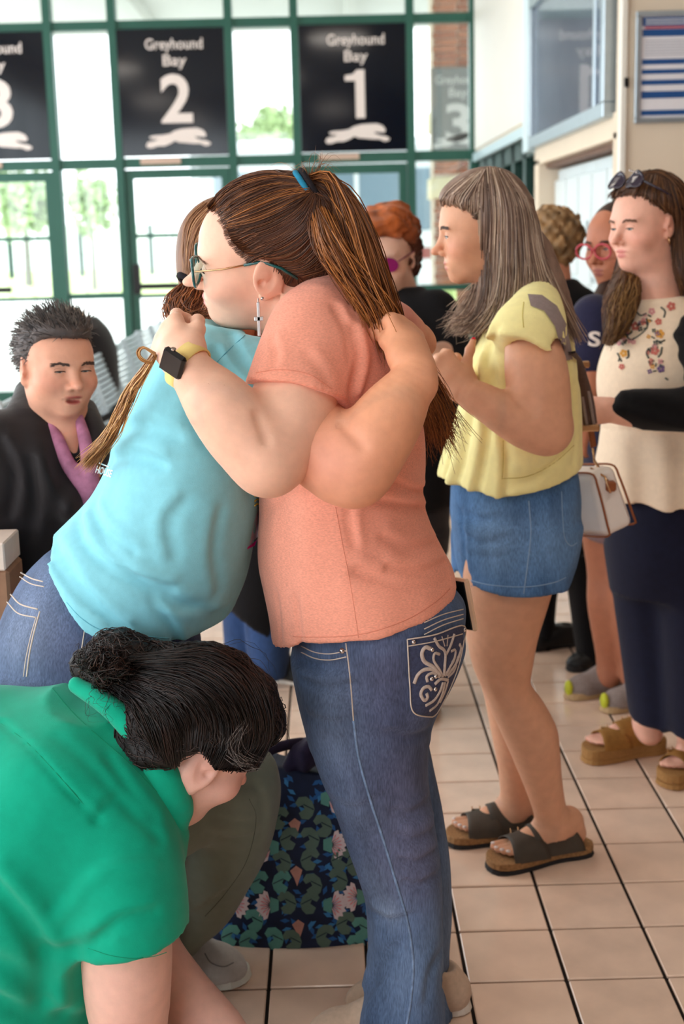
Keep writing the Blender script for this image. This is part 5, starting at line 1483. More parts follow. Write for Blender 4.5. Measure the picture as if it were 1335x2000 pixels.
for pts, r in (([(40, 1118), (62, 1130), (84, 1136)], 0.0014), ([(38, 1126), (60, 1140), (86, 1146)], 0.0012), ([(20, 1160), (40, 1180), (74, 1190)], 0.0015), ([(14, 1176), (36, 1198), (70, 1206)], 0.0013), ([(78, 1194), (68, 1230), (58, 1275), (52, 1322)], 0.0015), ([(71, 1205), (61, 1240), (51, 1285), (46, 1322)], 0.0011), ([(165, 1232), (158, 1280), (155, 1322)], 0.0012)):
    on_tube(J2, pts, 2.0, 2.6, r, 'stitching', M_thread, j2, n=30)
sneaker(blue, (W(120, 1900, 2.22)[0]-0.1, 2.22, 0), (W(120, 1900, 2.22)[0]+0.14, 2.2, 0), M_shoe_o, M_sole_w, h=0.008)
sneaker(blue, (W(250, 1900, 2.46)[0]-0.1, 2.46, 0), (W(250, 1900, 2.46)[0]+0.14, 2.45, 0), M_shoe_o, M_sole_w, h=0.008)
# hair
HB = Sdf()
bh_.ell(HB, (0, -0.02, 0.035), (0.084, 0.102, 0.094), 0.02); bh_.ell(HB, (0, -0.06, -0.02), (0.07, 0.055, 0.07), 0.03)
HB.cut(hairline(bh_, np.array([-0.2, -0.05, 0.0, 0.05, 0.1, 0.2]), np.array([-0.05, -0.03, 0.0, 0.03, 0.06, 0.08])), 0.005)
v, f = HB.mesh(0.006)
HC2 = [srgb(150, 104, 72), srgb(176, 128, 92), srgb(122, 80, 54), srgb(190, 146, 108)]
hb2 = obj('hair', v, f, M_hairb, blue, cols=np.repeat(np.array([srgb(128, 86, 58)]), len(v), 0))
g1 = [[(400, 395), (370, 430), (362, 480), (366, 540)], [(420, 400), (385, 440), (372, 490), (372, 545)], [(440, 420), (400, 460), (384, 510), (378, 550)]]
Pa = guide_strands([hit(HB, pline(q, 10), 2.3, 2.6, 0.003) for q in g1], 260, 12, jit=0.003, rad=0.0009, cols=HC2, seed=3)
HC3 = [srgb(136, 78, 44), srgb(96, 54, 34), srgb(166, 100, 58), srgb(70, 40, 28)]
cu = [[(368, 548, 2.43), (346, 566, 2.41), (328, 590, 2.40), (332, 620, 2.38), (360, 634, 2.37)], [(370, 550, 2.42), (360, 570, 2.39), (342, 596, 2.38), (354, 622, 2.36), (384, 626, 2.36)], [(374, 552, 2.42), (378, 576, 2.38), (362, 600, 2.37), (372, 624, 2.36), (392, 606, 2.37)], [(378, 554, 2.43), (392, 580, 2.40), (382, 606, 2.38), (390, 628, 2.37), (398, 640, 2.37)]]
Pb = guide_strands([np.array([W(*q) for q in g]) for g in cu], 520, 18, jit=0.006, rad=0.0011, cols=HC3, seed=7, wav=0.005, wfreq=1.5, endjit=0.008)
braid = [[(300, 690, 2.06), (278, 722, 2.09), (250, 760, 2.13), (228, 805, 2.16), (212, 845, 2.18), (186, 880, 2.20), (160, 908, 2.2)], [(304, 696, 2.06), (286, 728, 2.08), (262, 768, 2.12), (242, 812, 2.15), (222, 850, 2.17), (200, 876, 2.19), (178, 905, 2.2)]]
HC4 = [srgb(196, 142, 84), srgb(168, 116, 66), srgb(136, 90, 52), srgb(212, 164, 106)]
Pc = guide_strands([np.array([W(*q) for q in g]) for g in braid], 340, 22, jit=0.0028, rad=0.0009, cols=HC4, seed=8, wav=0.003, wfreq=2.5, endjit=0.006)
lp = [[(302, 694, 2.05), (278, 678, 2.05), (268, 688, 2.05), (276, 704, 2.05), (296, 712, 2.05)], [(304, 690, 2.05), (282, 680, 2.05), (272, 690, 2.05), (280, 702, 2.05), (298, 708, 2.05)]]
Pd = guide_strands([np.array([W(*q) for q in g]) for g in lp], 40, 16, jit=0.0008, rad=0.001, cols=HC4, seed=2)
hair_obj('hair_strands', [Pa, Pb, Pc, Pd], M_hair, hb2)
c = W(366, 550, 2.42); th = np.linspace(0, 2*np.pi, 20); a = nrm(V((-0.6, -0.3, -0.75))); e1 = nrm(np.cross(a, (0, 1, 0))); e2 = np.cross(a, e1)
MB().tube([c+e1*0.018*math.cos(t_)+e2*0.018*math.sin(t_) for t_ in th], 0.006, 8, ref=a).build('hair_tie', MATS['tie_black'], blue, smooth=True)
# ================================================================== crouching woman in the green shirt
GY = 2.02
green = thing('person', 'woman in bright green polo shirt crouching low with dark hair in a bun', 'person', (W(200, 1900, GY)[0], 2.1, 0))
SK3 = np.array(srgb(232, 184, 168))
gf = nrm(V((0.70, 0.42, -0.55))); 
gh = Head(W(384, 1440, 2.04), gf, nrm(V((0.35, -0.88, -0.22))), (1.06, 1.06, 1.06), zl=1.06)
S = Sdf(); gfi = []
gh.build(S, eye_open=0.3, cheek=1.25, jaw=1.15, double=1.0, ears=1.3)
S.cone(gh.w((0, -0.03, -0.05)), W(285, 1540, 2.06), 0.06, 0.07, 0.04)
S.ell(W(120, 1750, 2.08), (0.18, 0.12, 0.18), None, 0.05)
S.chain([CP_(225, 1690, 1.93, 0.075), CP_(245, 1830, 1.90, 0.072), CP_(250, 1960, 1.90, 0.066), CP_(262, 2060, 1.92, 0.05), CP_(330, 2150, 1.95, 0.04)], 0.03)
S.chain([CP_(250, 1720, 2.14, 0.066), CP_(280, 1850, 2.12, 0.062), CP_(350, 1940, 2.08, 0.054), CP_(420, 2005, 2.04, 0.045), CP_(445, 2040, 2.02, 0.040), CP_(430, 2130, 2.0, 0.035)], 0.03)
ht_ = hand(S, W(345, 2160, 1.96), (0.5, 0.2, -0.9), (0.3, -0.9, 0), 1.0, side=1)
c_ = gh.w((0, 0.01, -0.01)); gfi.append((c_-0.16, c_+0.16, 0.0034))
v, f = mesh_multi(S, 0.0075, gfi)
obj('body', v, f, M_skin, green, cols=gh.colour(v, SK3, lip=srgb(200, 110, 108), blush=0.5))
gh.extras(green, S, brow=srgb(52, 40, 36), look=(0, 1, -0.5), lid=0.3)
M_grn = fabric('green_cotton', srgb(0, 162, 130), amt=0.06, nscale=40, bump=0.15, bscale=700)
T = Sdf()
T.loft(LP([((-60, 2080), (200, 2140), 0.22, 2.1), ((-120, 1900), (215, 2010), 0.24, 2.08), ((-160, 1700), (260, 1840), 0.25, 2.07), ((-150, 1520), (300, 1660), 0.235, 2.06), ((-60, 1400), (310, 1560), 0.20, 2.06), ((30, 1330), (290, 1480), 0.155, 2.06), ((100, 1318), (250, 1420), 0.10, 2.07)], GY), 0.04)
T.ell(W(-20, 1560, 2.1), (0.16, 0.2, 0.19), None, 0.06)
sl = Sdf(); sl.chain([CP_(215, 1590, 1.98, 0.105), CP_(228, 1700, 1.93, 0.105), CP_(252, 1800, 1.90, 0.094), CP_(262, 1920, 1.895, 0.088)], 0.05)
planecut(sl, W(258, 1872, 1.82), W(268, 1930, 1.89)-W(240, 1800, 1.895))
group(T, sl, 0.04)
sl = Sdf(); sl.chain([CP_(240, 1640, 2.14, 0.085), CP_(255, 1760, 2.14, 0.078), CP_(270, 1850, 2.12, 0.074)], 0.05); planecut(sl, W(270, 1820, 2.08), (0.25, 0, -1)); group(T, sl, 0.03)
# collar
cn_ = nrm(gh.w((0, -0.03, -0.05))-W(285, 1540, 2.06))
T.cone(W(262, 1470, 2.06), W(300, 1500, 2.06), 0.10, 0.085, 0.03)
T.cone(W(335, 1600, 1.99), W(350, 1585, 1.985), 0.028, 0.012, 0.02)
T.cone(W(330, 1660, 2.0), W(338, 1620, 1.99), 0.03, 0.022, 0.03)
T.ell(gh.w((0, 0.03, -0.085)), (0.075, 0.075, 0.075), None, 0.01, 's')
wrinkles(T, [([(-20, 1720), (50, 1800), (86, 1870), (84, 1960)], 0.016, 0.026), ([(84, 1850), (130, 1860), (200, 1830)], 0.008, 0.022), ([(180, 1850), (230, 1800), (300, 1780)], 0.007, 0.016), ([(210, 1480), (250, 1540), (300, 1600)], 0.006, 0.016), ([(110, 1440), (180, 1500), (260, 1590)], 0.004, 0.018),
             ([(0, 1410), (60, 1460), (130, 1540), (190, 1600)], 0.005, 0.010), ([(190, 1600), (230, 1560), (310, 1640)], 0.005, 0.016), ([(-20, 1940), (60, 1985), (120, 1990)], 0.009, 0.024), ([(90, 1960), (140, 1990), (165, 1985)], 0.006, 0.02), ([(-20, 1870), (40, 1900), (80, 1960)], 0.006, 0.03), ([(120, 1790), (200, 1700), (300, 1690)], -0.005, 0.02), ([(240, 1360), (280, 1420), (340, 1500)], 0.005, 0.012)], 1.75, 2.4)
T.disp(softnoise(0.002, 22, 17), *T.bounds())
v, f = T.mesh(0.006, [(np.array([W(-230, 1300, 2.06)[0], 1.75, 0.25]), np.array([W(420, 1300, 2.0)[0], 2.42, 1.0]), 0.006)])
gs_ = obj('polo_shirt', v, f, M_grn, green)
M_grnt = mat('green_thread', srgb(4, 138, 102), rough=0.9, noise=0.05)
on_tube(T, [(172, 1852), (215, 1866), (260, 1872), (300, 1868), (325, 1860)], 1.7, 2.4, 0.0006, 'sleeve_stitch', M_grnt, gs_, n=30)
on_tube(T, [(90, 1330), (150, 1400), (240, 1480), (310, 1550), (355, 1590)], 1.7, 2.4, 0.0006, 'collar_seam', M_grnt, gs_, n=40)
on_tube(T, [(0, 1412), (50, 1448), (110, 1510), (180, 1590)], 1.7, 2.4, 0.0006, 'shoulder_seam', M_grnt, gs_, n=40)
# trousers
M_olive = fabric('olive_twill', srgb(128, 136, 122), amt=0.06, nscale=40, bump=0.12, bscale=600)
J3 = Sdf()
J3.chain([CP_(180, 1640, 2.22, 0.12), CP_(330, 1570, 2.30, 0.10), CP_(462, 1535, 2.36, 0.080)], 0.05)
J3.loft(LP([((400, 1500), (528, 1490), 0.075, 2.36), ((390, 1560), (544, 1560), 0.08, 2.37), ((365, 1630), (530, 1640), 0.08, 2.41), ((345, 1700), (492, 1715), 0.075, 2.45), ((335, 1770), (448, 1785), 0.066, 2.49), ((330, 1818), (402, 1826), 0.055, 2.52), ((328, 1838), (392, 1842), 0.05, 2.53)], 2.4), 0.04)
J3.chain([CP_(0, 1950, 2.1, 0.14), CP_(160, 2050, 2.0, 0.10)], 0.05)
wrinkles(J3, [([(420, 1595), (450, 1605), (490, 1605)], 0.006, 0.008), ([(410, 1625), (450, 1640), (490, 1635)], 0.005, 0.009), ([(360, 1790), (400, 1775), (440, 1740)], 0.006, 0.01), ([(500, 1530), (515, 1580), (505, 1640)], 0.004, 0.012)], 2.1, 2.6)
v, f = J3.mesh(0.0075)
tr = obj('trousers', v, f, M_olive, green)
on_tube(J3, [(486, 1560), (500, 1600), (482, 1680), (440, 1745), (400, 1790)], 2.1, 2.6, 0.0005, 'side_seam', mat('olive_thread', srgb(74, 76, 70), rough=0.9, noise=0.05), tr, n=40)
M_loaf = fabric('grey_canvas', srgb(196, 194, 190), amt=0.08)
hg, tg_ = V(G(322, 1905)), V(G(500, 1898))
tg_ = np.array([W(486, 1900, 2.5)[0]-0.005, 2.485, 0]); hg = np.array([tg_[0]-0.235, 2.575, 0])
up, SS = sneaker(green, hg, tg_, M_loaf, mat('sole_cream', srgb(226, 228, 218), rough=0.7, noise=0.05), None, collar=0.085, wid=1.05, name='canvas_shoe', h=0.004, tall=1.0)
on_tube(SS, [(400, 1862), (412, 1880), (436, 1888), (456, 1880)], 2.2, 2.8, 0.0016, 'seam', mat('grey_thread', srgb(140, 138, 136), rough=0.9, noise=0.05), up, n=36)
cT = hit(SS, [(376, 1836)], 2.2, 2.8, 0.004)[0]
for k, cc in enumerate((srgb(40, 110, 190), srgb(232, 232, 236), srgb(196, 40, 60))):
    MB().box(cT+np.array([-0.009+k*0.006, -0.002, -0.009]), cT+np.array([-0.003+k*0.006, 0.002, 0.009])).build('heel_tab', mat('tab_%d' % k, cc, rough=0.7, noise=0.03), up)
# hair
HB = Sdf()
gh.ell(HB, (0, -0.018, 0.04), (0.094, 0.114, 0.104), 0.02)
gh.ell(HB, (0, 0.03, 0.075), (0.078, 0.075, 0.05), 0.03)
gh.ell(HB, (0, -0.075, -0.02), (0.07, 0.05, 0.06), 0.04)
HB.cut(hairline(gh, np.array([-0.2, -0.06, -0.03, 0.0, 0.02, 0.032, 0.042, 0.055, 0.07, 0.2]), np.array([-0.075, -0.065, -0.055, -0.050, -0.036, 0.006, 0.042, 0.072, 0.12, 0.15])), 0.006)
HB.chain([(W(290, 1310, 2.06), 0.05), (W(232, 1292, 2.06), 0.05), (W(188, 1308, 2.06), 0.04)], 0.04)
HB.disp(softnoise(0.004, 60, 4), *HB.bounds())
v, f = HB.mesh(0.005)
HG = [srgb(26, 20, 20), srgb(38, 28, 26), srgb(54, 38, 34), srgb(20, 16, 16)]
hb3 = obj('hair', v, f, M_hairb, green, cols=np.repeat(np.array([srgb(28, 22, 22)]), len(v), 0))
gr = [[(500, 1500), (530, 1430), (500, 1330), (420, 1270), (330, 1280), (250, 1290)], [(450, 1505), (490, 1440), (460, 1350), (390, 1300), (320, 1300), (250, 1300)], [(420, 1500), (440, 1440), (420, 1370), (360, 1330), (300, 1320), (240, 1310)], [(380, 1450), (380, 1400), (350, 1360), (300, 1345), (240, 1320)], [(340, 1500), (330, 1440), (310, 1390), (270, 1360), (220, 1330)], [(300, 1470), (280, 1420), (250, 1370), (200, 1330)]]
Pa = guide_strands([hit(HB, pline(q, 14), 1.8, 2.3, 0.003) for q in gr], 850, 18, jit=0.005, rad=0.0009, cols=HG, seed=3, wav=0.004, wfreq=2, tip=0.6)
gy = [[(505, 1505), (470, 1500), (440, 1480), (425, 1440)], [(490, 1498), (460, 1488), (450, 1460), (470, 1430)], [(520, 1480), (480, 1470), (460, 1440), (480, 1400)]]
Pg = guide_strands([hit(HB, pline(q, 10), 1.8, 2.3, 0.006) for q in gy], 46, 14, jit=0.006, rad=0.0006, cols=[srgb(120, 112, 110), srgb(150, 142, 140), srgb(76, 68, 66)], seed=5, wav=0.004, wfreq=1.5)
bn = []; rgb_ = np.random.default_rng(8)
for k in range(12):
    a0 = rgb_.uniform(0, 6.28); sw = rgb_.uniform(1.2, 2.4)*rgb_.choice([-1, 1]); cx_, cy_ = 215+rgb_.uniform(-22, 22), 1296+rgb_.uniform(-14, 14); r_ = rgb_.uniform(22, 52)
    bn.append(np.array([W(cx_+r_*1.15*math.cos(a0+t_*sw), cy_+r_*0.8*math.sin(a0+t_*sw), 1.995+0.035*math.sin(k*2+t_*3)) for t_ in np.linspace(0, 1, 7)]))
Pn = guide_strands(bn, 620, 16, jit=0.010, rad=0.0008, cols=HG+[srgb(74, 52, 42)], seed=6, wav=0.008, wfreq=1.6)
wl_ = guide_strands([np.array([W(*q) for q in g]) for g in ([(190, 1340, 2.0), (180, 1380, 1.98), (205, 1395, 1.97)], [(240, 1340, 2.0), (250, 1365, 1.97), (230, 1380, 1.97)], [(530, 1400, 2.05), (560, 1450, 2.05), (530, 1490, 2.05)], [(420, 1260, 2.0), (480, 1250, 2.0), (540, 1330, 2.0)])], 60, 12, jit=0.012, rad=0.0004, cols=HG, seed=7, wav=0.006, wfreq=2)
bun = W(230, 1296, 2.05)
Ps = surf_strands(HB, v, 1050, lambda q: nrm_rows(bun-q), 9, 0.010, cols=HG+[srgb(66, 50, 46)], seed=12, jit=0.75, wav=0.4)
hair_obj('hair_strands', [Pa, Ps, Pg, Pn, wl_], M_hair, hb3)
CO = Sdf(); CO.chain([CP_(150, 1338, 2.03, 0.014), CP_(220, 1385, 1.985, 0.018), CP_(285, 1455, 1.965, 0.022), CP_(335, 1535, 1.965, 0.022), CP_(358, 1582, 1.975, 0.012)], 0.01); CO.chain([CP_(352, 1572, 1.975, 0.014), CP_(338, 1620, 1.985, 0.02), CP_(330, 1660, 1.99, 0.016)], 0.02); CO.chain([CP_(300, 1500, 1.97, 0.02), CP_(320, 1570, 1.97, 0.026), CP_(325, 1620, 1.975, 0.022)], 0.03)
v, f = CO.mesh(0.004); obj('collar', v, f, M_grn, green)
# ================================================================== feet and sandals
def barefoot(S, heel, toe, z0, ank, ra=0.034, mirror=1):
    hh, d, s, sc = footframe(heel, toe)
    P = lambda a, b, c: hh+d*a*sc+s*b*sc*mirror+np.array([0, 0, z0+c*sc])
    S.cone(V(ank), P(0.052, 0, 0.055), ra*0.9, 0.027*sc, 0.015)
    S.cone(P(0.034, 0, 0.024), P(0.045, 0, 0.055), 0.026*sc, 0.025*sc, 0.012)
    S.cone(P(0.055, 0, 0.06), P(0.15, -0.004, 0.032), 0.032*sc, 0.026*sc, 0.03)
    S.cone(P(0.04, 0, 0.022), P(0.18, -0.008, 0.016), 0.026*sc, 0.022*sc, 0.02)
    S.cone(P(0.15, 0.018, 0.018), P(0.185, 0.018, 0.014), 0.022*sc, 0.018*sc, 0.02)
    tips = []
    for i, (b, L, r) in enumerate(((-0.026, 0.245, 0.0125), (-0.006, 0.246, 0.0095), (0.009, 0.238, 0.0088), (0.022, 0.228, 0.0082), (0.034, 0.214, 0.0078))):
        S.cone(P(0.185, b*0.85, 0.016), P(L-0.012, b, 0.013), r*1.05*sc, r*0.9*sc, 0.004)
        tips.append(P(L-0.008, b, 0.013+r*0.7))
    return tips, d, s
def sandal(parent, heel, toe, z1, m_foot, m_sole, m_strap, m_buckle, mirror=1, name='sandal'):
    hh, d, s, sc = footframe(heel, toe)
    P = lambda a, b, c: hh+d*a*sc+s*b*sc*mirror+np.array([0, 0, c*sc])
    fb = sole(heel, toe, z1*0.35, z1, name, m_foot, parent, wid=1.12, flare=1.0, mirror=mirror)
    sole(heel, toe, 0.0005, z1*0.36, 'outsole', m_sole, fb, wid=1.13, flare=1.02, mirror=mirror)
    for a0, a1, hz, lean, hw in ((0.045, 0.122, 0.082, 0.035, 0.041), (0.142, 0.200, 0.054, 0.016, 0.049)):
        n, m = 7, 22
        rows = []
        for lay in (1.0, 1.05):
            for i in range(n):
                for j in range(m):
                    th = math.pi*j/(m-1); t = i/(n-1)
                    wv = 0.020*math.cos(th)**2; a = lerp(a0-wv, a1+wv*0.7, t)+lean*math.sin(th)*(1.0 if a0 < 0.1 else 0.6)
                    nar = 1.0
                    hzz = hz*(1-0.22*t)
                    rows.append(P(a, -hw*lay*math.cos(th), z1/sc+hzz*lay*math.sin(th)**0.8-0.004))
        v = np.array(rows).reshape(2, n, m, 3)
        f = []
        idx = lambda l, i, j: (l*n+i)*m+j
        for i in range(n-1):
            for j in range(m-1):
                f.append([idx(1, i, j), idx(1, i, j+1), idx(1, i+1, j+1), idx(1, i+1, j)]); f.append([idx(0, i, j), idx(0, i+1, j), idx(0, i+1, j+1), idx(0, i, j+1)])
        for j in range(m-1):
            f.append([idx(0, 0, j), idx(0, 0, j+1), idx(1, 0, j+1), idx(1, 0, j)]); f.append([idx(0, n-1, j), idx(1, n-1, j), idx(1, n-1, j+1), idx(0, n-1, j+1)])
        st = obj('strap', v.reshape(-1, 3), np.array(f), m_strap, fb)
        # buckle on the outer side
        c = v[1, n//2, int(m*0.30)]
        for dd in (-0.010, 0.010): MB().tube([c+d*dd+s*mirror*0.006*-1+np.array([0, -0.004, 0.010]), c+d*dd+np.array([0, -0.004, -0.004])], 0.0016, 6).build('buckle', m_buckle, st)
        MB().box(c+np.array([-0.012, -0.005, -0.006]), c+np.array([0.012, 0.0, 0.004]), bev=0.001).build('buckle_strap', m_strap, st)
    return fb
M_cork = mat('cork', srgb(158, 118, 78), rough=0.85, noise=0.35, nscale=160)
M_rub = mat('rubber_dark', srgb(38, 36, 38), rough=0.8, noise=0.1)
M_taupe = mat('taupe_leather', srgb(74, 66, 58), rough=0.65, noise=0.12, nscale=60, bump=0.1, bscale=300)

# ================================================================== woman in the yellow top
YY = 3.0
yel = thing('person', 'grey-blonde woman in yellow top, denim shorts and dark sandals standing in profile', 'person', (0.5, YY, 0))
SK4 = np.array(srgb(222, 166, 134))
yh = Head(W(939, 451, 3.0), (-1, -0.02, -0.13), (0, 1, 0.03), (0.98, 0.95, 0.96), zl=0.95)
S = Sdf(); yf = []
yh.build(S, eye_open=0.55, cheek=0.92, lips=0.75, nose=0.95, chin=0.95)
S.cone(yh.w((0, -0.02, -0.05)), W(1005, 600, 3.0), 0.05, 0.058, 0.03)
S.ell(W(1020, 700, 3.0), (0.09, 0.12, 0.16), None, 0.04)
S.chain([CP_(1036, 660, 2.84, 0.055), CP_(1046, 720, 2.80, 0.066), CP_(1054, 780, 2.78, 0.065), CP_(1066, 835, 2.77, 0.054)], 0.025)
S.chain([CP_(1066, 840, 2.77, 0.052), CP_(1030, 830, 2.76, 0.052), CP_(980, 805, 2.76, 0.044), CP_(930, 775, 2.77, 0.034), CP_(906, 762, 2.78, 0.029)], 0.02)
S.crease(hit(S, [(1003, 783), (1022, 798), (1040, 806)], 2.5, 3.0, 0.0), 0.008, 0.008)
wp = W(908, 764, 2.78)
ty = hand(S, wp, W(862, 716, 2.80)-wp, (-0.25, -0.75, 0.40), 0.92, fcurl=[(1.15, 1.4, 1.0), (1.2, 1.45, 1.0), (1.25, 1.45, 1.0), (1.3, 1.4, 1.0)], thumb=(0.75, -0.25, -0.1), side=1, boxes=yf, rr=1.0, spread=0.02)
# far arm
S.chain([CP_(1000, 660, 3.16, 0.055), CP_(1010, 790, 3.22, 0.055), CP_(960, 790, 3.08, 0.04), CP_(905, 745, 2.92, 0.028)], 0.02)
wq = W(905, 745, 2.92)
hand(S, wq, W(862, 700, 2.86)-wq, (-0.5, 0.5, 0.6), 0.88, fcurl=[(0.9, 1.2, 0.8)]*4, thumb=(0.4, 0.3, 0.2), side=1)
# legs
S.loft(LR([(1060, 900, 1110, 0.10, 2.93), (1150, 903, 1084, 0.098, 2.92), (1200, 909, 1068, 0.092, 2.92), (1250, 912, 1052, 0.085, 2.92), (1300, 924, 1042, 0.076, 2.93), (1340, 942, 1037, 0.068, 2.935), (1380, 958, 1062, 0.066, 2.94), (1430, 980, 1088, 0.066, 2.95), (1480, 1002, 1094, 0.060, 2.96), (1530, 1022, 1098, 0.050, 2.97), (1570, 1037, 1104, 0.042, 2.98), (1605, 1046, 1112, 0.038, 2.99), (1630, 1052, 1116, 0.036, 2.99)], 2.95), 0.02)
S.loft(LR([(1060, 900, 1060, 0.10, 3.10), (1150, 905, 1040, 0.095, 3.11), (1250, 912, 1020, 0.082, 3.12), (1300, 925, 1015, 0.07, 3.12), (1350, 943, 1018, 0.062, 3.12), (1400, 953, 1030, 0.062, 3.12), (1450, 963, 1035, 0.056, 3.12), (1500, 972, 1034, 0.048, 3.12), (1550, 977, 1032, 0.040, 3.12), (1595, 979, 1030, 0.036, 3.12)], 3.12), 0.02)
yh1, yt1 = (0.605, 3.035, 0), (0.348, 2.955, 0)
yh2, yt2 = (0.520, 3.135, 0), (0.262, 3.105, 0)
tp1, fd, fs_ = barefoot(S, yh1, yt1, 0.03, W(1086, 1610, 2.99), 0.037)
tp2, fd2, fs2 = barefoot(S, yh2, yt2, 0.03, W(1005, 1580, 3.12), 0.035)
for x_, y_, Y_ in ((968, 1330, 2.87), (985, 1355, 2.88)): S.crease([W(x_, y_, Y_), W(x_+12, y_+30, Y_)], 0.004, 0.010)
c_ = yh.w((0, 0.01, -0.005)); yf.append((c_-0.145, c_+0.145, 0.0034))
for q in (yt1, yt2): cc = np.array([q[0]+0.07, q[1]+0.02, 0.05]); yf.append((cc-np.array([0.1, 0.075, 0.06]), cc+np.array([0.1, 0.075, 0.06]), 0.0042))
v, f = mesh_multi(S, 0.007, yf)
cy = yh.colour(v, SK4, lip=srgb(190, 118, 104), blush=0.45)
obj('body', v, f, M_skin, yel, cols=cy)
yh.extras(yel, S, brow=srgb(84, 62, 52), look=(0.05, 1, -0.45), lid=0.55)
M_redn = mat('nail_red', srgb(206, 20, 48), rough=0.2, spec=0.6, noise=0.03)
nails(ty, 0.92, M_redn, yel)
M_nailw = mat('nail_white', srgb(240, 226, 222), rough=0.25, noise=0.03)
for tp in (tp1, tp2):
    for p in tp: MB().sphere(p, (0.006, 0.005, 0.003), 8, 6).build('toenail', M_nailw, yel, smooth=True)
for h_, t_ in ((yh1, yt1), (yh2, yt2)): sandal(yel, h_, t_, 0.03, M_cork, M_rub, M_taupe, M_gold, mirror=1)
# top
M_yel = fabric('yellow_gauze', srgb(253, 243, 172), amt=0.05, nscale=50, bump=0.3, bscale=420)
T = Sdf()
T.loft(LR([(555, 990, 1052, 0.05), (585, 968, 1082, 0.12), (635, 940, 1108, 0.165), (700, 918, 1121, 0.175), (770, 900, 1129, 0.175), (850, 882, 1133, 0.18), (905, 862, 1134, 0.185), (950, 850, 1126, 0.19), (1000, 842, 1122, 0.19)], YY), 0.03)
sl = Sdf(); sl.chain([CP_(1050, 590, 2.9, 0.05), CP_(1042, 625, 2.85, 0.068), CP_(1025, 665, 2.82, 0.082), CP_(1020, 720, 2.81, 0.085)], 0.04)
planecut(sl, W(1022, 662, 2.74), W(1012, 720, 2.80)-W(1046, 620, 2.84)); sl.cone(W(1044, 650, 2.82), W(1058, 760, 2.78), 0.052, 0.075, 0.004, 's')
sl.disp(lambda x, y, z: 0.006*np.sin(95*x+40*z)*np.clip((W(1040, 640, 2.85)[2]-z)/0.05, 0, 1), *sl.bounds())
group(T, sl, 0.02)
hemcut(T, [(800, 915, 2.9), (848, 935, 2.95), (885, 955, 2.84), (920, 965, 2.82), (980, 976, 2.81), (1030, 968, 2.81), (1080, 952, 2.83), (1112, 934, 2.88), (1134, 905, 3.0), (1180, 890, 3.0)], 2.85)
wrinkles(T, [([(930, 720), (920, 800), (905, 900), (890, 945)], 0.014, 0.018), ([(960, 730), (955, 820), (945, 900), (930, 960)], 0.012, 0.016), ([(900, 800), (885, 870), (868, 930)], 0.010, 0.014), ([(985, 850), (990, 900), (985, 970)], 0.009, 0.016), ([(1110, 880), (1060, 920), (1000, 930)], 0.006, 0.018), ([(1085, 905), (1040, 935), (1000, 945)], 0.006, 0.014), ([(940, 700), (945, 760), (940, 820)], -0.008, 0.02), ([(1120, 760), (1126, 840), (1120, 900)], 0.005, 0.02), ([(1100, 640), (1110, 700), (1112, 780)], 0.005, 0.015), ([(970, 640), (950, 700), (945, 760)], 0.008, 0.014)], 2.6, 3.15)
T.disp(softnoise(0.0025, 26, 31), *T.bounds())
v, f = T.mesh(0.006)
yt = obj('blouse', v, f, M_yel, yel)
M_yelt = mat('yellow_thread', srgb(206, 190, 104), rough=0.9, noise=0.05)
on_tube(T, [(980, 935), (1030, 930), (1080, 905), (1120, 870)], 2.6, 3.2, 0.001, 'seam', M_yelt, yt, n=30)
on_tube(T, [(982, 860), (982, 900), (980, 936)], 2.6, 3.2, 0.001, 'seam', M_yelt, yt, n=16)
on_tube(T, [(1022, 590), (1020, 615), (1022, 640)], 2.6, 3.2, 0.001, 'seam', M_yelt, yt, n=16)
# shorts
J4 = Sdf()
J4.loft(LR([(915, 880, 1124, 0.16), (960, 879, 1130, 0.172), (1020, 882, 1131, 0.175), (1070, 886, 1126, 0.17), (1110, 895, 1116, 0.15)], YY), 0.03)
J4.loft(LR([(1030, 900, 1130, 0.10, 2.93), (1090, 906, 1124, 0.115, 2.925), (1140, 908, 1110, 0.12, 2.92), (1180, 909, 1104, 0.122, 2.92)], 2.93), 0.03)
J4.loft(LR([(1020, 882, 1080, 0.10, 3.1), (1080, 881, 1070, 0.115, 3.11), (1150, 882, 1060, 0.12, 3.12)], 3.1), 0.03)
hemcut(J4, [(800, 1100, 3.1), (880, 1124, 3.1), (905, 1148, 2.93), (930, 1152, 2.84), (990, 1162, 2.82), (1050, 1164, 2.82), (1090, 1155, 2.86), (1108, 1146, 2.93), (1160, 1140, 3.0)], 2.85)
J4.cone(W(995, 1230, 2.92), W(1000, 1150, 2.92), 0.075, 0.07, 0.004, 's')
wrinkles(J4, [([(905, 1000), (940, 1015), (980, 1008)], 0.004, 0.012), ([(900, 1040), (940, 1060), (990, 1050)], 0.004, 0.012), ([(912, 1080), (950, 1090), (990, 1082)], 0.003, 0.012), ([(900, 1000), (905, 1060), (908, 1110)], 0.008, 0.010)], 2.6, 3.2)
J4.disp(softnoise(0.0016, 30, 6), *J4.bounds())
v, f = J4.mesh(0.006)
dcl = denimcol(v, srgb(62, 104, 154), srgb(132, 168, 208), [(W(950, 1030, 2.8), 0.08, 0.5), (W(940, 1100, 2.8), 0.07, 0.35), (W(1085, 1080, 2.85), 0.08, 0.25)], seed=4)
j4 = obj('denim_shorts', v, f, M_denim, yel, cols=dcl)
M_th4 = mat('blue_thread', srgb(134, 164, 196), rough=0.9, noise=0.1)
on_tube(J4, [(1032, 978), (1036, 1040), (1030, 1100), (1022, 1160)], 2.6, 3.2, 0.0016, 'side_seam', M_th4, j4, n=40)
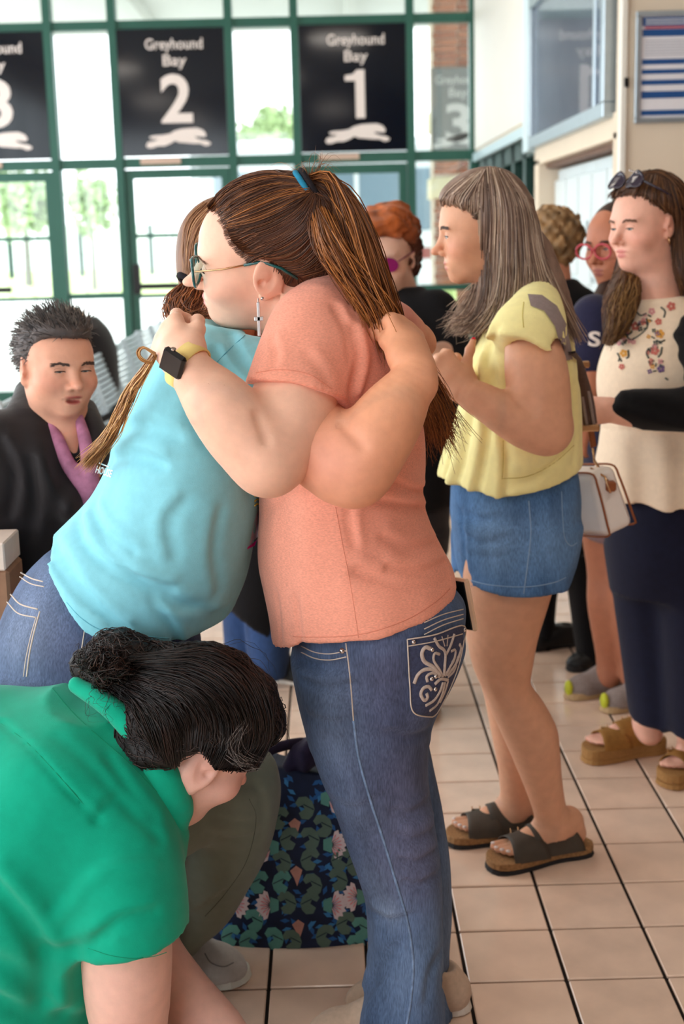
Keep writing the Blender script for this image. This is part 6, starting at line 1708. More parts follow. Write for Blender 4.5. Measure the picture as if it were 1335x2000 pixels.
on_tube(J4, [(912, 1132), (960, 1143), (1030, 1146), (1080, 1138), (1104, 1128)], 2.6, 3.2, 0.0012, 'hem_stitch', M_th4, j4, n=40)
on_tube(J4, [(1096, 960), (1098, 1010), (1102, 1050), (1114, 1066), (1126, 1060)], 2.6, 3.2, 0.0012, 'pocket_stitch', M_th4, j4, n=30)
# hair
HB = Sdf()
yh.ell(HB, (0, -0.02, 0.042), (0.088, 0.104, 0.1), 0.02)
yh.ell(HB, (0, 0.018, 0.085), (0.066, 0.066, 0.036), 0.03)
HB.cut(hairline(yh, np.array([-0.2, -0.08, 0.0, 0.03, 0.045, 0.06, 0.075, 0.09, 0.2]), np.array([0.012, 0.012, 0.012, 0.014, 0.024, 0.046, 0.066, 0.084, 0.1])), 0.006)
HB.loft(LR([(385, 934, 1036, 0.092), (440, 932, 1052, 0.10), (500, 932, 1064, 0.105), (550, 932, 1066, 0.105), (590, 925, 1045, 0.10), (618, 908, 1010, 0.09), (636, 893, 960, 0.07)], 3.0), 0.03)
HB.chain([CP_(1040, 500, 2.96, 0.045), CP_(1075, 560, 2.93, 0.035), CP_(1112, 625, 2.92, 0.016)], 0.04)
v, f = HB.mesh(0.005)
HY = [srgb(150, 124, 108), srgb(182, 156, 136), srgb(100, 80, 70), srgb(208, 186, 164), srgb(130, 104, 90), srgb(166, 140, 122)]
hb4 = obj('hair', v, f, M_hairb, yel, cols=np.repeat(np.array([srgb(132, 106, 92)]), len(v), 0))
gd = [[(936, 336), (929, 400), (932, 480), (930, 560), (912, 605), (888, 634)], [(945, 331), (944, 400), (944, 480), (942, 560), (930, 612), (900, 642)], [(955, 328), (964, 400), (962, 480), (960, 560), (950, 612), (926, 644)], [(965, 329), (984, 400), (986, 480), (984, 560), (974, 606), (950, 636)], [(975, 332), (1004, 400), (1010, 480), (1010, 560), (998, 602), (972, 628)], [(985, 337), (1022, 400), (1032, 480), (1036, 545), (1024, 592), (1000, 612)], [(995, 344), (1036, 410), (1049, 490), (1064, 550), (1084, 602), (1102, 645)], [(1000, 350), (1044, 420), (1059, 500), (1084, 560), (1114, 622), (1136, 668)]]
Pa = guide_strands([hit(HB, pline(q, 14), 2.7, 3.2, 0.004) for q in gd], 1500, 18, jit=0.004, rad=0.0011, cols=HY, seed=3, clump=0.5, tip=0.4, endjit=0.008)
gf_ = [[(938, 333), (900, 352), (868, 380), (862, 402), (890, 406), (928, 418)], [(942, 332), (908, 362), (882, 390), (900, 408), (930, 424)], [(946, 332), (920, 372), (905, 402), (930, 430)], [(948, 333), (930, 380), (926, 430), (930, 440)]]
Pb = guide_strands([hit(HB, pline(q, 12), 2.7, 3.2, 0.004) for q in gf_], 420, 16, jit=0.003, rad=0.001, cols=HY, seed=5, tip=0.6)
g5 = [[(930, 560, 2.98), (915, 605, 2.95), (890, 630, 2.95)], [(925, 570, 3.05), (900, 610, 3.05), (884, 640, 3.05)], [(960, 590, 2.95), (930, 632, 2.92), (895, 640, 2.92)]]
Pc = guide_strands([np.array([W(*q) for q in g]) for g in g5], 200, 10, jit=0.012, rad=0.0009, cols=HY, seed=6, endjit=0.01)
hair_obj('hair_strands', [Pa, Pb, Pc], M_hair, hb4)
# handbag with strap
bag = thing('handbag', 'small white leather handbag with brown piping on grey strap', 'bag', tuple(W(1165, 1040, 3.16)))
M_bagw = mat('bag_white', srgb(238, 230, 224), rough=0.5, noise=0.03, nscale=30, bump=0.1, bscale=400)
M_pipe = mat('bag_piping', srgb(150, 84, 44), rough=0.5, noise=0.1)
M_str = fabric('strap_grey', srgb(150, 134, 132), amt=0.1, nscale=120); M_strd = fabric('strap_brown', srgb(92, 68, 60), amt=0.15, nscale=120)
bc = W(1146, 975, 3.16)
yaw = math.radians(-58); Rz = np.array([[math.cos(yaw), -math.sin(yaw), 0], [math.sin(yaw), math.cos(yaw), 0], [0, 0, 1]])
tl = math.radians(14); Rt = np.array([[math.cos(tl), 0, -math.sin(tl)], [0, 1, 0], [math.sin(tl), 0, math.cos(tl)]])
Rb = Rt@Rz
hx, hy, hz = 0.10, 0.048, 0.078
BS = Sdf()
def rbox(x, y, z):
    q = [(x-bc[0])*Rb[0, i]+(y-bc[1])*Rb[1, i]+(z-bc[2])*Rb[2, i] for i in range(3)]
    tz = np.clip((q[2]+hz)/(2*hz), 0, 1)
    e = [np.abs(q[0])-(hx-0.025-0.012*tz), np.abs(q[1])-(hy-0.02-0.010*tz), np.abs(q[2])-(hz-0.02)]
    return np.sqrt(np.maximum(e[0], 0)**2+np.maximum(e[1], 0)**2+np.maximum(e[2], 0)**2)+np.minimum(np.maximum(np.maximum(e[0], e[1]), e[2]), 0)-0.02
BS._a('u', rbox, bc-0.16, bc+0.16, 0)
v, f = BS.mesh(0.004)
obj('body', v, f, M_bagw, bag)
bl = lambda a, b, c: bc+Rb@np.array([a, b, c])
for sx_ in (-1, 1):
    w_ = hx-0.006
    ring = [bl(sx_*(w_-0.004), sy*(hy-0.003)*(1-0.2*(sz > 0)), sz*(hz-0.004)) for sy, sz in ((-1, -0.8), (-1, 0), (-0.92, 0.85), (-0.7, 1), (0.7, 1), (0.92, 0.85), (1, 0), (1, -0.8), (0.8, -1), (-0.8, -1), (-1, -0.8))]
for sy in (-1, 1):
    ring = [(-hx*0.86, hz*0.99), (0, hz*1.0), (hx*0.78, hz*0.98), (hx*0.9, hz*0.6), (hx*0.985, -hz*0.6), (hx*0.93, -hz*0.96), (0, -hz), (-hx*0.9, -hz*0.97), (-hx*0.985, -hz*0.6), (-hx*0.9, hz*0.6), (-hx*0.86, hz*0.99)]
    pts = []
    for a, c in ring:
        b = sy*(hy-0.004-0.010*(c+hz)/(2*hz)); pts.append(bl(a, b, c))
    MB().tube(resample(np.array(pts), 60), 0.0028, 6).build('piping', M_pipe, bag, smooth=True)
top_r = W(1160, 900, 3.14)
MB().tube([bl(hx*0.9, 0, hz*0.55), top_r, W(1157, 876, 3.13)], 0.0035, 8).build('ring_clip', M_gold, bag, smooth=True)
MB().box(bl(hx*0.93, 0, hz*0.45)-0.012, bl(hx*0.93, 0, hz*0.45)+0.012, bev=0.004).build('side_tab', M_pipe, bag)
MB().tube([bl(hx*0.4, 0, hz*1.02), bl(hx*0.95, -0.012, hz*0.8), bl(hx*1.05, -0.016, hz*0.3)], 0.003, 6).build('zip_pull', M_gold, bag, smooth=True)
def band(pts, w, wd_dir, name, m, th=0.0025):
    P = resample(np.array(pts), 30); t = np.gradient(P, axis=0); t /= np.linalg.norm(t, axis=1)[:, None]
    s = np.asarray(wd_dir, float)[None]-t*(t@np.asarray(wd_dir, float))[:, None]; s /= np.linalg.norm(s, axis=1)[:, None]; nn = np.cross(t, s)
    v = np.concatenate([P+s*w/2+nn*th, P-s*w/2+nn*th, P-s*w/2-nn*th, P+s*w/2-nn*th]); n = len(P)
    f = [[k*n+i, ((k+1) % 4)*n+i, ((k+1) % 4)*n+i+1, k*n+i+1] for k in range(4) for i in range(n-1)]
    return obj(name, v, np.array(f), m, bag)
on_patch(T, [(1030, 574), (1058, 576), (1087, 597), (1106, 634), (1115, 680), (1118, 702), (1098, 706), (1093, 674), (1083, 637), (1062, 607), (1036, 597)], 2.6, 3.25, 0.004, 'strap', M_str, bag, step=7)
band(list(hit(T, [(1108, 690)], 2.6, 3.25, 0.006))+[W(1124, 715, 2.99), W(1144, 780, 3.07), W(1152, 830, 3.10)], 0.034, (1, 0.2, 0), 'strap_webbing', M_strd)
for dx in (-7, 7): band([W(1131+dx, 714, 3.027), W(1144+dx, 780, 3.067), W(1152+dx, 829, 3.097)], 0.006, (1, 0.2, 0), 'strap_stripe', M_str, 0.0035)
band([W(1152, 832, 3.10), W(1158, 872, 3.13)], 0.014, (1, 0.2, 0), 'strap_leather', M_pipe)
for py_ in (712, 836): MB().box(W(1132 if py_ < 800 else 1152, py_, 3.02 if py_ < 800 else 3.09)-np.array([0.022, 0.006, 0.008]), W(1132 if py_ < 800 else 1152, py_, 3.02 if py_ < 800 else 3.09)+np.array([0.022, 0.006, 0.008]), bev=0.003).build('buckle', M_gold, bag)
fr_ = hit(T, [(960, 620), (935, 660), (915, 700), (905, 720)], 2.6, 3.2, 0.005); band(list(fr_), 0.026, (1, 0.2, 0.3), 'strap_front', M_strd)

# ================================================================== woman in the cream embroidered top
CYY = 3.5
cre = thing('person', 'woman in cream embroidered top, black cardigan and wide navy trousers', 'person', (0.95, CYY, 0))
SK5 = np.array(srgb(232, 176, 154))
ch = Head(W(1262, 438, 3.5), (-0.86, -0.46, -0.12), (-0.46, 0.86, 0.0), (1.0, 0.98, 0.96), zl=0.93)
S = Sdf(); cf = []
ch.build(S, eye_open=0.4, cheek=1.15, jaw=1.1, lips=0.8, double=1.0)
S.cone(ch.w((0, -0.015, -0.05)), W(1285, 600, 3.5), 0.056, 0.062, 0.03)
S.ell(W(1300, 655, 3.52), (0.11, 0.08, 0.05), None, 0.05)
S.ell(W(1285, 720, 3.5), (0.12, 0.1, 0.16), None, 0.05)
S.chain([CP_(1320, 660, 3.44, 0.05), CP_(1375, 730, 3.34, 0.045), CP_(1370, 795, 3.28, 0.042), CP_(1300, 802, 3.26, 0.04), CP_(1240, 805, 3.26, 0.038), CP_(1195, 802, 3.27, 0.031)], 0.02)
wp = W(1192, 800, 3.27)
hand(S, wp, W(1148, 795, 3.30)-wp, (-0.1, -0.55, 0.8), 0.9, fcurl=[(0.9, 1.1, 0.8)]*4, thumb=(0.4, 0.3, 0.2), side=-1, boxes=cf)
for x_, Yt, px_ in ((1268, 3.58, 0), (1345, 3.46, 1)):
    S.chain([(W(1285, 760, 3.5), 0.08), (W(x_, 1100, Yt), 0.07), (W(x_, 1330, Yt), 0.05), (W(x_, 1430, Yt), 0.038)], 0.02)
ch1, ct1 = (0.945, 3.665, 0), (0.70, 3.60, 0)
ch2, ct2 = (1.06, 3.56, 0), (0.885, 3.395, 0)
barefoot(S, ch1, ct1, 0.045, W(1262, 1430, 3.62), 0.036); barefoot(S, ch2, ct2, 0.045, W(1345, 1440, 3.5), 0.036)
c_ = ch.w((0, 0.01, -0.005)); cf.append((c_-0.15, c_+0.15, 0.0038))
v, f = mesh_multi(S, 0.008, cf)
obj('body', v, f, M_skin, cre, cols=ch.colour(v, SK5, lip=srgb(204, 122, 116), blush=0.5))
ch.extras(cre, S, brow=srgb(120, 84, 66), look=(0.05, 1, -0.3), lid=0.45)
MB().tube([ch.w((-0.078, 0.0, -0.038)), ch.w((-0.084, 0.004, -0.048)), ch.w((-0.082, 0.001, -0.056)), ch.w((-0.076, -0.002, -0.05))], 0.0028, 8).build('hoop_earring', M_gold, cre, smooth=True)
M_mus = mat('mustard_suede', srgb(150, 104, 48), rough=0.85, noise=0.15, nscale=80); M_mus2 = mat('mustard_sole', srgb(164, 120, 70), rough=0.85, noise=0.15, nscale=120)
for a, b in ((ch1, ct1), (ch2, ct2)): sandal(cre, a, b, 0.045, M_mus2, M_mus2, M_mus, M_gold)
M_cream = fabric('cream_knit', srgb(240, 218, 192), amt=0.05, nscale=70, bump=0.3, bscale=500)
T = Sdf()
T.loft(LR([(580, 1235, 1345, 0.07), (615, 1212, 1385, 0.11), (660, 1185, 1410, 0.15), (710, 1168, 1420, 0.175), (750, 1166, 1420, 0.175), (800, 1174, 1415, 0.16), (850, 1174, 1415, 0.16), (900, 1166, 1420, 0.175), (950, 1170, 1425, 0.185), (1010, 1182, 1430, 0.19)], CYY), 0.03)
T.ell(ch.w((0, 0.0, -0.135)), (0.075, 0.07, 0.05), None, 0.02, 's')
hemcut(T, [(1100, 985), (1185, 984), (1250, 988), (1300, 994), (1400, 996)], 3.35)
T.disp(lambda x, y, z: 0.005*np.sin(75*x+20*y)*np.clip((W(1200, 830, 3.4)[2]-z)/0.05, 0, 1), *T.bounds())
wrinkles(T, [([(1175, 836), (1240, 842), (1310, 850)], 0.005, 0.008)], 3.0, 3.6)
v, f = T.mesh(0.007)
ct = obj('top', v, f, M_cream, cre)
EC = [mat('thread_red', srgb(196, 108, 96), rough=0.8, noise=0.1), mat('thread_orange', srgb(218, 156, 70), rough=0.8, noise=0.1), mat('thread_dark', srgb(66, 74, 70), rough=0.8, noise=0.1), mat('thread_pink', srgb(214, 150, 150), rough=0.8, noise=0.1), mat('thread_purple', srgb(112, 84, 128), rough=0.8, noise=0.1)]
def flower(px, py, r, m, n=5, cm=None):
    for k in range(n):
        a = 6.283*k/n+px
        c2 = (px+math.cos(a)*r*0.6, py+math.sin(a)*r*0.6)
        on_patch(T, [(c2[0]+r*0.45*math.cos(b), c2[1]+r*0.45*math.sin(b)) for b in np.linspace(0, 6.283, 7)[:-1]], 3.0, 3.7, 0.0025, 'embroidered_petal', m, ct, step=5)
for px, py, r, k in ((1240, 637, 9, 0), (1228, 612, 6, 3), (1272, 608, 7, 3), (1310, 598, 9, 0), (1285, 628, 7, 0), (1288, 652, 9, 1), (1217, 690, 8, 1), (1213, 716, 6, 0), (1278, 685, 9, 0), (1290, 720, 8, 4), (1208, 670, 5, 3), (1236, 668, 5, 3), (1256, 625, 5, 3)): flower(px, py, r, EC[k])
for pts in ([(1205, 690), (1209, 698), (1207, 706)], [(1226, 684), (1227, 696), (1222, 700)], [(1266, 680), (1262, 690), (1266, 700)], [(1292, 678), (1290, 690), (1284, 698)], [(1280, 665), (1290, 667), (1298, 664)], [(1216, 640), (1222, 652), (1228, 664), (1240, 660), (1256, 648), (1265, 636), (1262, 622)], [(1240, 606), (1250, 616), (1262, 612)], [(1290, 600), (1298, 608), (1296, 620)], [(1210, 700), (1213, 706)], [(1298, 738), (1304, 742)], [(1266, 705), (1268, 710)], [(1214, 646), (1220, 630), (1232, 618)]):
    on_tube(T, pts, 3.0, 3.7, 0.0022, 'embroidered_leaf', EC[2], ct, n=10, off=0.001)
rg = np.random.default_rng(3)
for k in range(26):
    t_ = rg.random(); px, py = (lerp(1208, 1262, t_)+rg.uniform(-14, 14), lerp(676, 612, t_)+rg.uniform(-12, 12)) if k % 2 else (rg.uniform(1262, 1298), rg.uniform(600, 730))
    flower(px, py, rg.uniform(3.5, 6), EC[int(rg.integers(0, 5))], 4)
    a_ = rg.uniform(0, 6.28); on_tube(T, [(px+6, py), (px+6+7*math.cos(a_), py+7*math.sin(a_))], 3.0, 3.7, 0.0018, 'embroidered_leaf', EC[2], ct, n=4, off=0.001)
M_blk = fabric('black_knit', srgb(16, 15, 18), amt=0.2, nscale=80, bump=0.3, bscale=300, sheen=0.05)
C_ = Sdf()
C_.loft(LR([(590, 1310, 1400, 0.09), (630, 1300, 1440, 0.14), (700, 1302, 1450, 0.18), (760, 1294, 1450, 0.185), (840, 1308, 1450, 0.185), (900, 1314, 1450, 0.195), (965, 1328, 1455, 0.2)], CYY), 0.03)
C_.chain([CP_(1370, 660, 3.36, 0.07), CP_(1400, 790, 3.26, 0.062), CP_(1340, 800, 3.25, 0.058), CP_(1270, 800, 3.25, 0.054), CP_(1222, 797, 3.262, 0.042)], 0.03)
C_.disp(lambda x, y, z: 0.004*np.sin(120*z+30*x), *C_.bounds())
v, f = C_.mesh(0.008)
obj('cardigan', v, f, M_blk, cre)
M_navy = fabric('navy_twill', srgb(22, 24, 44), amt=0.15, nscale=60, bump=0.15, bscale=500, sheen=0.05)
J5 = Sdf()
J5.loft(LR([(930, 1190, 1420, 0.15, 3.5), (1000, 1183, 1425, 0.17, 3.5), (1080, 1186, 1425, 0.17, 3.5), (1150, 1196, 1420, 0.14, 3.5)], CYY), 0.03)
J5.loft(LR([(1060, 1186, 1330, 0.12, 3.56), (1150, 1196, 1325, 0.115, 3.57), (1260, 1211, 1320, 0.105, 3.58), (1340, 1222, 1312, 0.105, 3.58), (1398, 1230, 1308, 0.105, 3.58)], 3.57), 0.04)
J5.loft(LR([(1060, 1270, 1425, 0.12, 3.44), (1200, 1290, 1420, 0.115, 3.44), (1330, 1300, 1410, 0.11, 3.44), (1425, 1306, 1405, 0.11, 3.44)], 3.44), 0.04)
v, f = J5.mesh(0.010)
obj('trousers', v, f, M_navy, cre)
HB = Sdf()
ch.ell(HB, (0, -0.02, 0.042), (0.088, 0.106, 0.098), 0.02)
ch.ell(HB, (0, -0.08, -0.03), (0.075, 0.05, 0.1), 0.04)
HB.cut(hairline(ch, np.array([-0.2, -0.08, -0.03, 0.0, 0.02, 0.035, 0.05, 0.07, 0.09, 0.2]), np.array([-0.05, -0.045, -0.04, -0.034, -0.022, 0.012, 0.026, 0.036, 0.066, 0.12])), 0.006)
HB.chain([(ch.w((-0.045, -0.075, -0.02)), 0.04), (W(1340, 520, 3.46), 0.035), (W(1355, 570, 3.46), 0.03)], 0.03)
HB.chain([(ch.w((0.07, -0.01, -0.05)), 0.03), (W(1226, 545, 3.52), 0.04), (W(1212, 590, 3.46), 0.045), (W(1200, 640, 3.42), 0.03), (W(1188, 665, 3.41), 0.01)], 0.03)
v, f = HB.mesh(0.006)
HCc = [srgb(82, 52, 34), srgb(100, 64, 40), srgb(64, 40, 28), srgb(118, 80, 48)]
hb5 = obj('hair', v, f, M_hairb, cre, cols=np.repeat(np.array([srgb(76, 48, 32)]), len(v), 0))
gc = [[(1232, 352), (1200, 372), (1186, 385)], [(1250, 345), (1215, 375), (1205, 392), (1236, 402)], [(1262, 343), (1240, 380), (1245, 405), (1275, 428)], [(1280, 343), (1275, 385), (1280, 415), (1292, 430)], [(1300, 352), (1310, 400), (1315, 450), (1318, 510)], [(1318, 368), (1330, 420), (1335, 480), (1340, 540)]]
Ps5 = surf_strands(HB, v, 800, lambda q: nrm_rows(np.stack([0.35+0*q[:, 0], 0.2+0*q[:, 0], -0.9+0*q[:, 0]], -1)), 9, 0.011, cols=HCc, rad=0.0012, seed=2)
Pa = guide_strands([hit(HB, pline(q, 10), 3.2, 3.8, 0.004) for q in gc], 500, 14, jit=0.004, rad=0.0013, cols=HCc, seed=3, tip=0.5)
gw_ = [[(1222, 520), (1208, 560), (1192, 600), (1190, 640), (1180, 668)], [(1235, 530), (1222, 570), (1212, 610), (1202, 650), (1190, 672)], [(1248, 540), (1238, 580), (1226, 620), (1212, 650)]]
Pb = guide_strands([hit(HB, pline(q, 12), 3.2, 3.8, 0.004) for q in gw_], 300, 16, jit=0.006, rad=0.0014, cols=[srgb(128, 92, 54), srgb(150, 112, 66), srgb(96, 64, 40)], seed=5, wav=0.008, wfreq=2)
hair_obj('hair_strands', [Pa, Ps5, Pb], M_hair, hb5)
sg_ = MB()
for q in (-1, 1):
    th = np.linspace(0, 2*np.pi, 24)
    sg_.tube(ch.w(np.stack([q*0.034+0.028*np.cos(th), 0.060-0.014*np.sin(th), 0.128+0.018*np.sin(th)-0.012*np.abs(np.cos(th))], -1)), 0.003, 8)
    sg_.tube(ch.w(np.array([(q*0.064, 0.055, 0.118), (q*0.084, 0.01, 0.085), (q*0.090, -0.03, 0.055), (q*0.086, -0.045, 0.03)])), 0.003, 8)
sun = sg_.build('sunglasses', mat('dark_acetate', srgb(40, 30, 48), rough=0.15, spec=0.7, noise=0.1), cre, smooth=True)
for k in range(4): MB().sphere(ch.w((-0.052+k*0.010, 0.068-k*0.002, 0.142+0.002*k)), 0.003, 8, 6).build('rhinestone', M_silver, sun, smooth=True)
for q in (-1, 1):
    th = np.linspace(0, 2*np.pi, 20, endpoint=False); r1 = np.stack([q*0.034+0.027*np.cos(th), 0.060-0.0135*np.sin(th), 0.128+0.017*np.sin(th)-0.012*np.abs(np.cos(th))], -1)
    b_ = MB(); b_.v = [np.vstack([ch.w(r1), ch.w(r1)+ch.u*0.002])]; b_.n = 40; b_.f = {20: [np.array([np.arange(20)[::-1], np.arange(20)+20])]}; b_.build('lens', MATS['dark_acetate'], sun)
# ================================================================== people further back
# ---- woman with pink glasses
pg = thing('person', 'woman with pink glasses and navy lettered T-shirt, half hidden behind two others', 'person', (0.92, 4.08, 0))
SK6 = np.array(srgb(186, 120, 92))
ph_ = Head(W(1203, 476, 4.1), (-0.78, -0.60, -0.16), (-0.60, 0.78, 0), (1.0, 1.0, 1.0))
S = Sdf()
ph_.build(S, eye_open=0.4, cheek=1.1, jaw=1.1, nose=1.15)
S.cone(ph_.w((0, -0.02, -0.05)), W(1200, 610, 4.1), 0.054, 0.06, 0.03)
S.ell(W(1195, 700, 4.1), (0.12, 0.1, 0.2), None, 0.05)
S.chain([CP_(1160, 660, 4.0, 0.05), CP_(1150, 760, 3.95, 0.045), CP_(1136, 830, 3.9, 0.035)], 0.02)
hand(S, W(1140, 815, 3.9), (-0.3, -0.2, -0.9), (-0.6, -0.7, 0.2), 0.95, side=1)
for x_, Yt in ((1180, 4.12), (1225, 4.05)):
    S.chain([(W(x_, 1000, Yt), 0.085), (W(x_+2, 1110, Yt), 0.06), (W(x_+4, 1180, Yt), 0.062), (W(x_+8, 1280, Yt+0.02), 0.042), (W(x_+8, 1320, Yt+0.02), 0.04)], 0.03)
c_ = ph_.w((0, 0.01, 0)); v, f = mesh_multi(S, 0.009, [(c_-0.15, c_+0.15, 0.004)])
obj('body', v, f, M_skin, pg, cols=ph_.colour(v, SK6, lip=srgb(150, 84, 76), blush=0.3))
ph_.extras(pg, S, brow=srgb(50, 34, 30), lid=0.4)
T = Sdf(); T.loft(LR([(575, 1165, 1245, 0.06), (610, 1140, 1270, 0.13), (680, 1132, 1280, 0.16), (800, 1135, 1280, 0.17), (900, 1135, 1280, 0.17), (960, 1135, 1280, 0.17)], 4.1), 0.03)
T.chain([CP_(1160, 620, 4.02, 0.07), CP_(1152, 700, 3.98, 0.068)], 0.04)
v, f = T.mesh(0.009); tt = obj('t_shirt', v, f, fabric('navy_jersey', srgb(38, 38, 66), amt=0.1), pg)
on_text(T, 'S', (1160, 662), 24, 30, 0.04, 3.6, 4.3, 0.003, 'lettering', M_letter, tt, bold=0.03)
J6 = Sdf(); J6.loft(LR([(930, 1138, 1280, 0.16), (1000, 1138, 1282, 0.17), (1045, 1140, 1282, 0.17)], 4.1), 0.03); v, f = J6.mesh(0.009)
obj('shorts', v, f, fabric('grey_shorts', srgb(120, 92, 92), amt=0.1), pg)
HB = Sdf(); ph_.ell(HB, (0, -0.02, 0.035), (0.082, 0.1, 0.092), 0.02)
HB.cut(hairline(ph_, np.array([-0.2, -0.03, 0.0, 0.04, 0.07, 0.09, 0.2]), np.array([-0.03, -0.02, 0.005, 0.035, 0.07, 0.12, 0.15])), 0.005)
HB.chain([(ph_.w((-0.03, -0.07, -0.04)), 0.045), (W(1180, 580, 4.05), 0.035), (W(1150, 650, 3.97), 0.02)], 0.03)
v, f = HB.mesh(0.007); obj('hair', v, f, M_hairb, pg, cols=np.repeat(np.array([srgb(58, 38, 30)]), len(v), 0))
M_pinkf = mat('pink_acetate', srgb(196, 70, 84), rough=0.25, noise=0.05)
g = MB()
for q in (-1, 1):
    th = np.linspace(0, 2*np.pi, 24); g.tube(ph_.w(np.stack([q*0.036+0.031*np.cos(th), 0.106+0*th, -0.004+0.022*np.sin(th)], -1)), 0.0032, 8)
    g.tube(ph_.w(np.array([(q*0.066, 0.104, 0.008), (q*0.08, 0.0, 0.012)])), 0.0025, 6)
g.tube(ph_.w(np.array([(-0.006, 0.108, 0.004), (0.006, 0.108, 0.004)])), 0.0025, 6)
g.build('glasses', M_pinkf, pg, smooth=True)
M_snk = fabric('grey_mesh', srgb(146, 132, 128), amt=0.15); M_lime = mat('lime_rubber', srgb(196, 200, 50), rough=0.6, noise=0.05); M_tan = mat('tan_sole', srgb(190, 160, 120), rough=0.7, noise=0.08)
for h_, t_ in (((0.985, 4.20, 0), (0.745, 4.13, 0)), ((1.06, 4.06, 0), (0.835, 4.0, 0))):
    up, SS = sneaker(pg, h_, t_, M_snk, M_tan, M_snk, collar=0.1)
    tv = V(t_); MB().sphere(tv+np.array([0.012, 0.0, 0.035]), (0.014, 0.03, 0.026), 10, 8).build('toe_cap', M_lime, up, smooth=True)
# ---- person with curly blonde hair, turned away
bl_ = thing('person', 'person with short curly blonde hair in black, turned away behind the yellow top', 'person', (0.84, 4.6, 0))
bhh = Head(W(1066, 480, 4.6), (-0.85, 0.45, -0.1), (0.45, 0.85, 0))
S = Sdf(); bhh.build(S); S.cone(bhh.w((0, -0.02, -0.05)), W(1085, 590, 4.6), 0.054, 0.06, 0.03); S.ell(W(1090, 680, 4.6), (0.1, 0.1, 0.2), None, 0.04)
v, f = mesh_multi(S, 0.010); obj('body', v, f, M_skin, bl_, cols=bhh.colour(v, np.array(srgb(214, 150, 120))))
HB = Sdf(); bhh.ell(HB, (0, -0.025, 0.025), (0.092, 0.105, 0.105), 0.02); HB.cut(hairline(bhh, np.array([-0.2, 0.0, 0.05, 0.1, 0.2]), np.array([-0.02, 0.0, 0.04, 0.08, 0.1])), 0.01)
HB.disp(softnoise(0.010, 110, 5), *HB.bounds()); v, f = HB.mesh(0.006)
cc = np.array(srgb(168, 130, 88))[None]*(0.75+0.35*(softnoise(1, 60, 9)(v[:, 0], v[:, 1], v[:, 2])[:, None]))
obj('hair', v, f, M_hairb, bl_, cols=np.clip(cc, 0.02, 1))
T = Sdf(); T.loft(LR([(545, 1060, 1125, 0.06), (575, 1030, 1150, 0.12), (650, 1020, 1165, 0.16), (900, 1020, 1170, 0.17), (960, 1022, 1170, 0.17)], 4.6), 0.03); T.chain([CP_(1140, 600, 4.55, 0.06), CP_(1150, 760, 4.5, 0.05), CP_(1140, 850, 4.45, 0.04)], 0.03)
v, f = T.mesh(0.013); obj('shirt', v, f, M_blk, bl_)
J = Sdf(); J.loft(LR([(930, 1025, 1165, 0.15), (1050, 1030, 1165, 0.15), (1120, 1035, 1160, 0.13)], 4.6), 0.03)
J.loft(LR([(1080, 1100, 1168, 0.09, 4.5), (1200, 1115, 1168, 0.08, 4.48), (1298, 1128, 1170, 0.07, 4.46)], 4.5), 0.03); J.loft(LR([(1080, 1030, 1100, 0.09, 4.68), (1180, 1040, 1085, 0.07, 4.7), (1262, 1042, 1080, 0.07, 4.7)], 4.7), 0.03)
v, f = J.mesh(0.009); obj('trousers', v, f, M_blk, bl_)
for x_, y_ in ((0.88, 4.46), (0.77, 4.7)): sneaker(bl_, (x_+0.12, y_, 0), (x_-0.08, y_-0.05, 0), M_black, M_rub, h=0.008)
# ---- woman with red hair and purple sunglasses
rd = thing('person', 'woman with short auburn hair, purple sunglasses and black shirt behind the hug', 'person', (W(790, 1400, 4.1)[0], 4.1, 0))
rh = Head(W(757, 498, 4.1), (-0.34, -0.90, -0.22), (-0.93, 0.35, 0))
S = Sdf(); rh.build(S, cheek=1.1, eye_open=0.3); S.cone(rh.w((0, -0.02, -0.05)), W(790, 610, 4.15), 0.056, 0.062, 0.03); S.ell(W(800, 720, 4.12), (0.12, 0.1, 0.2), None, 0.04)
S.chain([CP_(872, 690, 4.0, 0.045), CP_(850, 700, 3.9, 0.04), CP_(820, 680, 3.85, 0.032)], 0.02); hand(S, W(825, 685, 3.85), (-0.8, -0.2, 0.5), (0.2, -0.9, 0.3), 0.95)
c_ = rh.w((0, 0.01, 0)); v, f = mesh_multi(S, 0.009, [(c_-0.15, c_+0.15, 0.004)]); obj('body', v, f, M_skin, rd, cols=rh.colour(v, np.array(srgb(222, 178, 156)), blush=0.3))
HB = Sdf(); rh.ell(HB, (0, -0.02, 0.05), (0.096, 0.11, 0.105), 0.02); rh.ell(HB, (0, 0.04, 0.1), (0.07, 0.06, 0.04), 0.03); rh.ell(HB, (0, -0.07, -0.03), (0.08, 0.06, 0.08), 0.04)
HB.cut(hairline(rh, np.array([-0.2, -0.06, 0.0, 0.03, 0.06, 0.08, 0.2]), np.array([-0.02, 0.0, 0.008, 0.02, 0.05, 0.1, 0.14])), 0.01); HB.disp(softnoise(0.008, 70, 6), *HB.bounds()); v, f = HB.mesh(0.006)
lz_ = rh.loc(v)[:, 2]; tt_ = np.clip((lz_-0.02)/0.1, 0, 1)[:, None]
cc = (np.array(srgb(92, 48, 32))*(1-tt_)+np.array(srgb(176, 90, 40))*tt_)*(0.8+0.3*softnoise(1, 50, 3)(v[:, 0], v[:, 1], v[:, 2])[:, None])
obj('hair', v, f, M_hairb, rd, cols=np.clip(cc, 0.01, 1))
g = MB()
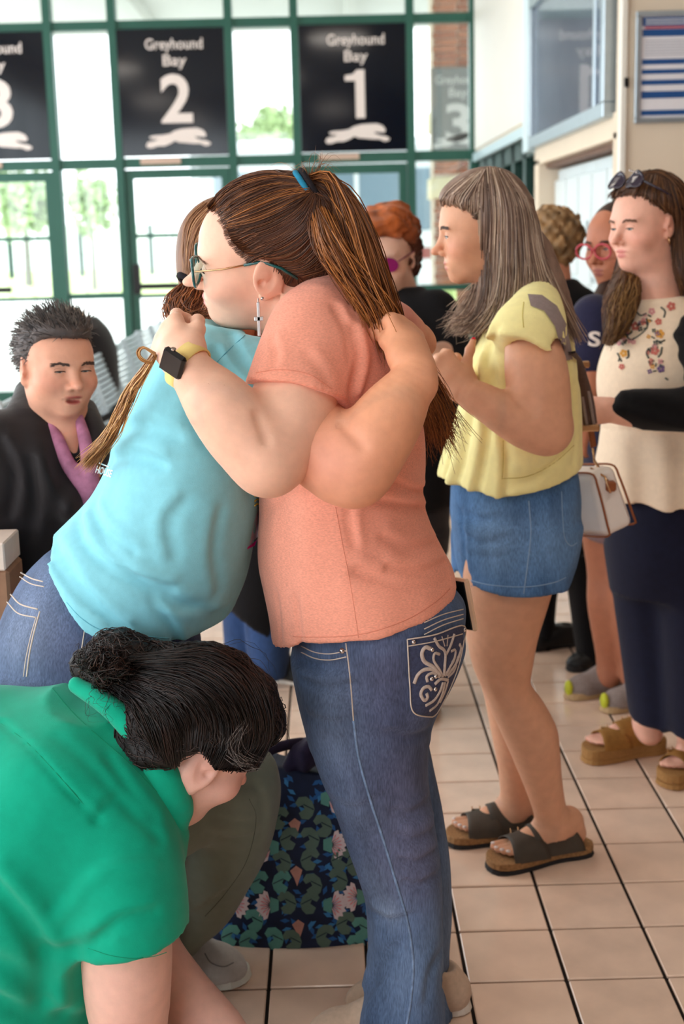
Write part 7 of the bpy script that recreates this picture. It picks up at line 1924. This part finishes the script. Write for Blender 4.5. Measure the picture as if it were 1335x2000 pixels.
for q in (-1, 1):
    th = np.linspace(0, 2*np.pi, 20, endpoint=False); r1 = np.stack([q*0.036+0.031*np.cos(th), 0.106+0*th, -0.004+0.022*np.sin(th)], -1); r2 = r1+np.array([0, 0.003, 0])
    g.add(rh.w(np.vstack([r1, r2])), [[i, (i+1) % 20, (i+1) % 20+20, i+20] for i in range(20)]); g.f.setdefault(20, []).append(np.array([np.arange(20)[::-1], np.arange(20)+20])+g.n-40)
    g.tube(rh.w(np.array([(q*0.066, 0.104, 0.006), (q*0.084, 0.0, 0.01)])), 0.002, 6)
g.build('sunglasses', mat('purple_lens', srgb(116, 24, 78), rough=0.1, spec=0.7, noise=0.1), rd)
T = Sdf(); T.loft(LR([(560, 765, 825, 0.06), (590, 735, 860, 0.12), (640, 715, 885, 0.16), (720, 712, 895, 0.17), (850, 720, 892, 0.17), (980, 715, 890, 0.18)], 4.12), 0.03); T.chain([CP_(850, 610, 4.05, 0.07), CP_(884, 690, 4.0, 0.06), CP_(870, 715, 3.95, 0.055)], 0.03); T.chain([CP_(735, 610, 4.1, 0.07), CP_(720, 720, 4.05, 0.06)], 0.03)
v, f = T.mesh(0.012); obj('shirt', v, f, M_blk, rd)
J = Sdf(); J.loft(LR([(940, 725, 880, 0.16), (1000, 722, 878, 0.17), (1060, 728, 872, 0.15)], 4.12), 0.03); J.loft(LR([(1040, 800, 875, 0.09, 4.06), (1200, 800, 862, 0.08, 4.06), (1390, 800, 850, 0.07, 4.06)], 4.06), 0.03); J.loft(LR([(1040, 725, 805, 0.09, 4.2), (1200, 735, 795, 0.08, 4.2), (1365, 740, 790, 0.07, 4.2)], 4.2), 0.03)
v, f = J.mesh(0.009); obj('trousers', v, f, fabric('charcoal_twill', srgb(40, 38, 42), amt=0.1), rd)
for px_, Y_ in ((825, 4.06), (765, 4.2)): x_ = W(px_, 1380, Y_)[0]; sneaker(rd, (x_+0.03, Y_+0.1, 0), (x_-0.03, Y_-0.14, 0), M_black, M_rub, h=0.008)
# ---- person in black coat seen between the two who hug
bk = thing('person', 'person in long black coat and blue jeans glimpsed between the hugging pair', 'person', (W(520, 1300, 4.4)[0], 4.42, 0))
kh = Head(W(530, 520, 4.45), (-0.5, -0.86, 0), (-0.86, 0.5, 0))
S = Sdf(); kh.build(S); S.cone(kh.w((0, -0.02, -0.05)), W(530, 630, 4.45), 0.055, 0.06, 0.03); S.ell(W(530, 720, 4.45), (0.1, 0.09, 0.18), None, 0.04); v, f = mesh_multi(S, 0.013); obj('body', v, f, M_skin, bk, cols=kh.colour(v, np.array(srgb(222, 172, 150))))
HB = Sdf(); kh.ell(HB, (0, -0.02, 0.04), (0.088, 0.105, 0.1), 0.02); HB.cut(hairline(kh, np.array([-0.2, 0.0, 0.05, 0.1, 0.2]), np.array([-0.03, 0.0, 0.03, 0.08, 0.1])), 0.01); v, f = HB.mesh(0.008); obj('hair', v, f, M_hairb, bk, cols=np.repeat(np.array([srgb(60, 42, 34)]), len(v), 0))
T = Sdf(); T.loft(LR([(590, 500, 562, 0.06), (620, 465, 595, 0.12), (700, 445, 615, 0.17), (900, 435, 615, 0.18), (1100, 425, 600, 0.2), (1200, 425, 590, 0.2), (1250, 430, 580, 0.2)], 4.45), 0.03)
hemcut(T, [(380, 1200), (455, 1205), (480, 1222), (500, 1235), (530, 1250), (560, 1258), (620, 1262)], 4.26); v, f = T.mesh(0.014); obj('coat', v, f, M_blk, bk)
J = Sdf(); J.loft(LR([(1150, 478, 575, 0.1, 4.36), (1240, 478, 570, 0.1, 4.36), (1318, 488, 560, 0.085, 4.36)], 4.36), 0.03); J.loft(LR([(1150, 430, 520, 0.1, 4.5), (1300, 440, 510, 0.085, 4.5)], 4.5), 0.03); v, f = J.mesh(0.009)
obj('jeans', v, f, M_denim, bk, cols=np.repeat(np.array([srgb(46, 70, 112)]), len(v), 0))
x_ = W(530, 1320, 4.38)[0]; sneaker(bk, (x_-0.06, 4.42, 0), (x_+0.17, 4.34, 0), M_black, M_sole_w, MATS['lace_white'], h=0.006); sneaker(bk, (x_-0.15, 4.54, 0), (x_+0.05, 4.5, 0), M_black, M_sole_w, h=0.008)
# ---- short-haired person in the dark jacket on the left
gz = thing('person', 'short-haired person with greying hair, dark jacket and open pink collar, at left', 'person', (W(90, 1500, 2.85)[0], 2.85, 0))
SK7 = np.array(srgb(224, 164, 138))
zh = Head(W(110, 714, 2.75), (0.60, -0.80, -0.10), (-0.80, -0.60, 0.05), (0.92, 0.88, 0.92), zl=0.90, zu=0.84)
S = Sdf(); zf = []
zh.build(S, eye_open=0.35, cheek=1.15, jaw=1.15, nose=1.1, mouth_open=0.012, ears=1.1)
S.cone(zh.w((0, -0.015, -0.05)), W(130, 880, 2.80), 0.055, 0.062, 0.03); S.ell(W(142, 915, 2.775), (0.06, 0.075, 0.10), None, 0.05)
c_ = zh.w((0, 0.01, 0)); v, f = mesh_multi(S, 0.006, [(c_-0.155, c_+0.155, 0.003)])
cz = zh.colour(v, SK7, lip=srgb(176, 92, 84), blush=0.5)
pk_ = np.exp(-((v-W(150, 890, 2.72))**2).sum(1)/0.06**2)[:, None]*0.5; cz = cz*(1-pk_)+np.array(srgb(200, 112, 78))*pk_
obj('body', v, f, M_skin, gz, cols=cz)
zh.extras(gz, S, brow=srgb(82, 60, 52), look=(0.2, 1, -0.4), lid=0.4, browthick=1.2, iris=(0.05, 0.03, 0.02))
HB = Sdf(); zh.ell(HB, (0, -0.022, 0.04), (0.083, 0.102, 0.096), 0.02); zh.ell(HB, (0, 0.03, 0.105), (0.062, 0.055, 0.03), 0.03)
HB.cut(hairline(zh, np.array([-0.2, -0.06, -0.03, 0.0, 0.02, 0.04, 0.06, 0.08, 0.095, 0.2]), np.array([-0.04, -0.03, -0.02, 0.004, 0.018, 0.024, 0.03, 0.045, 0.1, 0.14])), 0.005)
v, f = HB.mesh(0.005)
HZ = [srgb(64, 58, 58), srgb(92, 84, 82), srgb(44, 40, 42), srgb(122, 112, 108)]
hb7 = obj('hair', v, f, M_hairb, gz, cols=np.repeat(np.array([srgb(84, 74, 72)]), len(v), 0))
rg = np.random.default_rng(4)
sel = v[rg.choice(len(v), 1800)]; l = zh.loc(sel); ok = (l[:, 2] > -0.02); sel, l = sel[ok], l[ok]
nr = nrm(zh.f*0.6+zh.u*0.75); out = (sel-zh.w((0, -0.02, 0.02))); out /= np.linalg.norm(out, axis=1)[:, None]
top = np.clip((l[:, 2]-0.07)/0.06, 0, 1)[:, None]
L_ = 0.014+0.020*top
dir_ = out*(0.25+0.15*top)+nr*top*0.25-zh.f*(0.6+0.3*top)-zh.u*(1-top)*0.3+rg.normal(0, 0.2, sel.shape); dir_ /= np.linalg.norm(dir_, axis=1)[:, None]
P = np.stack([sel, sel+dir_*L_*0.5+out*0.003, sel+dir_*L_+out*0.001], 1)
hair_obj('hair_strands', [(P, np.repeat(np.array([[0.0011, 0.0009, 0.0003]]), len(P), 0), np.array(HZ)[rg.integers(0, 4, len(P))])], M_hair, hb7)
M_jack = fabric('dark_jacket', srgb(30, 24, 26), amt=0.25, nscale=14, bump=0.2, bscale=120, rough=0.6)
T = Sdf()
T.loft(LR([(800, 40, 175, 0.10, 2.84), (840, -5, 196, 0.15, 2.83), (900, -45, 215, 0.18, 2.83), (1000, -75, 235, 0.19, 2.84), (1150, -85, 245, 0.19, 2.85), (1350, -80, 240, 0.19, 2.86)], 2.83), 0.04)
T.chain([CP_(5, 880, 2.74, 0.085), CP_(-40, 1000, 2.70, 0.08), CP_(-80, 1130, 2.68, 0.065), CP_(-60, 1240, 2.60, 0.05)], 0.05)
T.chain([CP_(52, 765, 2.88, 0.026), CP_(56, 800, 2.80, 0.036), CP_(74, 850, 2.74, 0.040), CP_(104, 915, 2.68, 0.036), CP_(130, 985, 2.67, 0.03)], 0.03)
T.chain([CP_(165, 800, 2.82, 0.026), CP_(178, 840, 2.76, 0.030), CP_(190, 890, 2.70, 0.026)], 0.03)
T.cone(W(128, 800, 2.68), W(148, 920, 2.64), 0.062, 0.046, 0.02, 's'); T.cone(W(148, 910, 2.65), W(178, 1010, 2.62), 0.045, 0.03, 0.02, 's')
wrinkles(T, [([(0, 860), (30, 930), (20, 1000)], 0.010, 0.018), ([(60, 900), (70, 980), (60, 1050)], 0.008, 0.018), ([(120, 960), (110, 1020), (120, 1080)], 0.007, 0.02)], 2.4, 2.95)
v, f = T.mesh(0.008); jk = obj('jacket', v, f, M_jack, gz)
P_ = Sdf(); P_.chain([CP_(90, 818, 2.74, 0.012), CP_(112, 860, 2.71, 0.015), CP_(132, 905, 2.69, 0.015), CP_(158, 945, 2.69, 0.016), CP_(180, 985, 2.70, 0.02)], 0.02); P_.chain([CP_(154, 815, 2.74, 0.010), CP_(166, 860, 2.71, 0.014), CP_(174, 905, 2.69, 0.015), CP_(180, 950, 2.69, 0.018)], 0.02)
v, f = P_.mesh(0.005); obj('shirt_collar', v, f, mat('pink_check', srgb(176, 112, 142), rough=0.8, noise=0.3, nscale=45, col2=None), gz)
J = Sdf(); J.loft(LR([(1330, -70, 80, 0.11, 2.8), (1600, -60, 60, 0.09, 2.8), (1795, -55, 45, 0.075, 2.8)], 2.8), 0.03); J.loft(LR([(1330, 80, 230, 0.11, 2.92), (1600, 100, 215, 0.09, 2.92), (1755, 110, 205, 0.075, 2.92)], 2.9), 0.03); v, f = J.mesh(0.009)
obj('trousers', v, f, fabric('brown_twill', srgb(52, 40, 36), amt=0.1), gz)
for px_, Y_ in ((-5, 2.8), (155, 2.92)): x_ = W(px_, 1780, Y_)[0]; sneaker(gz, (x_-0.03, Y_+0.1, 0), (x_+0.08, Y_-0.13, 0), M_black, M_rub, h=0.008)
# ---- seated person with pale hair far left
st_ = thing('person', 'person with pale blonde hair and dark jacket sitting beyond the waiting row', 'person', (-1.3, 7.0, 0))
sh = Head(W(140, 648, 7.0), (-0.3, 0.9, -0.2), (0.9, 0.3, 0)); S = Sdf(); sh.build(S); S.cone(sh.w((0, -0.02, -0.05)), W(190, 720, 7.0), 0.055, 0.06, 0.03); v, f = mesh_multi(S, 0.01); obj('body', v, f, M_skin, st_, cols=sh.colour(v, np.array(srgb(220, 170, 150))))
HB = Sdf(); sh.ell(HB, (0, -0.02, 0.03), (0.09, 0.108, 0.1), 0.02); sh.ell(HB, (0, -0.07, -0.04), (0.08, 0.05, 0.08), 0.04); v, f = HB.mesh(0.008); obj('hair', v, f, M_hairb, st_, cols=np.repeat(np.array([srgb(206, 180, 152)]), len(v), 0))
T = Sdf(); T.loft(LR([(618, 160, 190, 0.08), (635, 135, 208, 0.15), (665, 112, 224, 0.19), (720, 100, 232, 0.2), (800, 95, 232, 0.2), (860, 95, 232, 0.2)], 7.0), 0.03); v, f = T.mesh(0.012); obj('jacket', v, f, M_jack, st_)
bx_ = W(180, 860, 7.0); J = Sdf()
for dy in (-0.12, 0.12): J.chain([((bx_[0], 7+dy, 0.46), 0.11), ((bx_[0]-0.25, 7+dy, 0.48), 0.09), ((bx_[0]-0.45, 7+dy, 0.48), 0.075), ((bx_[0]-0.47, 7+dy, 0.25), 0.06), ((bx_[0]-0.45, 7+dy, 0.05), 0.055)], 0.03)
v, f = J.mesh(0.012); obj('trousers', v, f, M_navy, st_)

# ================================================================== bags on the floor and in hands
tote = thing('floral_tote', 'navy tote bag with white and pink flowers standing on the floor', 'bag', tuple(G(550, 1850)))
TB = Sdf(); ty0 = 2.66
TB.loft(LR([(1852, 384, 722, 0.085, ty0+0.05), (1800, 388, 740, 0.10, ty0+0.055), (1700, 412, 748, 0.10, ty0+0.06), (1600, 440, 745, 0.095, ty0+0.065), (1530, 462, 735, 0.085, ty0+0.07), (1490, 490, 720, 0.06, ty0+0.075)], ty0), 0.01, n=3.0)
TB.disp(softnoise(0.006, 14, 21), *TB.bounds())
v, f = TB.mesh(0.008)
M_tote = mat('tote_navy', srgb(22, 36, 66), rough=0.6, noise=0.4, nscale=22, spec=0.35)
tb_ = obj('body', v, f, M_tote, tote)
M_tl = [mat('leaf_teal', srgb(92, 152, 142), rough=0.6, noise=0.15), mat('leaf_blue', srgb(38, 96, 160), rough=0.6, noise=0.15), mat('petal_white', srgb(232, 214, 216), rough=0.6, noise=0.06), mat('petal_pink', srgb(222, 140, 146), rough=0.6, noise=0.08), mat('leaf_olive', srgb(92, 116, 104), rough=0.6, noise=0.15), mat('bird_peach', srgb(196, 142, 128), rough=0.6, noise=0.15), mat('leaf_dark', srgb(20, 48, 58), rough=0.6, noise=0.15), mat('leaf_sky', srgb(60, 130, 190), rough=0.6, noise=0.15)]
def tp(poly, m, name='printed_leaf', off=0.0015): on_patch(TB, poly, 2.3, 2.95, off, name, m, tb_, step=9)
def fan(px, py, dx, sc=1.0):
    for k in range(7):
        a = math.radians(-62+k*20.7); ca, sa = math.cos(a)*dx, math.sin(a)
        r0, r1 = 5*sc, 33*sc
        w = 5.2*sc
        q = [(px+ca*r0, py+sa*r0), (px+ca*r1*0.8-sa*w, py+sa*r1*0.8+ca*w*dx*dx), (px+ca*r1, py+sa*r1), (px+ca*r1*0.8+sa*w, py+sa*r1*0.8-ca*w)]
        tp(q, M_tl[2], 'printed_petal', 0.002)
        tp([(px+ca*r0, py+sa*r0), (px+ca*r1*0.6-sa*1.4, py+sa*r1*0.6+ca*1.4), (px+ca*r1*0.72, py+sa*r1*0.72), (px+ca*r1*0.6+sa*1.4, py+sa*r1*0.6-ca*1.4)], M_tl[3], 'printed_petal', 0.0026)
    tp([(px-dx*14*sc, py-10*sc), (px+dx*2*sc, py-16*sc), (px+dx*4*sc, py), (px+dx*2*sc, py+16*sc), (px-dx*14*sc, py+10*sc)], M_tl[0], off=0.0022)
LF = np.array([(0, 0), (4, -13), (14, -21), (27, -20), (33, -10), (28, -3), (20, -7), (17, 0), (27, 7), (22, 17), (10, 18), (3, 11)], float)
def scroll(px, py, dx, m=0, sc=1.15):
    q = LF*np.array([dx, 1])*sc+np.array([px-dx*14, py])
    tp(q, M_tl[m], 'printed_leaf', 0.002)
    on_tube(TB, np.array([(px-dx*12, py+1), (px, py-5), (px+dx*8, py-9)], float), 2.3, 2.95, 0.0012, 'leaf_vein', M_tl[6], tb_, n=8, off=0.002, sides=5)
for px, py, dx in ((455, 1765, 1), (530, 1768, -1), (645, 1768, 1), (700, 1752, -1), (530, 1655, -1), (645, 1650, 1), (640, 1560, 1)): fan(px, py, dx)
for px, py, dx, m in ((445, 1830, 1, 0), (540, 1835, -1, 0), (630, 1830, 1, 4), (710, 1815, -1, 0), (545, 1725, 1, 0), (615, 1730, -1, 4), (480, 1690, 1, 0), (560, 1640, 1, 4), (610, 1640, -1, 4), (540, 1600, 1, 4), (635, 1615, -1, 4), (565, 1765, -1, 4), (600, 1765, 1, 4), (690, 1690, 1, 4), (425, 1785, -1, 0), (500, 1725, 1, 0), (500, 1800, -1, 0), (480, 1840, 1, 0), (575, 1840, -1, 4), (665, 1720, -1, 4), (670, 1805, 1, 4), (700, 1850, -1, 0), (520, 1560, 1, 4), (600, 1580, -1, 4), (660, 1680, 1, 4), (600, 1680, 1, 4), (555, 1685, -1, 4)): scroll(px, py, dx, m)
for px, py in ((575, 1612), (578, 1705), (582, 1810), (402, 1808)): tp([(px-12, py-4), (px, py-14), (px+12, py-6), (px+8, py+8), (px+2, py+26), (px-4, py+10)], M_tl[5], 'printed_bird')
rg = np.random.default_rng(12)
for k in range(290):
    px, py = rg.uniform(400, 722), rg.uniform(1520, 1846)
    if px < 470-(py-1520)*0.28+4: continue
    a = rg.uniform(0, 6.28); ca, sa = math.cos(a)*10, math.sin(a)*10
    tp([(px-ca, py-sa), (px-sa*0.45, py+ca*0.45), (px+ca, py+sa), (px+sa*0.45, py-ca*0.45)], M_tl[1 if k % 3 else 7], 'printed_leaflet', off=0.001)
for sgn, pts in ((0, [(500, 1500, 2.68), (520, 1470, 2.68), (560, 1455, 2.7), (600, 1452, 2.72), (640, 1470, 2.72)]), (1, [(480, 1500, 2.76), (500, 1478, 2.8), (540, 1500, 2.78), (545, 1520, 2.76)])):
    P = resample(np.array([W(*q) for q in pts]), 24); MB().tube(P, 0.012, 8, flat=0.4).build('handle', mat('tote_handle_%d' % sgn, srgb(46, 40, 66), rough=0.8, noise=0.1), tote, smooth=True)
jk2 = Sdf(); jk2.chain([CP_(575, 1500, 2.70, 0.03), CP_(600, 1475, 2.70, 0.035), CP_(640, 1460, 2.72, 0.04), CP_(680, 1470, 2.74, 0.04)], 0.03); jk2.disp(softnoise(0.006, 50, 3), *jk2.bounds())
v, f = jk2.mesh(0.006); obj('folded_scarf', v, f, fabric('scarf_navy', srgb(40, 34, 62), amt=0.2), None, label='dark navy cloth bundled in the mouth of the floral tote', cat='cloth')
# paper bag at the left edge
pb = thing('paper_bag', 'brown paper bag with white printed top at the left edge', 'bag', tuple(W(-20, 1260, 2.55)))
pbx = [W(px_, py_, 2.55) for px_, py_ in ((-90, 1105), (28, 1105), (34, 1300), (-90, 1300))]
x0, x1 = pbx[0][0], pbx[1][0]; z0, z1 = pbx[2][2], pbx[0][2]
MB().box((x0, 2.5, z0), (x1, 2.62, z1), bev=0.006).build('body', mat('kraft_paper', srgb(150, 112, 88), rough=0.8, noise=0.12, nscale=30), pb)
MB().box((x0+0.005, 2.496, z1), (x1-0.004, 2.624, z1+0.055), bev=0.003).build('top_band', mat('bag_white_print', srgb(226, 206, 194), rough=0.7, noise=0.05), pb)
MB().prism(np.array([(0, 0), (0.012, 0.0), (0.02, 0.03), (0.014, 0.034)]), lambda p, t_: np.array([x1-0.035+p[0], 2.4955-t_, z1+0.006+p[1]]), 0, 0.001).build('printed_mark', mat('bag_ink', srgb(34, 40, 74), rough=0.7, noise=0.05), pb)
